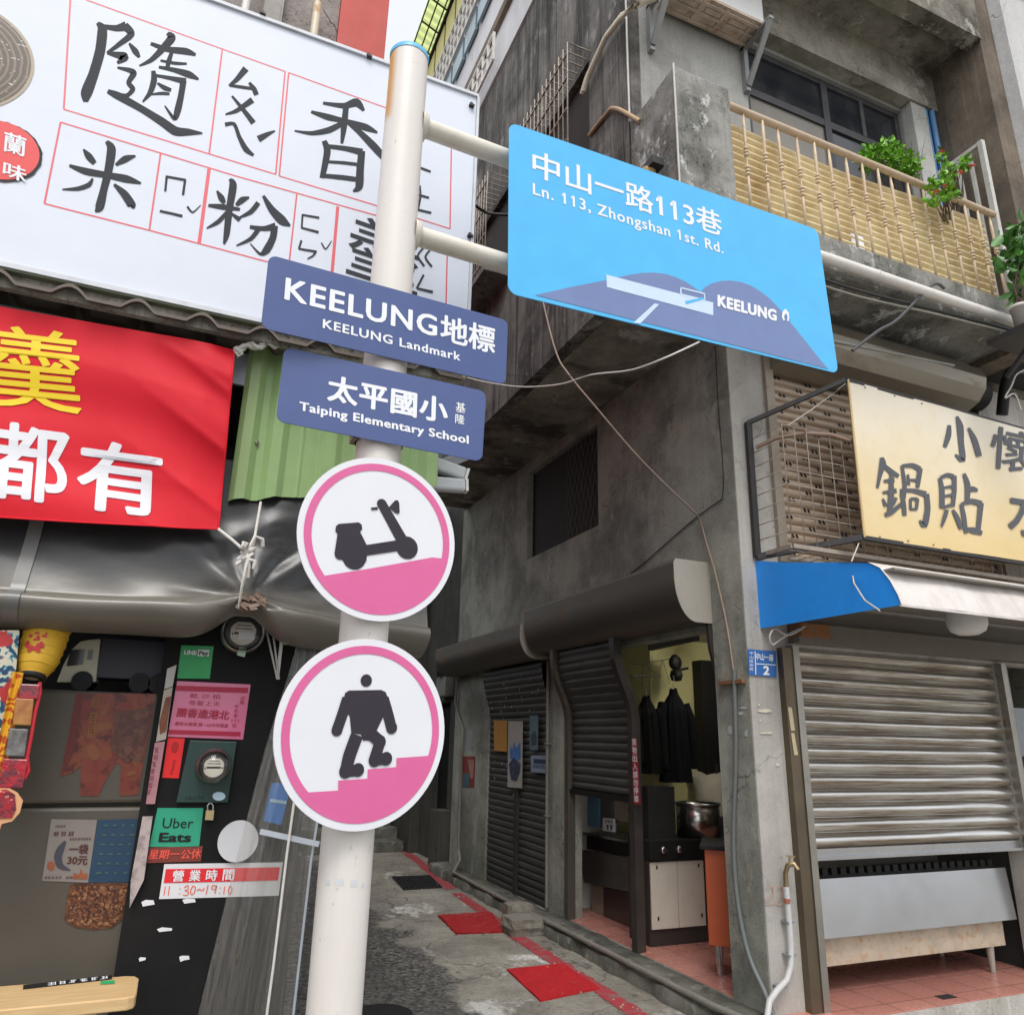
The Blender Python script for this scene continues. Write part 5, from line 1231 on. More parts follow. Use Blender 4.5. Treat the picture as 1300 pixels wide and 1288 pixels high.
s.build('pictures', paint('dim teal print', (.035,.11,.10), .4, .5, (.12,.05,.05), grime=30), t)
mt, n, b = new_mat('printed fried food picture'); p = pos(n)
c = mix(n, ramp(n, noise(n, p, 26, 7, .75), .35, .66), (.04,.012,.008), (.19,.07,.03)); c = mix(n, ramp(n, noise(n, p, 60, 3, .7), .63, .7), c, (.42,.26,.15)); n.links.new(c, b.inputs['Base Color']); b.inputs['Roughness'].default_value = .3; bump(n, b, noise(n, p, 40, 5), .3, .004)
t = thing('food_picture', pf_.at(125,1150), 'rounded picture of dark fried food low on the fridge door', 'picture')
P = [pf_.at(*Zg(*q), d=.003) for q in ((400,552),(430,540),(720,540),(742,560),(735,620),(700,740),(640,790),(540,803),(430,790),(380,760),(365,735),(385,600))]
MB().poly(P).prism([q+Vector((0,.0014,0)) for q in P], (0,-.001,0)).build('sheet', mt, t)
def inside(pt, poly):
    r = False
    for (x0, y0), (x1, y1) in zip(poly, poly[1:]+poly[:1]):
        if (y0 > pt[1]) != (y1 > pt[1]) and pt[0] < (x1-x0)*(pt[1]-y0)/(y1-y0)+x0: r = not r
    return r
def dabs(par, pl, Zq, poly, n_, r0_, r1_, cols, d, seed, name):
    """small printed dabs of colour inside a zoomed outline, one mesh per tone"""
    rr = random.Random(seed); xs = [q[0] for q in poly]; ys = [q[1] for q in poly]; ms = [MB() for _ in cols]; k = 0
    while k < n_:
        c = (rr.uniform(min(xs), max(xs)), rr.uniform(min(ys), max(ys)))
        if not inside(c, poly): continue
        k += 1; r = rr.uniform(r0_, r1_); a0 = rr.uniform(0, 6); e = rr.uniform(.4, 1)
        pts = [(c[0]+r*cos(a)*cos(a0)-r*e*sin(a)*sin(a0), c[1]+r*cos(a)*sin(a0)+r*e*sin(a)*cos(a0)) for a in [i/8*2*pi+rr.uniform(-.25,.25) for i in range(8)]]
        if not all(inside(q, poly) for q in pts): continue
        ms[rr.randrange(len(ms))].poly([pl.at(*Zq(*q), d=d+k*.000004) for q in pts])
    for m_, c_ in zip(ms, cols):
        if m_.f: m_.build(name, paint('print %.3f %.3f %.3f' % c_, c_, .4, .15, grime=30), par)
dabs(t, pf_, Zg, [(405,560),(430,548),(715,548),(735,560),(728,620),(695,735),(640,782),(540,795),(430,782),(388,755),(372,735),(392,600)], 900, 4, 15, [(.20,.075,.03),(.15,.05,.02),(.10,.03,.014),(.28,.13,.06),(.065,.02,.012)], .0046, 5, 'food_print')
tcal = [o for o in bpy.data.objects if o.name.startswith('red_calendar')][0]
dabs(tcal, pf_, Zf, [(480,480),(900,475),(810,1040),(715,1040),(706,870),(680,850),(600,980),(570,1045),(480,1040),(480,870),(430,860)], 70, 14, 60, [(.18,.026,.017),(.20,.045,.018),(.15,.022,.015),(.21,.065,.022)], .0046, 11, 'colour_print')
dabs(tcal, pf_, Zf, [(670,560),(880,545),(860,700),(840,880),(730,880),(640,790),(670,660)], 110, 8, 30, [(.085,.026,.019),(.11,.036,.025),(.065,.022,.017),(.14,.05,.032)], .0060, 12, 'figure_print')
# strip of papers down the gap
pq = PY(3.12)
t = thing('paper_strip', pq.at(195,990), 'narrow hanging strip of pink and white printed papers beside the fridge', 'paper strip')
def strip(c, mat, nm): MB().prism([pq.at(*q, d=.003) for q in c][::-1], (0,.0015,0)).build(nm, mat, t)
strip([ZA(175,372),ZA(240,345),ZA(212,492),ZA(155,512)], paint('off white slip', (.48,.45,.42), .5, .2), 'white_slip')
strip([ZA(152,520),ZA(212,497),ZA(166,856),ZA(98,872)], paint('pale food card', (.42,.36,.30), .4, .2), 'food_card')
s = MB(); s.poly([pq.at(*ZA(*q), d=.0048) for q in ((165,570),(202,560),(168,800),(125,822),(120,740))]); s.build('food_print', paint('sauce brown print', (.16,.04,.02), .3, .5, (.3,.12,.04), grime=30), t)
strip([ZA(90,880),ZA(160,870),ZA(90,1300),ZA(28,1300)], paint('pink leaflet strip', (.42,.20,.23), .5, .3, (.25,.08,.1), grime=9), 'pink_leaflet')
strip([ZB(5,160),ZB(62,158),ZB(12,520),ZB(-70,680),ZB(-62,520)], paint('black printed card', (.46,.38,.37), .5, 1.0, (.03,.02,.02), grime=30), 'printed_card')
s = MB()
for i in range(7): scrawl(s, pq, ZA(82-9*i,950+48*i), ZA(122-9*i,950+48*i), ZA(86-9*i,910+48*i), 1, .0048)
s.build('lettering', paint('plum print', (.25,.05,.07)), t)

# toy truck on the fridge
tt = thing('toy_truck', (-.25, 3.3, zt_), 'toy truck with cream cab and dark blue box on top of the fridge', 'toy truck')
pt = PY(3.22); zf = zt_
def tz(x, y): return pt.at(*Zf(x, y))
cab = [tz(*q) for q in ((330,395),(370,290),(420,200),(470,155),(520,145),(588,140),(560,392))]
s = MB(); s.prism(cab[::-1], (0,.17,0)); cbo = s.build('cab', paint('cream toy enamel', (.52,.50,.38), .4, .15), tt, bevel=.004)
s = MB(); s.prism([q+Vector((0,-.003,0)) for q in [tz(*w_) for w_ in ((390,300),(412,205),(496,202),(484,292))]][::-1], (0,.0025,0)); s.prism([q+Vector((0,-.003,0)) for q in [tz(*w_) for w_ in ((510,262),(518,206),(545,204),(538,262))]][::-1], (0,.0025,0)); s.build('window', M_glass, cbo)
a, b_ = tz(592,146), tz(990,410)
MB().box(a.x, b_.x+.02, pt.p0.y+.003, pt.p0.y+.175, tz(592,370).z, a.z+.01).build('cargo_box', paint('dark blue toy box', (.012,.014,.028), .45, .2), tt, bevel=.004)
for (x, y) in ((478,396),(815,400),(930,400)):
    q = tz(x, y); r = (tz(x+66, y)-q).length*.95; q = Vector((q.x, pt.p0.y+.08, zf+r+.001))
    wl = MB().cyl(q+Vector((0,-.088,0)), q+Vector((0,.088,0)), r, n=28).build('wheel', M_black, tt)
# yellow lantern
ln = thing('paper_lantern', (at(50,840,Y=3.0)), 'yellow paper lantern with red flowers hanging beside the fridge top', 'lantern')
c = at(52,826,Y=3.0); hr = (at(80,830,Y=3.0)-c).length
top = at(52,796,Y=3.0).z-c.z; bot = at(55,862,Y=3.0).z-c.z
M_lan = paint('yellow lantern paper', (.62,.36,.02), .5, .2, (.4,.2,.02), grime=6)
pl_ = [(hr*.9,.16),(hr*1.02,.08),(hr*1.0,.02),(hr*.92,bot*.45),(hr*.72,bot*.8),(hr*.56,bot)]
s = MB(); LX = (.06,.36,1); s.lathe(c, pl_, 30, LX); s.build('paper_body', M_lan, ln)
s = MB()
for i in range(9):
    t_ = i/8; z_ = lerp(.14, bot*.95, t_); r_ = None
    for (ra, za), (rb, zb_) in zip(pl_[:-1], pl_[1:]):
        if zb_ <= z_ <= za: r_ = lerp(ra, rb, (za-z_)/(za-zb_))
    s.lathe(c, [(r_+.0005,z_-.002),(r_+.003,z_),(r_+.0005,z_+.002)], 30, LX)
s.build('rib', M_lan, ln)
s = MB(); s.lathe(c, [(hr*.56,bot+.012),(hr*.62,bot+.006),(hr*.62,bot-.012),(hr*.42,bot-.014),(hr*.42,bot+.0)], 30, LX); s.build('bottom_rim', M_black, ln)
s = MB(); s.lathe(c, [(hr*.42,bot-.002),(0,bot-.002)], 20, LX); s.build('diffuser', paint('pale diffuser', (.6,.55,.4)), ln)
s = MB(); rr = random.Random(6)
for i in range(26):
    a_ = rr.uniform(-2.15,-1.25); z_ = rr.uniform(-.005,.055); q = c+Vector((hr*1.04*cos(a_)+.06*z_, hr*1.04*sin(a_)+.36*z_-.003, z_)); e = Vector((-sin(a_), cos(a_), 0)); r_ = rr.uniform(.004,.008)
    s.poly([q+e*(r_*cos(k_*2*pi/7))+Vector((0,0,r_*sin(k_*2*pi/7))) for k_ in range(7)])
s.build('flower_print', paint('red flower print', (.50,.03,.03)), ln)
# festival hangings at the left edge
pd = PY(2.93)
mt, n, b = new_mat('embroidered blue red cloth'); p = pos(n)
wv = N(n, 'ShaderNodeTexWave', Scale=11.0, Distortion=22.0, Detail=4.0); wv.wave_type = 'RINGS'; n.links.new(p, wv.inputs['Vector'])
c = mix(n, ramp(n, wv.outputs['Fac'], .35, .4), (.02,.05,.12), (.05,.26,.34)); c = mix(n, ramp(n, wv.outputs['Fac'], .62, .66), c, (.60,.55,.42)); c = mix(n, ramp(n, noise(n, p, 13, 3), .54, .57), c, (.45,.03,.03)); n.links.new(c, b.inputs['Base Color']); b.inputs['Roughness'].default_value = .55
M_emb = mt
mt, n, b = new_mat('gold scroll cloth'); p = pos(n)
wv = N(n, 'ShaderNodeTexWave', Scale=12.0, Distortion=18.0, Detail=2.0); wv.wave_type = 'RINGS'; n.links.new(p, wv.inputs['Vector'])
n.links.new(mix(n, ramp(n, wv.outputs['Fac'], .45, .55), (.70,.36,.02), (.45,.09,.01)), b.inputs['Base Color']); M_gold = mt
t = thing('festival_cloth', pd.at(5,900), 'embroidered blue and red festival cloth with a gold scroll border', 'cloth')
def hang(name, c, mat, par, amp=.006, d=0):
    s = MB(); s.grid(lambda u, v: pd.at(lerp(lerp(c[0][0],c[1][0],u),lerp(c[3][0],c[2][0],u),v), lerp(lerp(c[0][1],c[1][1],u),lerp(c[3][1],c[2][1],u),v), d=d+amp*sin(u*9+v*5)), 16, 30); return s.build(name, mat, par)
hang('embroidered_cloth', [(-60,800),(25,800),(4,1010),(-90,1010)], M_emb, t)
hang('gold_border', [(17,852),(31,854),(3,1010),(-14,1010)], M_gold, t, d=.012)
t = thing('red_packet_chain', pd.at(35,930), 'hanging chain of red wrapped charm packets left of the fridge', 'packets')
mt, n, b = new_mat('red foil wrap'); p = pos(n)
c = mix(n, ramp(n, noise(n, p, 34, 4, .7), .42, .6), (.42,.01,.025), (.12,.02,.03)); c = mix(n, ramp(n, noise(n, p, 50, 3, .7), .63, .68), c, (.75,.45,.30)); n.links.new(c, b.inputs['Base Color']); b.inputs['Roughness'].default_value = .2; b.inputs['Coat Weight'].default_value = .6; bump(n, b, noise(n, p, 55, 4), .5, .006); M_foil = mt
for i, (x0, x1, y0, y1, sh, mm) in enumerate(((28,53,868,888,3,M_foil),(22,45,886,921,4,None),(14,38,924,960,5,None),(6,38,962,1000,7,M_foil))):
    mm = mm or (paint('gold packet print', (.42,.20,.05), .4, .8, (.25,.03,.03), grime=24), paint('dark charm packet', (.10,.09,.09), .25, .8, (.30,.32,.30), grime=24))[i-1]
    P = [pd.at(*q, d=.018) for q in ((x0,y0),(x1,y0+1),(x1-sh,y1),(x0-sh,y1-1))]
    MB().prism(P[::-1], (0,-.012,0)).build('packet', mm, t, bevel=.004)
s = MB(); s.tube([pd.at(*q, d=.02) for q in ((52,866),(52,880),(46,905),(42,930),(36,960),(38,978),(30,992))], .006, 6); s.build('red_ribbon', paint('red ribbon', (.50,.015,.03), .4), t)
t = thing('charm_paddle', pd.at(15,1020), 'red and peach paddle shaped charm hanging lowest at the left edge', 'charm')
s = MB(); P = [pd.at(*Zf(*q), d=.02) for q in ((-60,1010),(60,1005),(110,1035),(142,1080),(125,1150),(80,1200),(20,1215),(-10,1300),(-60,1290))]; s.prism(P[::-1], (0,-.008,0)); s.build('paddle', paint('peach paddle card', (.70,.36,.18), .4, .1), t)
s = MB(); P = [pd.at(*Zf(*q), d=.0295) for q in ((-60,1020),(50,1016),(98,1045),(104,1130),(80,1180),(-60,1185))]; s.prism(P[::-1], (0,-.002,0)); s.build('red_pouch', M_foil, t)
# wooden counter board
P = [at(*q, Z=.84) for q in ((-90,1252),(152,1237),(170,1248),(176,1268))]
e0 = at(173,1262,Z=.84)
wdm, n, b = new_mat('pale pine board'); p = pos(n)
c = mix(n, ramp(n, noise(n, p, 5, 5, .6, (1.2,14,14)), .35, .65), (.56,.36,.16), (.68,.48,.25)); n.links.new(c, b.inputs['Base Color']); b.inputs['Roughness'].default_value = .45
cd = thing('wooden_counter', (-.5, 2.96, .5), 'pale wooden counter board sticking out in front of the fridge', 'counter')
x1 = at(174,1258,Z=.84).x
pts = [(-1.4,2.80),(x1-.02,2.80),(x1-.004,2.812),(x1,2.83),(x1,2.99),(x1-.012,3.02),(x1-.04,3.03),(-1.4,3.06)]
MB().prism([(x,y,.805) for x,y in pts], (0,0,.035)).build('board', wdm, cd, bevel=.004)
s = MB(); s.bar((-1.2,2.9,.4),(-1.2,2.9,.804),.04); s.bar((-.12,2.95,GZ),(-.12,2.95,.804),.035); s.bar((-1.2,2.9,GZ),(-1.2,2.9,.4),.04); s.build('leg', wdm, cd)
t = thing('counter_label', at(100,1246,Z=.84), 'black label strip with white characters lying on the wooden counter', 'label')
def cz(x, y, d=0): q = at(*Zg(x, y), Z=.842+d); return q
class CT: 
    n = Vector((0,0,1))
    def at(s, x, y, d=0): return at(x, y, Z=.843+d)
P = [cz(132,1118),cz(636,1062),cz(636,1082),cz(130,1140)]; MB().prism(P[::-1], (0,0,.001)).build('strip', M_black, t)
s = MB(); scrawl(s, CT(), Zg(265,1122), Zg(620,1080), Zg(267,1104), 6, .001); s.build('lettering', M_lett, t)
o = MB().prism([cz(572,1096),cz(650,1090),cz(650,1108),cz(570,1112)][::-1], (0,0,.001)).build('green_tape', paint('green tape', (.03,.40,.14), .4), origin=cz(600,1100)); tag(o, 'small green tape piece on the edge of the wooden counter', 'tape')

# ================================================================== right: cream cloth sign on its iron frame
ps = PY(3.80)
cs = thing('hanging_sign', ps.at(1200,600), 'cream cloth sign with grey brush characters held off the wall by a black iron frame', 'sign')
mt, n, b = new_mat('aged cream sign film'); p = pos(n)
sep = n.nodes.new('ShaderNodeSeparateXYZ'); n.links.new(p, sep.inputs[0])
f = math_(n, 'ADD', sep.outputs[2], math_(n, 'MULTIPLY', math_(n, 'SUBTRACT', noise(n, p, 1.6, 4), .5), .9))
c = mix(n, ramp(n, math_(n, 'MULTIPLY', f, .2), .62, .84), (.72,.55,.26), (.76,.70,.58))
c = mix(n, math_(n, 'MULTIPLY', ramp(n, noise(n, p, 5, 6, .7), .5, .8), .35), c, (.62,.45,.20)); n.links.new(c, b.inputs['Base Color']); b.inputs['Roughness'].default_value = .5
bump(n, b, noise(n, p, 3.5, 3), .25, .02)
sq = ((1076,482),(1420,579),(1420,729.5),(1097,682))
def spt(u, v):
    a = tuple(lerp(sq[0][i], sq[1][i], u) for i in (0,1)); c_ = tuple(lerp(sq[3][i], sq[2][i], u) for i in (0,1)); q = ps.at(lerp(a[0],c_[0],v), lerp(a[1],c_[1],v))
    q.y += .004*sin(u*23)*(v-.5) ; return q
s = MB(); s.grid(spt, 60, 20); s.build('cloth', mt, cs)
s = MB(); s.tube([spt(0, i/10)+Vector((0,-.004,0)) for i in range(11)], .009, 8); s.build('hem', paint('tan hem', (.60,.44,.22), .6, .3), cs)
ZS = lambda x, y: (860+x/2.955, 440+y/2.955)
s = MB(); fz = lambda x, y, d: ps.at(*ZS(x, y), d=d); dd = .006
S_ = [ # 小
 [(1046,262,10),(1058,300,26),(1062,360,22),(1068,425,22),(1040,405,8)],[(1018,295,14),(1014,335,22),(1000,378,14)],[(1090,305,10),(1112,350,22),(1130,412,22)],
 # 鍋
 [(764,416,14),(768,440,26),(758,480,16),(748,530,10)],[(766,440,14),(800,470,20),(828,486,14)],[(772,505,10),(812,500,20)],[(768,548,10),(820,540,18)],[(798,478,10),(800,540,22),(794,620,20)],[(768,570,8),(780,598,16)],[(818,566,14),(806,596,10)],[(776,632,16),(800,622,18),(838,590,14)],
 [(840,446,12),(850,520,16),(846,570,16)],[(840,448,12),(880,446,18),(908,460,20)],[(908,456,20),(902,500,18),(898,530,14)],[(862,480,10),(866,520,12)],[(866,500,8),(896,502,12)],[(832,540,12),(880,540,16),(930,554,22)],[(838,548,14),(846,590,18),(850,634,16)],[(932,552,20),(936,610,22),(924,670,24),(906,652,8)],[(872,570,10),(872,612,12)],[(872,570,10),(898,572,14)],[(898,570,14),(894,610,12)],[(872,610,10),(896,610,10)],
 # 貼
 [(982,492,14),(990,540,20),(990,606,20)],[(984,492,12),(1010,482,16),(1034,488,18)],[(1036,484,18),(1036,540,18),(1030,600,16)],[(994,530,8),(1030,524,12)],[(994,562,8),(1030,556,12)],[(990,604,10),(1034,592,14)],[(1008,612,16),(1000,640,16),(988,676,8)],[(1030,612,10),(1046,640,18),(1062,684,16)],
 [(1072,476,12),(1086,520,22),(1084,580,18)],[(1082,540,10),(1104,534,20),(1124,540,10)],[(1062,590,14),(1072,640,18),(1080,700,14)],[(1062,592,12),(1100,580,20),(1138,590,22)],[(1136,586,22),(1130,640,20),(1124,700,18)],[(1078,684,12),(1110,690,24),(1140,700,16)],
]
for q in S_: stroke(s, q, fz, dd, 4); dd += .00005
txt(s, '懷', ps, ZS(1168,452), ZS(1345,486), ZS(1180,296), d=dd, bold=.012)
txt(s, '水', ps, ZS(1240,700), ZS(1400,722), ZS(1245,520), d=dd, bold=.022)
s.build('lettering', paint('weathered grey print', (.075,.080,.092), .5, .1), cs)
wt, wb = at(949.7,536.5,Y=4.235), at(961.5,707,Y=4.235); sgT, sgB = spt(0,0)+Vector((-.01,.012,.0)), spt(0,1)+Vector((-.01,.012,-.0))
s = MB(); s.bar(wt, wb, .05, .03); s.bar(wt, sgT, .032); s.bar(wb, sgB, .042); s.bar(sgB, spt(1,1)+Vector((0,.03,-.02)), .03); s.bar(sgT, spt(1,0)+Vector((0,.03,.02)), .03)
s.build('iron_frame', M_iron, cs)
s = MB(); s.tube([at(960,568,Y=4.2), at(985,556,Y=4.1), at(1022,550,Y=3.95), at(1055,552,Y=3.88), at(1084,561,Y=3.83)], .017, 10); s.build('curved_tube', paint('brown bent tube', (.26,.17,.12), .45, .5, grime=6), cs)
s = MB()
for u in (.0,.06,.17,.27): 
    for v in (0.02,.98): q = spt(u, v); s.lathe(q+Vector((.006,-.003,0)), [(0,.006),(.007,.004),(.008,0)], 8, (0,-1,0))
s.build('tie_screw', M_rust, cs)
s = MB(); s.tube([at(*q, Y=3.9) for q in ((1000,540),(1030,520),(1060,498),(1076,484))], .004, 5); s.tube([at(1090,690,Y=3.79), at(1080,715,Y=3.6), at(1084,740,Y=3.3), at(1098,762,Y=3.12), at(1117,775,Y=3.0)], .005, 6); s.build('tie_wire', M_cable_w, cs)

# ================================================================== house number plate
pn = PY(4.258)
ZP = lambda x, y: (860+x/2.955, 440+y/2.955)
t = thing('house_number_plate', pn.at(966,841), 'small blue enamel house number plate with a white 2 on the corner column', 'number plate')
P = [pn.at(*ZP(*q), d=.006) for q in ((263,1134),(368,1142),(370,1240),(266,1230))]; MB().prism(P[::-1], (0,.005,0)).build('plate', paint('blue enamel', (.02,.13,.42), .35, .15, grime=12), t)
s = MB(); txt(s, '中山一路', pn, ZP(291,1174), ZP(356,1180), ZP(293,1148), d=.008, bold=.015); txt(s, '2', pn, ZP(320,1229), ZP(340,1230), ZP(321,1198), d=.008, bold=.04)
for i, q in enumerate('中山區安民里'): txt(s, q, pn, ZP(268+1*(i//3)*0,1158+15*i-4), ZP(282,1159+15*i-4), ZP(268,1147+15*i-4), d=.008) if i < 5 else None
for c_ in ([(287,1142),(290,1142),(293,1230),(290,1230)],[(290,1187),(366,1192),(366,1195),(290,1190)]): s.poly([pn.at(*ZP(*q), d=.0078) for q in c_])
s.build('lettering', M_lett, t)

# ================================================================== air conditioner
ac = thing('air_conditioner', (3.4, 4.1, 7.6), 'white air conditioner unit with rusty underside on two wall brackets', 'air conditioner')
zA = 7.618
MB().box(2.98,3.93,3.83,4.07,zA+.03,zA+.75).build('case', paint('white aircon enamel', (.74,.74,.74), .4, .15, grime=4), ac, bevel=.02)
mt = metal('rusty aircon base', (.56,.46,.37), .6, .5, (.20,.10,.05), met=.05, scale=5, dirt=.5)
s = MB(); s.box(2.97,3.94,3.82,4.08,zA,zA+.028)
for x in (3.02,3.28,3.52,3.80): s.box(x,x+.03,3.84,4.06,zA-.012,zA)
for y in (3.85,3.94,4.03): s.box(3.0,3.92,y,y+.025,zA-.018,zA-.002)
for x in (3.1,3.35,3.6): s.box(x,x+.14,3.885,3.93,zA-.010,zA-.0005)
s.build('base_pan', mt, ac)
for x in (2.90,3.90):
    s = MB(); s.bar((x,4.085,zA-.50),(x,4.085,zA),.045,.05); s.bar((x,4.06,zA-.45),(x,3.74,zA-.03),.045,.03); s.bar((x,4.10,zA-.022),(x,3.72,zA-.022),.045,.03)
    s.build('bracket', metal('grey bracket', (.30,.31,.31), .5, .25, met=.5), ac)
s = MB(); s.lathe((3.35,3.828,zA+.38), [(.26,0),(.26,.012),(.24,.012),(.24,.0)], 32, (0,-1,0))
for i in range(5): s.lathe((3.35,3.828,zA+.38), [(.05+i*.04,.004),(.055+i*.04,.008),(.06+i*.04,.004)], 32, (0,-1,0))
s.build('fan_guard', M_frame, ac)
s = MB()
for o_ in (0,.035): s.tube([(2.95,3.98+o_,zA+.05)] + [at(*q, X=2.66)+Vector((-.04,o_,0)) for q in ((815,6),(795,22),(775,48),(762,76),(752,98),(746,118))], .023, 8)
s.build('hose', paint('taped hose', (.66,.60,.48), .6, .35, (.32,.26,.17), grime=9), ac)
# pipes and cables round the corner
def cable(name, pts, r, mat, label, cat='cable', group=None, sub=6):
    P = [Vector(p) for p in pts]; Q = []
    for i in range(len(P)-1):
        a, b_, c_, e = P[max(i-1,0)], P[i], P[i+1], P[min(i+2,len(P)-1)]
        for k_ in range(sub):
            t = k_/sub; Q.append(.5*((2*b_)+(c_-a)*t+(2*a-5*b_+4*c_-e)*t*t+(3*b_-a-3*c_+e)*t**3))
    Q.append(P[-1]); s = MB(); s.tube(Q, r, 7)
    return tag(s.build(name, mat, origin=P[0]), label, cat, group)
cable('corner_cable', [(2.672,4.10,9.6),(2.672,4.10,7.4),(2.674,4.10,6.31)], .009, M_cable_w, 'straight white cable running down the upper corner above the balcony pier')
cable('pier_cable', [(2.675,3.505,6.31),(2.675,3.505,5.6),(2.675,3.505,4.95)], .008, M_cable_w, 'white cable running down the front edge of the mottled balcony pier')
cable('tan_hose', [(2.665,4.74,6.72),(2.66,4.45,6.68),(2.655,4.28,6.60),(2.67,3.95,6.18)], .018, paint('tan hose', (.45,.32,.18), .6, .3), 'short tan hose bent over the balcony pier', 'hose')
cable('brown_cable', [(2.655,5.72,5.85),at(690,385,X=2.655),at(706,447,X=2.655),at(722,475,X=2.70)]+[at(x,y,X=X) for x,y,X in ((760,521,2.86),(806,575,3.08),(850,620,3.32),(880,648,3.50),(889,662,3.585),(897,690,3.60),(908,728,3.60),(922,790,3.605),(931,850,3.605))], .0085, M_cable_br, 'long brown cable slanting across the lane wall to the corner column')
cable('white_cable', [at(x,y,X=X) for x,y,X in ((575,474,1.9),(612,484,2.1),(660,491,2.3),(710,488,2.42),(750,476,2.5),(800,470,2.6),(840,456,2.66),(888,434,2.9))], .0062, paint('white cable', (.74,.72,.68), .5, .15, grime=8), 'thin white cable sagging in front of the lane wall soffit')
cable('thin_wire', [at(x,y,X=X) for x,y,X in ((645,476,2.2),(750,475,2.5),(890,440,2.9))], .003, M_cable_b, 'thin dark wire stretched level beside the sagging white cable')
cable('black_wire', [at(908,440,X=3.6), at(912,520,X=3.61), at(918,600,X=3.61), at(917,632,X=3.61)], .004, M_cable_b, 'thin black wire hanging down the lane wall near the column', group=None)
cable('dark_wire', [at(917,633,X=3.61), at(880,660,X=3.61), at(820,712,X=3.61), at(765,757,X=3.61)], .0045, M_cable_b, 'dark wire slanting from the column to the shutter box')
cable('lane_cable', [at(600,258,X=2.0), at(618,270,X=2.2), at(650,273,X=2.4), at(690,272,X=2.6)], .016, M_cable_b, 'black cable bundle crossing between the billboard and the sky blue sign')
s = MB(); a, b_ = (2.72,3.44,4.985), (6.25,3.44,4.985); s.tube([a, b_], .041, 16); s.tube([(4.38,3.44,4.985),(4.395,3.44,4.985)], .045, 16)
tag(s.build('white_pipe', M_pvc, origin=a), 'long white pipe running under the balcony edge', 'pipe')
for i, (dz, r, lab) in enumerate(((-.075,.012,'black cable closest under the white balcony pipe'),(-.11,.009,'grey cable sagging under the white balcony pipe'))):
    cable('balcony_cable', [(2.8,3.47,4.96+dz),(4.0,3.48,4.95+dz*1.6),(5.2,3.47,4.96+dz),(6.3,3.40,4.93+dz),(6.9,3.3,4.6+dz)], r, (M_cable_b, M_pipeg)[i], lab, group='cables under the balcony')
cable('drop_cable', [(5.1,3.42,5.06),(4.96,3.42,5.05),at(1140,405,Y=3.5),at(1115,420,Y=3.55),at(1082,445,Y=3.62)], .013, paint('grey cable', (.07,.07,.075), .5, .2), 'grey cable hooked over the balcony pipe and running down to the left')
s = MB(); s.bar(at(985,418,Y=3.9)*1, at(1211,464,Y=3.9), .02, .012); tag(s.build('strip_lamp', paint('pale metal strip', (.5,.52,.5), .4, .3), origin=at(985,418,Y=3.9)), 'long pale metal strip fixed above the rusty roll box', 'strip')
# brown flex and grey hose down the corner column
cable('column_hose', [at(932,850,X=3.595), at(934,960,X=3.595), at(931,1060,X=3.59), at(936,1140,X=3.585), at(950,1210,X=3.58), at(972,1262,X=3.57), at(985,1300,X=3.56)], .017, paint('grey rubber hose', (.14,.16,.16), .5, .4, (.2,.14,.1), grime=4), 'grey rubber hose curving down the lane side of the corner column', 'hose')
s = MB(); s.box(3.585,3.619,4.30,4.56,2.005,2.03); tag(s.build('pipe_clip', metal('rusty strap', (.4,.22,.14), .6, .8), origin=(3.6,4.4,2.0)), 'rusty flat strap holding the hose to the corner column', 'strap')
# tap on the white pipe
tpz = thing('water_tap', at(1000,1110,Y=4.2), 'old brass water tap on a white pipe up the column', 'tap')
s = MB(); s.tube([at(995,1150,Y=4.21), at(997,1200,Y=4.21), at(1004,1205,Y=4.21), at(1005,1230,Y=4.21), at(998,1250,Y=4.21), at(984,1262,Y=4.2), at(976,1280,Y=4.18), at(974,1300,Y=4.15)][:2]+[at(1000,1180,Y=4.21), at(1004,1215,Y=4.21), at(1000,1243,Y=4.2), at(985,1258,Y=4.19), at(976,1275,Y=4.17), at(974,1310,Y=4.14)], .019, 12)
s.v = []; s.f = []; s.sm = []; s.mi = []
PP = [at(*q, Y=y) for q, y in (((998,1125),4.21),((1001,1160),4.21),((1004,1200),4.21),((1004,1225),4.21),((999,1243),4.20),((986,1257),4.19),((977,1270),4.17),((974,1290),4.15),((974,1320),4.12))]
s.tube(PP, .019, 12); s.build('pipe', paint('grey water pipe', (.55,.55,.55), .4, .4, (.3,.28,.25), grime=8), tpz)
s = MB(); 
for q in ((1002,1170),(1004,1212),(992,1252)): o_ = at(*q, Y=4.215); s.box(o_.x-.03,o_.x+.03,4.195,4.258,o_.z-.006,o_.z+.006)
s.build('pipe_clip', M_galv, tpz)
s = MB(); s.tube([at(998,1128,Y=4.21), at(997,1108,Y=4.21), at(1000,1098,Y=4.19), at(1008,1096,Y=4.16), at(1013,1104,Y=4.14)], .017, 10); s.cyl(at(1002,1098,Y=4.18), at(1003,1086,Y=4.18), .008, n=8); s.bar(at(998,1086,Y=4.18), at(1009,1087,Y=4.15), .012, .01); s.build('brass_tap', metal('old brass', (.42,.33,.2), .4, .5), tpz)
s = MB(); s.cyl(at(999,1140,Y=4.21), at(999,1146,Y=4.21), .021, n=12); s.build('red_collar', paint('red collar', (.36,.10,.06), .6, .5), tpz)
s = MB(); pcx = PY(4.258)
for i, q in enumerate(([(979,1128,5),(986,1124,5),(987,1134,5),(978,1147,5),(989,1146,5)],[(992,1128,5),(998,1124,5),(999,1134,5),(991,1147,5),(1001,1146,5)])): stroke(s, [(x, y, 1.6) for x, y, w_ in q], lambda x, y, d: pcx.at(x-6, y, d), .0045+i*.0002, 4)
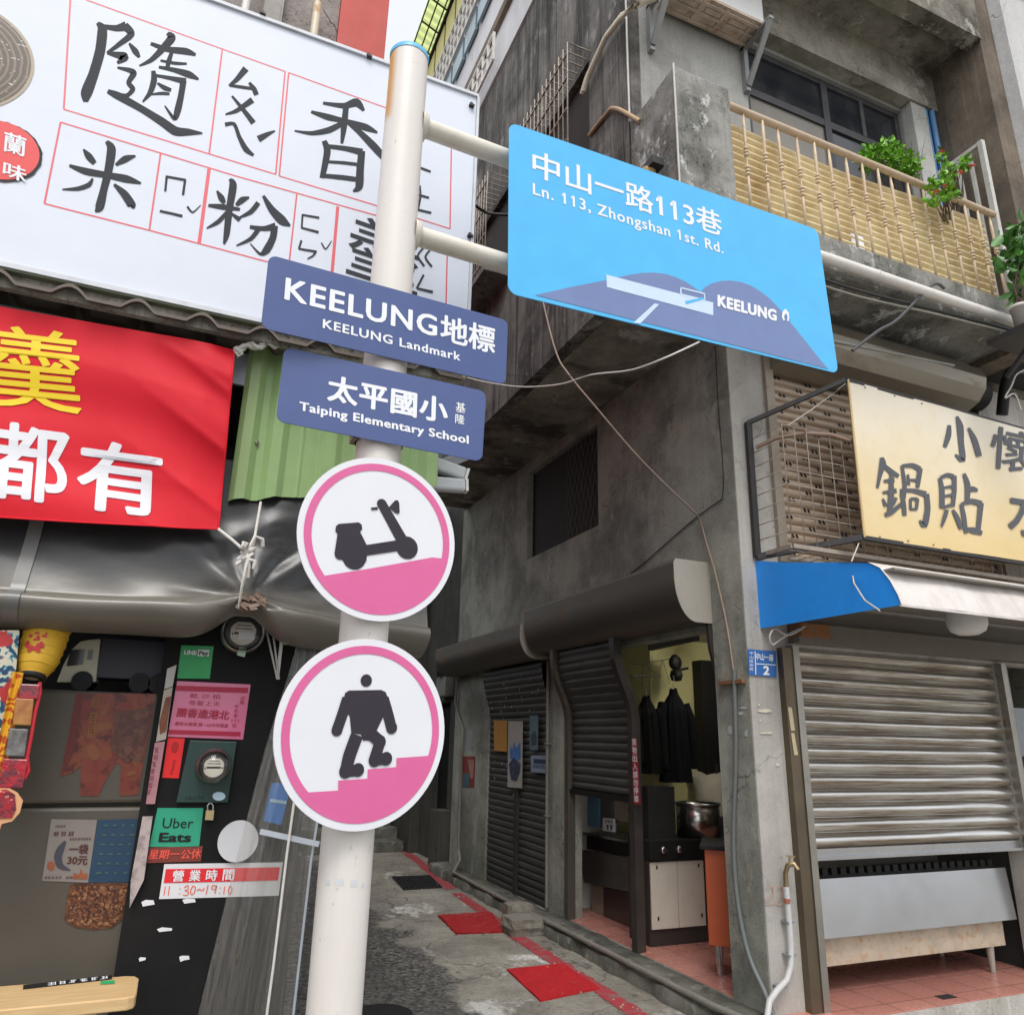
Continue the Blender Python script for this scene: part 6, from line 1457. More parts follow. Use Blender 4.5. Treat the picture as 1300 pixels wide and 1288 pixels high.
tag(s.build('painted_number', paint('faded red chalk', (.50,.33,.27), .8, .3), origin=pcx.at(985,1140)), 'faded red 22 marked by hand on the corner column', 'mark')
# conduits on the lane wall
s = MB(); s.tube([at(583,850,X=3.58), at(578,890,X=3.58), at(582,910,X=3.58), at(588,925,X=3.58), at(585,960,X=3.58), at(582,1080,X=3.575)], .020, 10); s.tube([at(582,1080,X=3.575), at(584,1092,X=3.5), (3.385,9.6,.01),(3.375,8.5,.008),(3.375,7.4,.006),(3.37,6.4,.01),(3.37,5.4,.007),(3.37,4.5,.01),(3.42,4.1,.01)], .020, 10)
for y in (8.2,6.9,6.1,5.5,5.0): s.tube([(3.374,y,.009),(3.374,y+.02,.009)], .027, 10)
tag(s.build('lane_pipe', M_pipeg, origin=(3.38,7,.03)), 'long grey pipe running along the kerb and up the lane wall', 'pipe')
s = MB(); s.tube([(XW-.03,7.40,2.4),(XW-.03,7.40,1.0),(XW-.03,7.39,.02)], .018, 8); 
for z in (1.55,.85): s.box(XW-.055,XW-.001,7.365,7.43,z,z+.015)
tag(s.build('thin_conduit', M_pipeg, origin=(XW-.03,7.4,0)), 'thin grey conduit down the pier between the two lane shutters', 'pipe')
mb_ = thing('meter_box', at(569,876,X=3.5), 'small grey meter box on the dark wall up the lane', 'meter box')
q = at(569,872,X=3.68); s = MB(); s.box(3.56,3.698,q.y-.22,q.y+.22,q.z-.14,q.z+.14); s.build('box', paint('grey meter box', (.26,.26,.24), .5, .3), mb_, bevel=.01)
s = MB(); s.lathe((3.6,q.y,q.z+.27), [(.0,-.12),(.10,-.12),(.11,-.05),(.11,.06),(.09,.09),(0,.1)], 16); s.build('glass_dome', M_glass, mb_)

# ================================================================== papers on the lane side
ZL = lambda x, y: (570+x/4.956, 820+y/4.956)
pls = PX(XW-.006); plw = PX(XW)
def lpaper(name, c, mat, label, cat, pl=pls, d=.004):
    P = [pl.at(*ZL(*q), d=d) for q in c]; t = thing(name, sum(P, Vector())/4, label, cat)
    s = MB(); s.prism(P[::-1], (.0015,0,0)); s.build('sheet', mat, t); return t
lpaper('orange_paper', [(283,465),(368,468),(366,664),(285,656)], paint('orange brown paper', (.50,.25,.05), .8, .2), 'plain orange paper taped on the far lane shutter', 'paper')
t = lpaper('city_poster', [(374,470),(466,472),(462,893),(370,886)], paint('pale poster paper', (.42,.40,.36), .6, .2), 'tall pale poster with blue brush picture on the far lane shutter', 'poster')
s = MB(); s.poly([pls.at(*ZL(*q), d=.007) for q in ((385,660),(395,620),(400,655),(415,600),(425,640),(440,620),(452,596),(455,700),(440,720),(410,715),(388,705))]); s.build('blue_picture', paint('poster blue', (.08,.20,.48), .6, .2), t)
s = MB(); s.poly([pls.at(*ZL(*q), d=.0074) for q in ((380,740),(410,700),(455,740),(450,790),(430,850),(395,840),(385,790))]); s.build('dark_picture', paint('poster ink', (.035,.04,.09), .6, .5, (.3,.3,.35), grime=20), t)
t = lpaper('blue_leaflet', [(510,436),(564,436),(562,652),(510,652)], paint('dim blue leaflet', (.13,.20,.23), .5, .2), 'narrow dim blue leaflet at the upper right of the far lane shutter', 'leaflet')
s = MB(); s.poly([pls.at(*ZL(*q), d=.007) for q in ((518,560),(545,530),(556,570),(552,620),(522,625))]); s.build('dark_picture', paint('leaflet ink', (.05,.07,.10), .6, .4), t)
t = lpaper('shop_notice', [(516,686),(627,688),(624,800),(518,790)], paint('pale blue notice', (.26,.34,.44), .5, .15), 'small pale blue notice with dark lettering on the far lane shutter', 'notice')
s = MB(); s.poly([pls.at(*ZL(*q), d=.0065) for q in ((535,708),(616,712),(615,740),(536,736))]); scrawl(s, pls, ZL(530,768), ZL(620,772), ZL(532,744), 5, .0066); s.build('lettering', paint('notice ink', (.03,.05,.10), .6), t)
t = lpaper('white_notice', [(92,530),(150,532),(142,655),(88,648)], paint('dim white notice', (.34,.35,.36), .6, .2), 'greyish notice on the far lane pier above the red poster', 'notice', plw)
t = lpaper('red_poster', [(86,692),(168,692),(160,888),(88,886)], paint('dull red poster', (.28,.06,.05), .5, .2), 'dull red and blue poster on the far lane pier', 'poster', plw)
s = MB(); s.poly([plw.at(*ZL(*q), d=.0065) for q in ((90,800),(130,800),(130,884),(92,882))]); s.build('blue_picture', paint('poster teal', (.07,.16,.20), .6, .4), t)
s = MB(); s.poly([plw.at(*ZL(*q), d=.0065) for q in ((120,710),(160,720),(155,830),(138,830))]); s.build('figure_picture', paint('poster skin', (.45,.25,.2), .6, .4), t)
# red warning strip on the shutter post
pst = PX(XW-.021); ZW = lambda x, y: (690+x/5.152, 790+y/5.152)
t = thing('warning_strip', pst.at(808,975), 'narrow red warning strip with white characters on the dark shutter post', 'sign')
P = [pst.at(*ZW(*q), d=.003) for q in ((577,752),(612,756),(636,1188),(590,1184))]; MB().prism(P[::-1], (.001,0,0)).build('strip', paint('dark red strip', (.36,.02,.035), .5, .1), t)
s = MB()
for i, q in enumerate('貨物出入請勿停車'): txt(s, q, pst, ZW(582+2.0*i,803+53*i), ZW(610+2.2*i,805+53*i), ZW(581+2.0*i,757+53*i), d=.0045, bold=.02)
s.build('lettering', M_lett, t)

# ================================================================== inside the shop by the lane
M_cab = paint('cream cabinet laminate', (.70,.65,.56), .4, .12, grime=3)
ZC = lambda x, y: (700+x/4.442, 960+y/4.442)
yc = 5.86
kc = thing('kitchen_cabinet', (4.1, yc+.3, 0), 'cream two door cabinet with dark worktop inside the lane doorway', 'cabinet')
MB().box(3.80,4.42,yc+.02,yc+.34,.002,.64).build('carcass', paint('dark brown carcass', (.035,.028,.025), .5, .2), kc)
pcb = PY(yc)
xa, xb, xm = pcb.at(*ZC(565,800)).x, pcb.at(*ZC(866,800)).x, pcb.at(*ZC(716,800)).x; zb, zt = pcb.at(*ZC(700,966)).z, pcb.at(*ZC(700,590)).z
for x0, x1 in ((xa, xm-.003),(xm+.003, xb)): MB().box(x0,x1,yc,yc+.018,zb,zt).build('door', M_cab, kc, bevel=.002)
s = MB()
for x, z in ((xa+.06,zt-.04),(xa+.06,zb+.08),(xb-.04,zb+.08),(xb-.05,zt-.04)): s.box(x-.007,x+.007,yc-.004,yc-.0005,z-.014,z+.014)
s.build('door_stud', M_black, kc)
so_ = thing('stove', (4.3, 6.1, .64), 'black iron stove on the cream cabinet below the big steel pot', 'stove')
MB().box(3.80,5.1,yc-.02,yc+.335,.645,.80).build('worktop', M_black, so_, bevel=.004)
s = MB()
for x in (3.92,4.08): s.lathe((x,yc-.022,.73), [(.028,0),(.028,.02),(.02,.028),(0,.028)], 16, (0,-1,0))
s.build('knob', M_steel, so_)
MB().box(3.88,4.16,5.98,6.19,.80,1.22).build('back_box', paint('sooty steel box', (.03,.03,.032), .4, .3), so_)
pot = thing('steel_pot', (4.42, 6.12, .80), 'tall polished steel stock pot on the stove', 'pot')
pq_ = PY(6.03); xa, xb = pq_.at(864,1040).x, pq_.at(908,1040).x; zt = pq_.at(880,1019).z; r_ = (xb-xa)/2*1.02; cxp = (xa+xb)/2
s = MB(); s.lathe((cxp,6.03,.801), [(0,.002),(r_,.002),(r_,zt-.80),(r_-.01,zt-.80),(r_-.01,.02)], 36); s.build('body', metal('polished pot steel', (.60,.58,.55), .22, 0, dirt=.15), pot)
s = MB(); s.lathe((cxp,6.03,.801), [(r_,zt-.815),(r_+.012,zt-.812),(r_+.012,zt-.795),(r_-.012,zt-.795)], 36); s.build('rim', M_steel, pot)
s = MB()
for sg in (-1,1): s.tube([(cxp+sg*(r_),5.97,zt-.9),(cxp+sg*(r_+.04),5.97,zt-.9),(cxp+sg*(r_+.04),6.09,zt-.9),(cxp+sg*r_,6.09,zt-.9)], .008, 6)
s.build('handle', M_steel, pot)
tc = thing('tall_cabinet', (5.0, 6.3, 0), 'tall black cabinet in the shop behind the stove', 'cabinet')
xc0 = PY(6.5).at(893,900).x
s = MB(); s.box(xc0,5.6,6.5,6.65,0.0,2.42); s.build('body', M_black, tc, bevel=.006)
s = MB(); s.box(xc0+.1,xc0+.12,6.48,6.499,1.0,1.4); s.build('handle', M_frame, tc)
# orange cabinet
oc = thing('orange_cabinet', (3.8, 4.9, 0), 'orange red wooden cabinet with black top and steel legs just inside the doorway', 'cabinet')
a = at(893,1082,Y=5.02); bdir = Vector((.42,-.34,0)); bn_ = Vector((.34,.42,0)).normalized()
P0 = Vector((a.x+.01, 5.02, 0)); P1 = P0+bdir; zt = .845; zb = .21
M_or = paint('orange red wood veneer', (.50,.095,.025), .38, .15, (.25,.05,.02), grime=3, streak=True)
pts = [P0, P1, P1+bn_*.45, P0+bn_*.45]
MB().prism([p_+Vector((0,0,zb)) for p_ in pts], (0,0,zt-zb)).build('body', M_or, oc, bevel=.004)
ext = [P0+(P0-P1)*.06-bn_*.03, P1+(P1-P0)*.02-bn_*.03, P1+bn_*.48, P0+bn_*.48+(P0-P1)*.06]
MB().prism([p_+Vector((0,0,zt+.001)) for p_ in ext], (0,0,.03)).build('worktop', M_black, oc, bevel=.004)
for p_ in (P0+bdir*.12+bn_*.05, P1-bdir*.12+bn_*.05, P1-bdir*.12+bn_*.4, P0+bdir*.12+bn_*.4): MB().cyl(p_, p_+Vector((0,0,zb-.001)), .016, .026, 14).build('leg', M_steel, oc)
# steel counter under the half shutter
X0 = 3.92
sk = thing('steel_counter', (4.0, 6.4, 0), 'dark stainless counter with slanting front under the half open shutter', 'counter')
plc = PX(X0)
M_dsteel = metal('dull dark steel', (.22,.21,.20), .4, .1, dirt=.5, met=.8)
P = [plc.at(*ZC(*q)) for q in ((148,520),(470,575),(470,770),(185,708))]
MB().prism(P[::-1], (.012,0,0)).build('slanted_front', M_dsteel, sk)
P = [plc.at(*ZC(*q)) for q in ((190,440),(470,490),(470,572),(190,520))]; MB().prism([q+Vector((.02,0,0)) for q in P[::-1]], (.3,0,0)).build('burner_row', M_black, sk)
P = [plc.at(*ZC(*q)) for q in ((186,425),(470,478),(470,490),(186,440))]; MB().prism([q+Vector((-.02,0,0)) for q in P[::-1]], (.45,0,0)).build('shelf_edge', M_steel, sk)
P = [PX(X0+.08).at(*ZC(*q)) for q in ((228,722),(290,735),(290,932),(228,915))]; MB().prism(P[::-1], (.05,0,0)).build('pale_side', paint('stained pale panel', (.34,.29,.22), .5, .4), sk)
P = [PX(X0+.08).at(*ZC(*q)) for q in ((294,738),(560,790),(560,1030),(294,930))]; MB().prism(P[::-1], (.05,0,0)).build('brown_front', paint('dull brown panel', (.085,.06,.055), .4, .35, (.2,.17,.15), grime=3), sk)
pbx = PX(X0+.05)
def lbox(name, c, mat, label, cat, dep=.12, pl=pbx):
    P = [pl.at(*ZC(*q)) for q in c]; return tag(MB().prism(P[::-1], (dep,0,0)).build(name, mat, origin=P[3], bevel=.003), label, cat)
lbox('blue_carton', ((204,225),(268,232),(268,398),(204,390)), paint('sky blue carton', (.13,.32,.48), .5, .1), 'upright sky blue carton on the counter behind the half shutter', 'carton')
lbox('dark_box', ((276,235),(338,240),(338,350),(276,400)), paint('dull grey box', (.12,.125,.12), .5, .3), 'dull grey box between the sky blue carton and the pale card', 'box')
lbox('pale_card', ((350,232),(420,250),(424,368),(350,355)), paint('beige card', (.34,.30,.27), .6, .2), 'plain beige card standing on the counter behind the half shutter', 'card', .02)
pcl = PX(X0+.01)
t = thing('desk_calendar', pcl.at(*ZC(320,400)), 'little white calendar showing 11 on the counter edge', 'calendar')
P = [pcl.at(*ZC(*q)) for q in ((290,345),(350,350),(352,425),(288,415))]; MB().prism(P[::-1], (.02,0,0)).build('page', M_lett, t)
s = MB(); txt(s, '11', pcl, ZC(313,410), ZC(340,413), ZC(314,383), d=.002, bold=.05, mode='lat'); scrawl(s, pcl, ZC(304,372), ZC(346,376), ZC(305,356), 3, .002); s.build('number', M_black, t)
# lit tube lamp inside the shop, behind the lintel
tlm = thing('tube_lamp', (4.75, 5.5, 2.55), 'lit white tube lamp on the shop ceiling behind the lane doorway', 'lamp')
MB().box(4.72,4.79,4.95,6.1,2.58,2.624).build('lamp_housing', M_pvc, tlm)
mt, n, b = new_mat('lit lamp tube'); b.inputs['Emission Color'].default_value = (1,.97,.88,1); b.inputs['Emission Strength'].default_value = 40
MB().cyl((4.755,5.0,2.56),(4.755,6.05,2.56),.016,n=12).build('tube', mt, tlm)
# ceiling tube, clothes line, fan
s = MB(); s.bar((3.9,5.9,2.42),(3.9,5.2,2.44),.05); tag(s.build('tube_fitting', M_iron, origin=(3.9,5.5,2.42)), 'dark tube fitting under the ceiling inside the doorway', 'fitting')
pin = PY(6.40); ZI = ZW
s = MB(); s.tube([pin.at(*ZI(575,352)), pin.at(*ZI(765,350))], .010, 6); s.tube([pin.at(*ZI(560,275)), pin.at(*ZI(660,268)), pin.at(*ZI(780,245)), pin.at(*ZI(860,232))], .004, 5)
s.tube([pin.at(*ZI(780,248)), pin.at(*ZI(752,338))], .003, 4); s.tube([pin.at(*ZI(780,248)), pin.at(*ZI(826,400))], .003, 4); s.tube([pin.at(*ZI(655,268)), pin.at(*ZI(742,340))], .003, 4); s.tube([pin.at(*ZI(652,268)), pin.at(*ZI(645,430))], .003, 4)
tag(s.build('clothes_wire', M_cable_b, origin=pin.at(*ZI(660,268))), 'dark wires and a rod strung across the yellow wall', 'wire')
fn = thing('wall_fan', pin.at(*ZI(868,300)), 'small black clip fan high on the yellow wall', 'fan')
c = pin.at(*ZI(862,262)); s = MB(); s.lathe(c, [(0,-.04),(.06,-.035),(.085,0),(.06,.035),(0,.04)], 18, (.3,-1,0)); s.build('fan_head', M_black, fn)
c2_ = pin.at(*ZI(868,345)); s = MB(); s.lathe(c2_, [(0,-.06),(.05,-.05),(.065,0),(.05,.05),(0,.06)], 16); s.tube([pin.at(*ZI(850,318)), pin.at(*ZI(945,298))], .012, 8); s.build('fan_base', M_black, fn)
def coat(px, py0, py1, w, label, col):
    t = thing('hanging_coat', pin.at(*ZI(px, py0)), label, 'coat', 'coats hanging by the yellow wall')
    top, bot = pin.at(*ZI(px, py0), d=.07), pin.at(*ZI(px+20, py1), d=.07); W_ = w
    rr = random.Random(int(px))
    def fn_(u, v):
        a_ = u*2*pi; 
        if v < .06: ww = lerp(.035, .05, v/.06); dep = .04
        elif v < .22: ww = lerp(.05, W_*.86, ((v-.06)/.16)**.6); dep = lerp(.04, .075, (v-.06)/.16)
        else: ww = lerp(W_*.86, W_*1.08, (v-.22)/.78); dep = .085
        k_ = 1+.10*sin(a_*6+v*4)*v+.05*sin(a_*13+1+v*3)
        q = top.lerp(bot, v); return Vector((q.x+ww*cos(a_)*k_, q.y-dep*sin(a_)*k_, q.z - (.03*cos(a_)**2*(v < .3))))
    s = MB(); s.grid(fn_, 72, 40); M_ = paint('dark cloth '+col, (.006,.0065,.009) if col == 'navy' else (.007,.007,.007), .9, .3, (.016,.016,.018), spec=.2); s.build('coat_body', M_, t)
    for sg in (-1, 1):
        A = top.lerp(bot, .17)+Vector((sg*W_*.82,0,0)); B = top.lerp(bot, .5)+Vector((sg*W_*1.12,-.03,0)); C_ = top.lerp(bot, .86)+Vector((sg*W_*1.05,-.05,0))
        MB().tube([A, A.lerp(B,.5)+Vector((sg*.02,0,0)), B, B.lerp(C_,.5), C_], .05, 12, [.045,.055,.052,.048,.045]).build('sleeve', M_, t)
    MB().tube([top+Vector((0,0,.12)), top+Vector((.012,0,.10)), top+Vector((.014,0,.075)), top+Vector((0,0,.06)), top+Vector((0,0,0))], .004, 6).build('hook', M_steel, t)
coat(645,478,985,.125,'left black coat on a hanger by the dark post','black')
coat(822,430,1040,.155,'right black coat on a hanger next to the tall cabinet','navy')

# ================================================================== the cook behind the pot
def person(base, face, label):
    me = bpy.data.meshes.new('person'); V = []; E_ = []; R_ = []
    def j(p, r, par=None):
        V.append(p); R_.append(r); 
        if par is not None: E_.append((par, len(V)-1))
        return len(V)-1
    pel = j((0,0,.90), .135); wa = j((0,-.03,1.04), .125, pel); ch = j((0,-.13,1.21), .15, wa); sh = j((0,-.24,1.29), .12, ch); ne = j((0,-.33,1.30), .052, sh); hd = j((0,-.42,1.29), .088, ne); tp_ = j((0,-.475,1.36), .07, hd)
    for sg in (-1, 1):
        hp = j((sg*.09,0,.84), .095, pel); kn_ = j((sg*.10,-.01,.47), .06, hp); an = j((sg*.10,.02,.09), .042, kn_); ft_ = j((sg*.105,-.12,.04), .036, an)
        s1 = j((sg*.17,-.22,1.27), .065, sh); el = j((sg*.24,-.30,1.03), .043, s1); wrs = j((sg*.15,-.48,.98), .03, el); pm = j((sg*.13,-.55,.98), .032, wrs)
        for k_, (dx, l) in enumerate(((-.028,.07),(-.010,.082),(.010,.078),(.028,.06))): f1 = j((sg*.13+dx,-.55-l*.6,.975), .0095, pm); j((sg*.13+dx,-.55-l,.955), .008, f1)
        th_ = j((sg*.13-sg*.045,-.57,.97), .010, pm); j((sg*.13-sg*.055,-.605,.96), .009, th_)
    me.from_pydata(V, E_, []); o = bpy.data.objects.new('person', me); COL.objects.link(o)
    md = o.modifiers.new('skin', 'SKIN'); md.use_smooth_shade = True
    for i, sv in enumerate(me.skin_vertices[0].data): sv.radius = (R_[i]*1.15, R_[i]*.9) if i < 4 else (R_[i], R_[i]); sv.use_root = (i == 0)
    o.modifiers.new('sub', 'SUBSURF').levels = 2
    dg = bpy.context.evaluated_depsgraph_get(); dg.update(); em = bpy.data.meshes.new_from_object(o.evaluated_get(dg)); bpy.data.objects.remove(o)
    sk_, shm, trm, hrm = paint('skin', (.50,.31,.23), .5, .05), paint('pale grey shirt', (.50,.46,.38), .8, .1), paint('dark trousers', (.03,.03,.035), .8), paint('black hair', (.012,.011,.011), .5)
    em.materials.clear()
    for q in (sk_, shm, trm): em.materials.append(q)
    for p_ in em.polygons:
        c_ = p_.center; p_.use_smooth = True
        p_.material_index = 2 if c_.z < .92 and c_.y > -.25 else 1 if (c_.y > -.315 and c_.z > .9) else 0
    b_ = bpy.data.objects.new('person', em); COL.objects.link(b_); b_.location = base; b_.rotation_euler.z = face; b_['_o'] = tuple(base)
    tag(b_, label, 'person')
    def child(s, name, mat): 
        s.v = [Vector((q.x, -.42+(q.y+.15)*cos(.55)-(q.z-1.52)*sin(.55)*-1*-1, 1.29+(q.z-1.52)*cos(.55)+(q.y+.15)*sin(.55))) for q in s.v]
        me_ = bpy.data.meshes.new(name); me_.from_pydata([tuple(v) for v in s.v], [], s.f); me_.materials.append(mat)
        for p_ in me_.polygons: p_.use_smooth = True
        c_ = bpy.data.objects.new(name, me_); COL.objects.link(c_); c_.parent = b_
    s = MB(); s.grid(lambda u, v: Vector((.100*cos(u*2*pi)*sin(v*(1.9+.75*sin(u*2*pi))), -.15+.118*sin(u*2*pi)*sin(v*(1.9+.75*sin(u*2*pi)))+.014, 1.545+.118*cos(v*(1.9+.75*sin(u*2*pi))))), 24, 12); child(s, 'hair', hrm)
    for sg in (-1, 1):
        s = MB(); s.lathe((sg*.034,-.232,1.535), [(0,-.012),(.009,-.008),(.012,0),(.009,.008),(0,.012)], 10); child(s, 'eye', M_black)
        s = MB(); s.lathe((sg*.092,-.145,1.53), [(0,-.03),(.012,-.02),(.016,0),(.012,.02),(0,.03)], 10); child(s, 'ear', sk_)
    s = MB(); s.prism([(-.012,-.236,1.50),(.012,-.236,1.50),(.005,-.236,1.54),(-.005,-.236,1.54)], (0,-.018,-.004)); child(s, 'nose', sk_)
    s = MB(); s.box(-.024,.024,-.242,-.23,1.468,1.474); child(s, 'mouth', paint('lips', (.3,.1,.09)))
    return b_
q = PY(5.55).at(893,1000)
person((4.87, 6.40, 0.0), radians(150), 'person in a pale grey shirt bending down behind the steel pot')

# ================================================================== counter under the street shutter
sc_ = thing('noodle_counter', (5.0, 4.7, 0), 'stainless steel counter with rusty lower panel and short legs under the street shutter', 'counter')
pq3 = PY(4.34)
z1, z2, z3 = pq3.at(1100,1113).z, pq3.at(1100,1186).z, pq3.at(1100,1226).z
xl, xr3 = 4.0, pq3.at(1287,1140).x
MB().prism([(xl,4.34,z2),(xr3,4.34,z2),(xr3,4.37,z1),(xl,4.37,z1)], (0,.02,0)).build('steel_front', M_brush, sc_)
MB().box(xl,xr3-.06,4.42,4.44,z3,z2+.05).build('rusty_panel', M_rustp, sc_)
MB().box(xl,xr3-.03,4.45,5.0,z3+.02,z1-.02).build('body', M_dsteel, sc_)
s = MB(); s.box(xl,xr3-.05,4.42,4.46,z1-.02,z1+.012)
for i in range(24): x = xl+.05+i*(xr3-.15-xl)/23; s.box(x-.028,x+.022,4.415,4.45,z1+.012,z1+.055)
s.build('burner_rail', M_black, sc_)
MB().box(xl,xr3-.2,4.80,4.82,z1+.0,z1+.22).build('back_panel', paint('greasy back panel', (.20,.19,.17), .4, .4), sc_)
for x in (xl+.1, pq3.at(1277,1225).x): MB().cyl((x,4.45,0.001),(x,4.45,z3+.019),.018,.03,14).build('leg', M_rollcap, sc_)
for x in (xl+.1, xr3-.15): MB().cyl((x,4.92,0.001),(x,4.92,z3+.019),.018,.03,14).build('leg', M_rollcap, sc_)
s = MB(); s.box(4.95,5.08,4.13,4.2,.0005,.004); tag(s.build('floor_drain', M_iron, origin=(5.0,4.16,0)), 'small square floor drain in the pink tiles', 'drain')
s = MB(); s.box(4.03,7.8,4.03,4.055,-.14,-.006); s.build('step_face', concrete('white stained step', (.52,.50,.47,1), (.25,.22,.18,1), None, streak=.5, mold=.5), cb)

# ================================================================== on the lane floor
def mat_(c, label, col, curl=0):
    P = [at(*q, Z=GZ+.012) for q in c]; s = MB(); rr = random.Random(int(c[0][0]))
    def f(u, v):
        q = P[0].lerp(P[1], u).lerp(P[3].lerp(P[2], u), v)
        e = min(u, 1-u, v, 1-v)
        if curl and e < .001: q.x += rr.uniform(-.012,.012); q.y += rr.uniform(-.012,.012)
        q.z = GZ+.008+.006*sin(u*7+v*5)*sin(v*6) + (.012*curl if e < .02 else 0)*abs(sin(u*9+v*4)) + .004; return q
    s.grid(f, 40, 40)
    rim = [f(i/40,0) for i in range(41)]+[f(1,i/40) for i in range(1,41)]+[f(1-i/40,1) for i in range(1,41)]+[f(0,1-i/40) for i in range(1,40)]
    n_ = len(rim); s.add(rim+[Vector((q.x,q.y,GZ+.001)) for q in rim], [[i,(i+1)%n_,n_+(i+1)%n_,n_+i] for i in range(n_)])
    m_, n, b = new_mat('red mat '+label[:6]); p = pos(n); c_ = mix(n, ramp(n, noise(n, p, 60, 4, .7), .3, .7), col, tuple(q*.6 for q in col)); c_ = mix(n, math_(n, 'MULTIPLY', ramp(n, noise(n, p, 14, 6, .7), .58, .66), .6*curl+.1), c_, (.35,.25,.2)); n.links.new(c_, b.inputs['Base Color']); b.inputs['Roughness'].default_value = .8; bump(n, b, noise(n, p, 160, 3), .5, .004)
    o = s.build('red_mat', m_, origin=sum(P, Vector())/4); tag(o, label, 'mat', 'red mats on the lane floor')
mat_([(643,1229),(714,1222),(761,1253),(686,1269)], 'clean bright red mat lying nearest on the lane', (.60,.010,.018))
mat_([(556,1161),(623,1157),(640,1182),(579,1184)], 'dirty red mat with ragged edge farther up the lane', (.48,.014,.020), .35)
def stone(c, r, label, seed):
    s = MB(); rr = random.Random(seed); vs = []
    bm = bmesh.new(); bmesh.ops.create_cube(bm, size=1); bmesh.ops.subdivide_edges(bm, edges=bm.edges, cuts=3, use_grid_fill=True)
    for v in bm.verts: d = v.co.normalized()*.55; v.co = v.co.lerp(d, .28); v.co += Vector((rr.uniform(-.03,.03), rr.uniform(-.03,.03), rr.uniform(-.03,.03)))
    for i, v in enumerate(bm.verts): v.index = i
    s.add([Vector((c[0]+v.co.x*r[0], c[1]+v.co.y*r[1], GZ+r[2]*.48+v.co.z*r[2])) for v in bm.verts], [[v.index for v in f.verts] for f in bm.faces]); bm.free()
    tag(s.build('stone_block', concrete('worn stone', (.30,.28,.24,1), (.13,.12,.10,1), None, mold=.3, scale=3), origin=(c[0],c[1],GZ)), label, 'stone', 'loose stones by the kerb')
stone((3.22,7.12), (.36,.30,.15), 'flat squared stone block lying against the kerb', 3)
stone((3.30,7.42), (.26,.24,.20), 'rough pointed stone behind the squared block by the kerb', 5)
gr = thing('drain_grating', (3.0, 9.8, GZ), 'square iron drain grating set in the lane', 'grating')
P = [at(*q, Z=GZ+.006) for q in ((498,1113),(545,1111),(561,1126),(513,1129))]
s = MB(); s.poly([Vector((q.x,q.y,GZ+.003)) for q in P][::-1]); s.build('pit', paint('drain darkness', (.008,.008,.008), .9), gr)
s = MB()
for i in range(13): t_ = i/12; s.bar(P[0].lerp(P[1],t_), P[3].lerp(P[2],t_), .016, .012)
for i in range(7): t_ = i/6; s.bar(P[0].lerp(P[3],t_)+Vector((0,0,.004)), P[1].lerp(P[2],t_)+Vector((0,0,.004)), .016, .01)
s.build('bars', M_iron, gr)
s = MB(); c = at(484,1288,Z=GZ); s.lathe((c.x,c.y,GZ), [(0,.008),(.16,.008),(.17,.006),(.2,.006),(.205,.0)], 30); tag(s.build('valve_cover', M_iron, origin=(c.x,c.y,GZ)), 'round iron valve cover in the asphalt near the pole foot', 'cover')

# ================================================================== plants
def leaf_cluster(s, c, r, n_, size, rr, tilt=.6):
    for _ in range(n_):
        d = Vector((rr.gauss(0,1), rr.gauss(0,1), rr.gauss(0,.9))).normalized()*r*rr.random()**.4; o = c+d
        a = Vector((rr.gauss(0,1), rr.gauss(0,1), rr.gauss(.2,.7))).normalized(); b_ = a.cross(Vector((rr.gauss(0,1), rr.gauss(0,1), rr.gauss(0,1)))).normalized(); l = size*rr.uniform(.6,1.3); w_ = l*.36; k_ = a.cross(b_)*l*.10
        s.add([o, o+a*l*.35+b_*w_*.8+k_, o+a*l*.7+b_*w_*.6+k_, o+a*l, o+a*l*.7-b_*w_*.6+k_, o+a*l*.35-b_*w_*.8+k_, o+a*l*.5], [[0,1,6],[1,2,6],[2,3,6],[3,4,6],[4,5,6],[5,0,6]], True)
def leafm(name, c1, c2):
    m_, n, b = new_mat(name); p = pos(n); n.links.new(mix(n, ramp(n, noise(n, p, 18, 3), .35, .65), c1, c2), b.inputs['Base Color']); b.inputs['Roughness'].default_value = .4
    b.inputs['Subsurface Weight'].default_value = 0; b.inputs['Transmission Weight'].default_value = .0; return m_
M_leaf1 = leafm('bright green leaf', (.10,.30,.015), (.22,.48,.03)); M_leaf2 = leafm('mid green leaf', (.035,.14,.02), (.09,.26,.04)); M_twig = paint('grey brown twig', (.13,.09,.07), .8, .3)
M_pot = paint('grey white flower pot', (.52,.50,.47), .6, .4, grime=5)
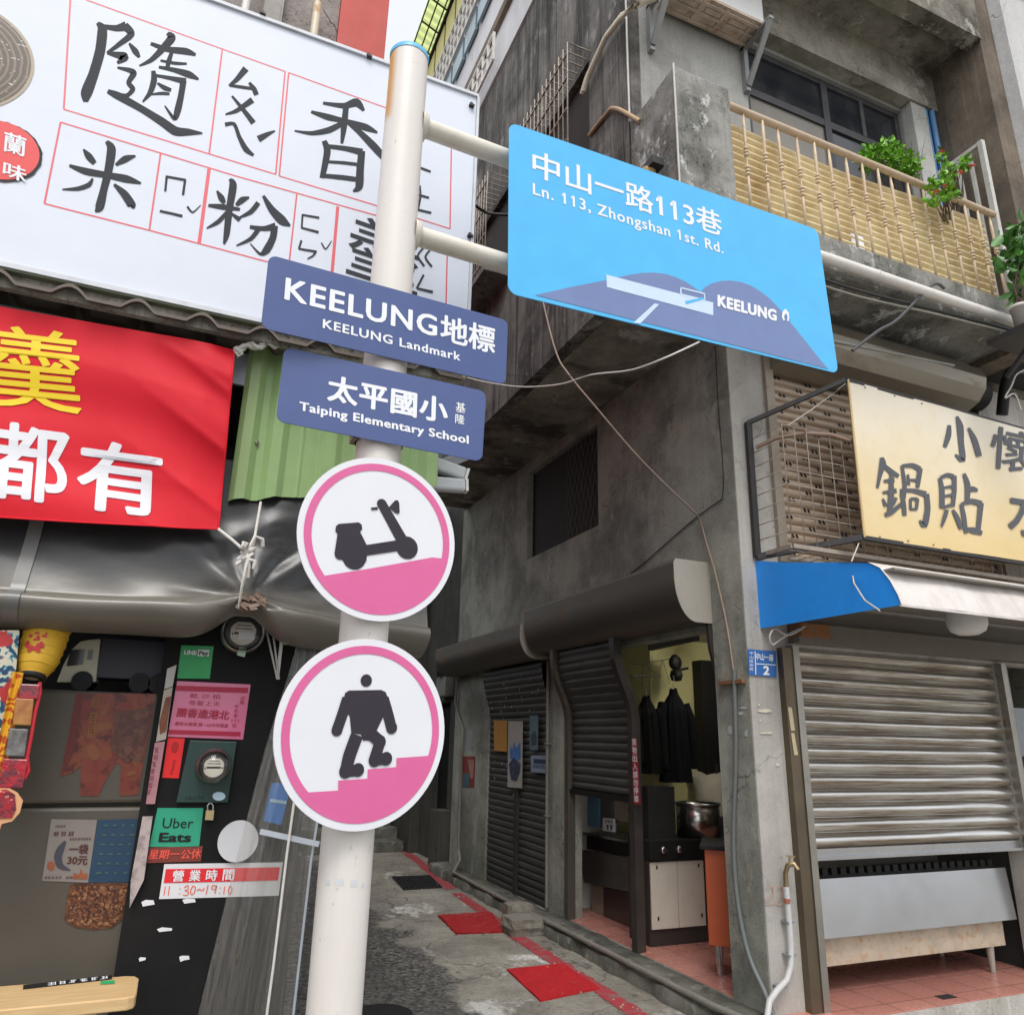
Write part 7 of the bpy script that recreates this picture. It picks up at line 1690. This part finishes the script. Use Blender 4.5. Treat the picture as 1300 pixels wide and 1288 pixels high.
def potted(name, loc, label, parts, leaf, size, flower=None, pot_r=.11):
    t = thing(name, loc, label, 'plant'); rr = random.Random(int(loc[0]*10)); L = Vector(loc)
    MB().lathe(L, [(0,0),(pot_r*.75,0),(pot_r,.2),(pot_r*1.08,.2),(pot_r*1.08,.23),(pot_r*.9,.23),(pot_r*.88,.19),(0,.19)], 20).build('pot', M_pot, t)
    tw = MB(); lv = MB(); fl = MB()
    for (c, r, n_) in parts:
        c = Vector(c); 
        for k_ in range(3): m_ = L.lerp(c, .6)+Vector((rr.uniform(-.05,.05), rr.uniform(-.05,.05), .03)); tw.tube([L+Vector((rr.uniform(-.03,.03),0,.19)), m_, c+Vector((rr.uniform(-r,r)*.6, rr.uniform(-r,r)*.6, rr.uniform(-r,r)*.6))], .007, 5, [.009,.006,.003])
        leaf_cluster(lv, c, r, n_, size, rr)
        if flower: 
            for _ in range(1): leaf_cluster(fl, c+Vector((rr.uniform(-r,r), -r*.6, rr.uniform(-r,r))), .018, 9, .03, rr)
    tw.build('stem', M_twig, t); lv.build('foliage', leaf, t)
    if flower: fl.build('blossom', flower, t)
M_fl = paint('coral red blossom', (.65,.10,.08), .6)
def P_(px, py, Y=3.62): return at(px, py, Y=Y)
b1 = P_(1140,215,3.75)
potted('bushy_plant', (b1.x, 3.80, 5.75), 'bright green bushy plant leaning over the balcony rail', [(P_(1112,196,3.66),.11,150),(P_(1135,205,3.64),.12,170),(P_(1155,214,3.64),.10,120),(P_(1100,205,3.7),.09,90),(P_(1128,190,3.75),.10,100)], M_leaf1, .055)
b2 = P_(1200,225,3.75)
potted('flowering_plant', (b2.x-.02, 3.76, 5.85), 'straggly flowering plant drooping outside the balcony rail', [(P_(1190,235,3.42),.075,55),(P_(1205,222,3.44),.08,60),(P_(1222,210,3.5),.07,45),(P_(1185,255,3.42),.06,40),(P_(1205,245,3.4),.07,45),(P_(1195,200,3.56),.05,24)], M_leaf1, .06, M_fl)
s = MB(); s.box(5.35,5.6,3.66,3.90,5.26,5.745); s.box(5.62,5.92,3.66,3.86,5.26,5.845); tag(s.build('plant_stand', M_frame, origin=(5.5,3.8,5.26)), 'dark stand carrying the flower pots behind the balcony panel', 'stand')
rr = random.Random(21); s = MB(); o_ = P_(1165,215,3.85)
for k_ in range(9):
    pts = [o_]; d = Vector((rr.uniform(-.6,.6), rr.uniform(-.2,.2), 1)).normalized()
    for q in range(5): pts.append(pts[-1]+d*.07); d = (d+Vector((rr.uniform(-.5,.5), rr.uniform(-.3,.3), rr.uniform(-.2,.3)))).normalized()
    s.tube(pts, .004, 4, [.006,.005,.004,.003,.002,.001])
s.tube([(o_.x,o_.y,5.262), o_], .01, 6)
tag(s.build('bare_shrub', M_twig, origin=(o_.x,o_.y,5.262)), 'leafless twiggy shrub between the two green balcony plants', 'shrub')
pr5 = [(P_(1290,300,3.2),.13,42),(P_(1302,335,3.2),.14,46),(P_(1285,335,3.2),.10,28),(P_(1296,372,3.22),.07,16),(P_(1320,310,3.2),.14,30)]
base5 = (P_(1292,420,3.3).x, 3.25, P_(1292,425,3.3).z)
potted('broadleaf_plant', base5, 'broad leaved green plant growing beside the balcony end wall', pr5, M_leaf2, .12, None, .07)
s = MB(); s.box(base5[0]-.15,base5[0]+.25,3.12,3.459,base5[2]-.05,base5[2]-.002); s.bar((base5[0],3.45,base5[2]-.3),(base5[0],3.15,base5[2]-.05),.03); tag(s.build('plant_shelf', M_iron, origin=base5), 'small iron shelf under the broad leaved plant', 'shelf')
# outdoor lamp hidden behind the blue sign's top
fl = thing('flood_lamp', at(825,212,X=2.6), 'dark flood lamp clipped to the balcony pier above the blue sign', 'lamp')
s = MB(); s.obox(at(826,215,X=2.58), (0,.10,0), (.05,0,.0), (0,0,.03)); s.build('housing', M_iron, fl); MB().lathe(at(822,218,X=2.56), [(0,-.06),(.05,-.05),(.06,-.03),(.06,0)], 16).build('lens', paint('amber lens', (.45,.32,.12)), fl)
# loose cloth and clip on the balcony ledge
s = MB(); q = at(1093,305,Y=3.56); s.box(q.x-.07,q.x+.06,3.585,3.595,5.265,5.45); tag(s.build('white_card', M_lett, origin=q), 'small white card wedged behind the balcony balusters', 'card')

# ================================================================== last small things
s = MB(); a, b_ = at(1004,797,Y=4.22), at(1042,812,Y=4.22); s.box(a.x,b_.x,4.12,4.234,b_.z,a.z+.03)
tag(s.build('junction_box', metal('rusted box', (.22,.13,.08), .7, .9, met=.2, scale=6), origin=a, bevel=.006), 'small rusted junction box under the blue awning panel', 'box')
cable('tangled_wire', [at(x,y,Y=Y) for x,y,Y in ((1018,798,4.1),(1000,806,4.12),(984,798,4.15),(977,808,4.16),(981,818,4.16),(990,812,4.14),(1004,803,4.12),(1022,795,4.1))], .006, M_cable_w, 'tangled white wire hanging below the blue awning panel', 'wire')
s = MB(); pcs = PY(4.2046)
for q in (((1000,897),(1005,898),(1009,927),(1004,927)),((1004,930),(1008,930),(1013,958),(1008,958))): s.poly([pcs.at(*w_, d=.002) for w_ in q])
tag(s.build('old_tape', paint('yellowed tape', (.62,.52,.33), .6, .3), origin=pcs.at(1006,930)), 'yellowed torn tape on the brown steel door frame', 'tape')
s = MB(); rr = random.Random(17)
for (x, y, w_, h) in ((970,902,10,2.2),(973,930,9,1.6),(987,970,2.5,2),(963,894,1.2,1.6),(965,914,1.2,1.6)):
    s.poly([pcx.at(x+w_*cos(a)*rr.uniform(.8,1.1), y+h*sin(a)*rr.uniform(.7,1.2), .0035) for a in [i/9*2*pi for i in range(9)]])
s.build('paper_residue', paint('yellowed paper residue', (.66,.60,.48), .7, .4, grime=20), cb)
pcw = PX(XW); s = MB()
for (x, y, w_, h) in ((927,926,3.2,9),(941,905,4,3),(948,930,2.4,6),(936,950,2,3),(944,898,5,2),(938,1010,1.2,2)):
    s.poly([pcw.at(x+w_*cos(a)*rr.uniform(.6,1.15), y+h*sin(a)*rr.uniform(.6,1.2), .003) for a in [i/9*2*pi for i in range(9)]])
s.build('paint_splash', paint('pale paint splash', (.55,.56,.57), .7, .3, grime=20), cb)
cable('frayed_rope', [at(x,y,Y=3.7) for x,y in ((1300,470),(1290,476),(1284,490),(1276,505),(1288,500),(1296,520))], .007, M_cable_w, 'frayed white rope hanging by the dark roll box end', 'rope')
cable('bent_pipe', [(6.62,4.1,4.55),(6.62,4.0,4.85),(6.72,3.9,5.0),(6.9,3.8,4.95),(7.0,3.75,4.6)], .05, M_black, 'black bent pipe beside the end of the rusty roll box', 'pipe')

s = MB(); rr = random.Random(31)
for i in range(230):
    y = rr.uniform(4.6,12); x = rr.choice([rr.uniform(1.0,3.3), rr.uniform(2.9,3.34)]); r = rr.uniform(.004,.013)
    s.add([(x-r,y,GZ+.0045),(x,y-r*.8,GZ+.005),(x+r*rr.uniform(.6,1.5),y,GZ+.0045),(x,y+r*.8,GZ+.0045),(x,y,GZ+.005+r*rr.uniform(.3,.9))], [[0,1,4],[1,2,4],[2,3,4],[3,0,4],[3,2,1,0]])
s.build('grit', paint('pale grit', (.42,.38,.31), .8, .7, (.10,.08,.05), grime=3), kind='stuff')
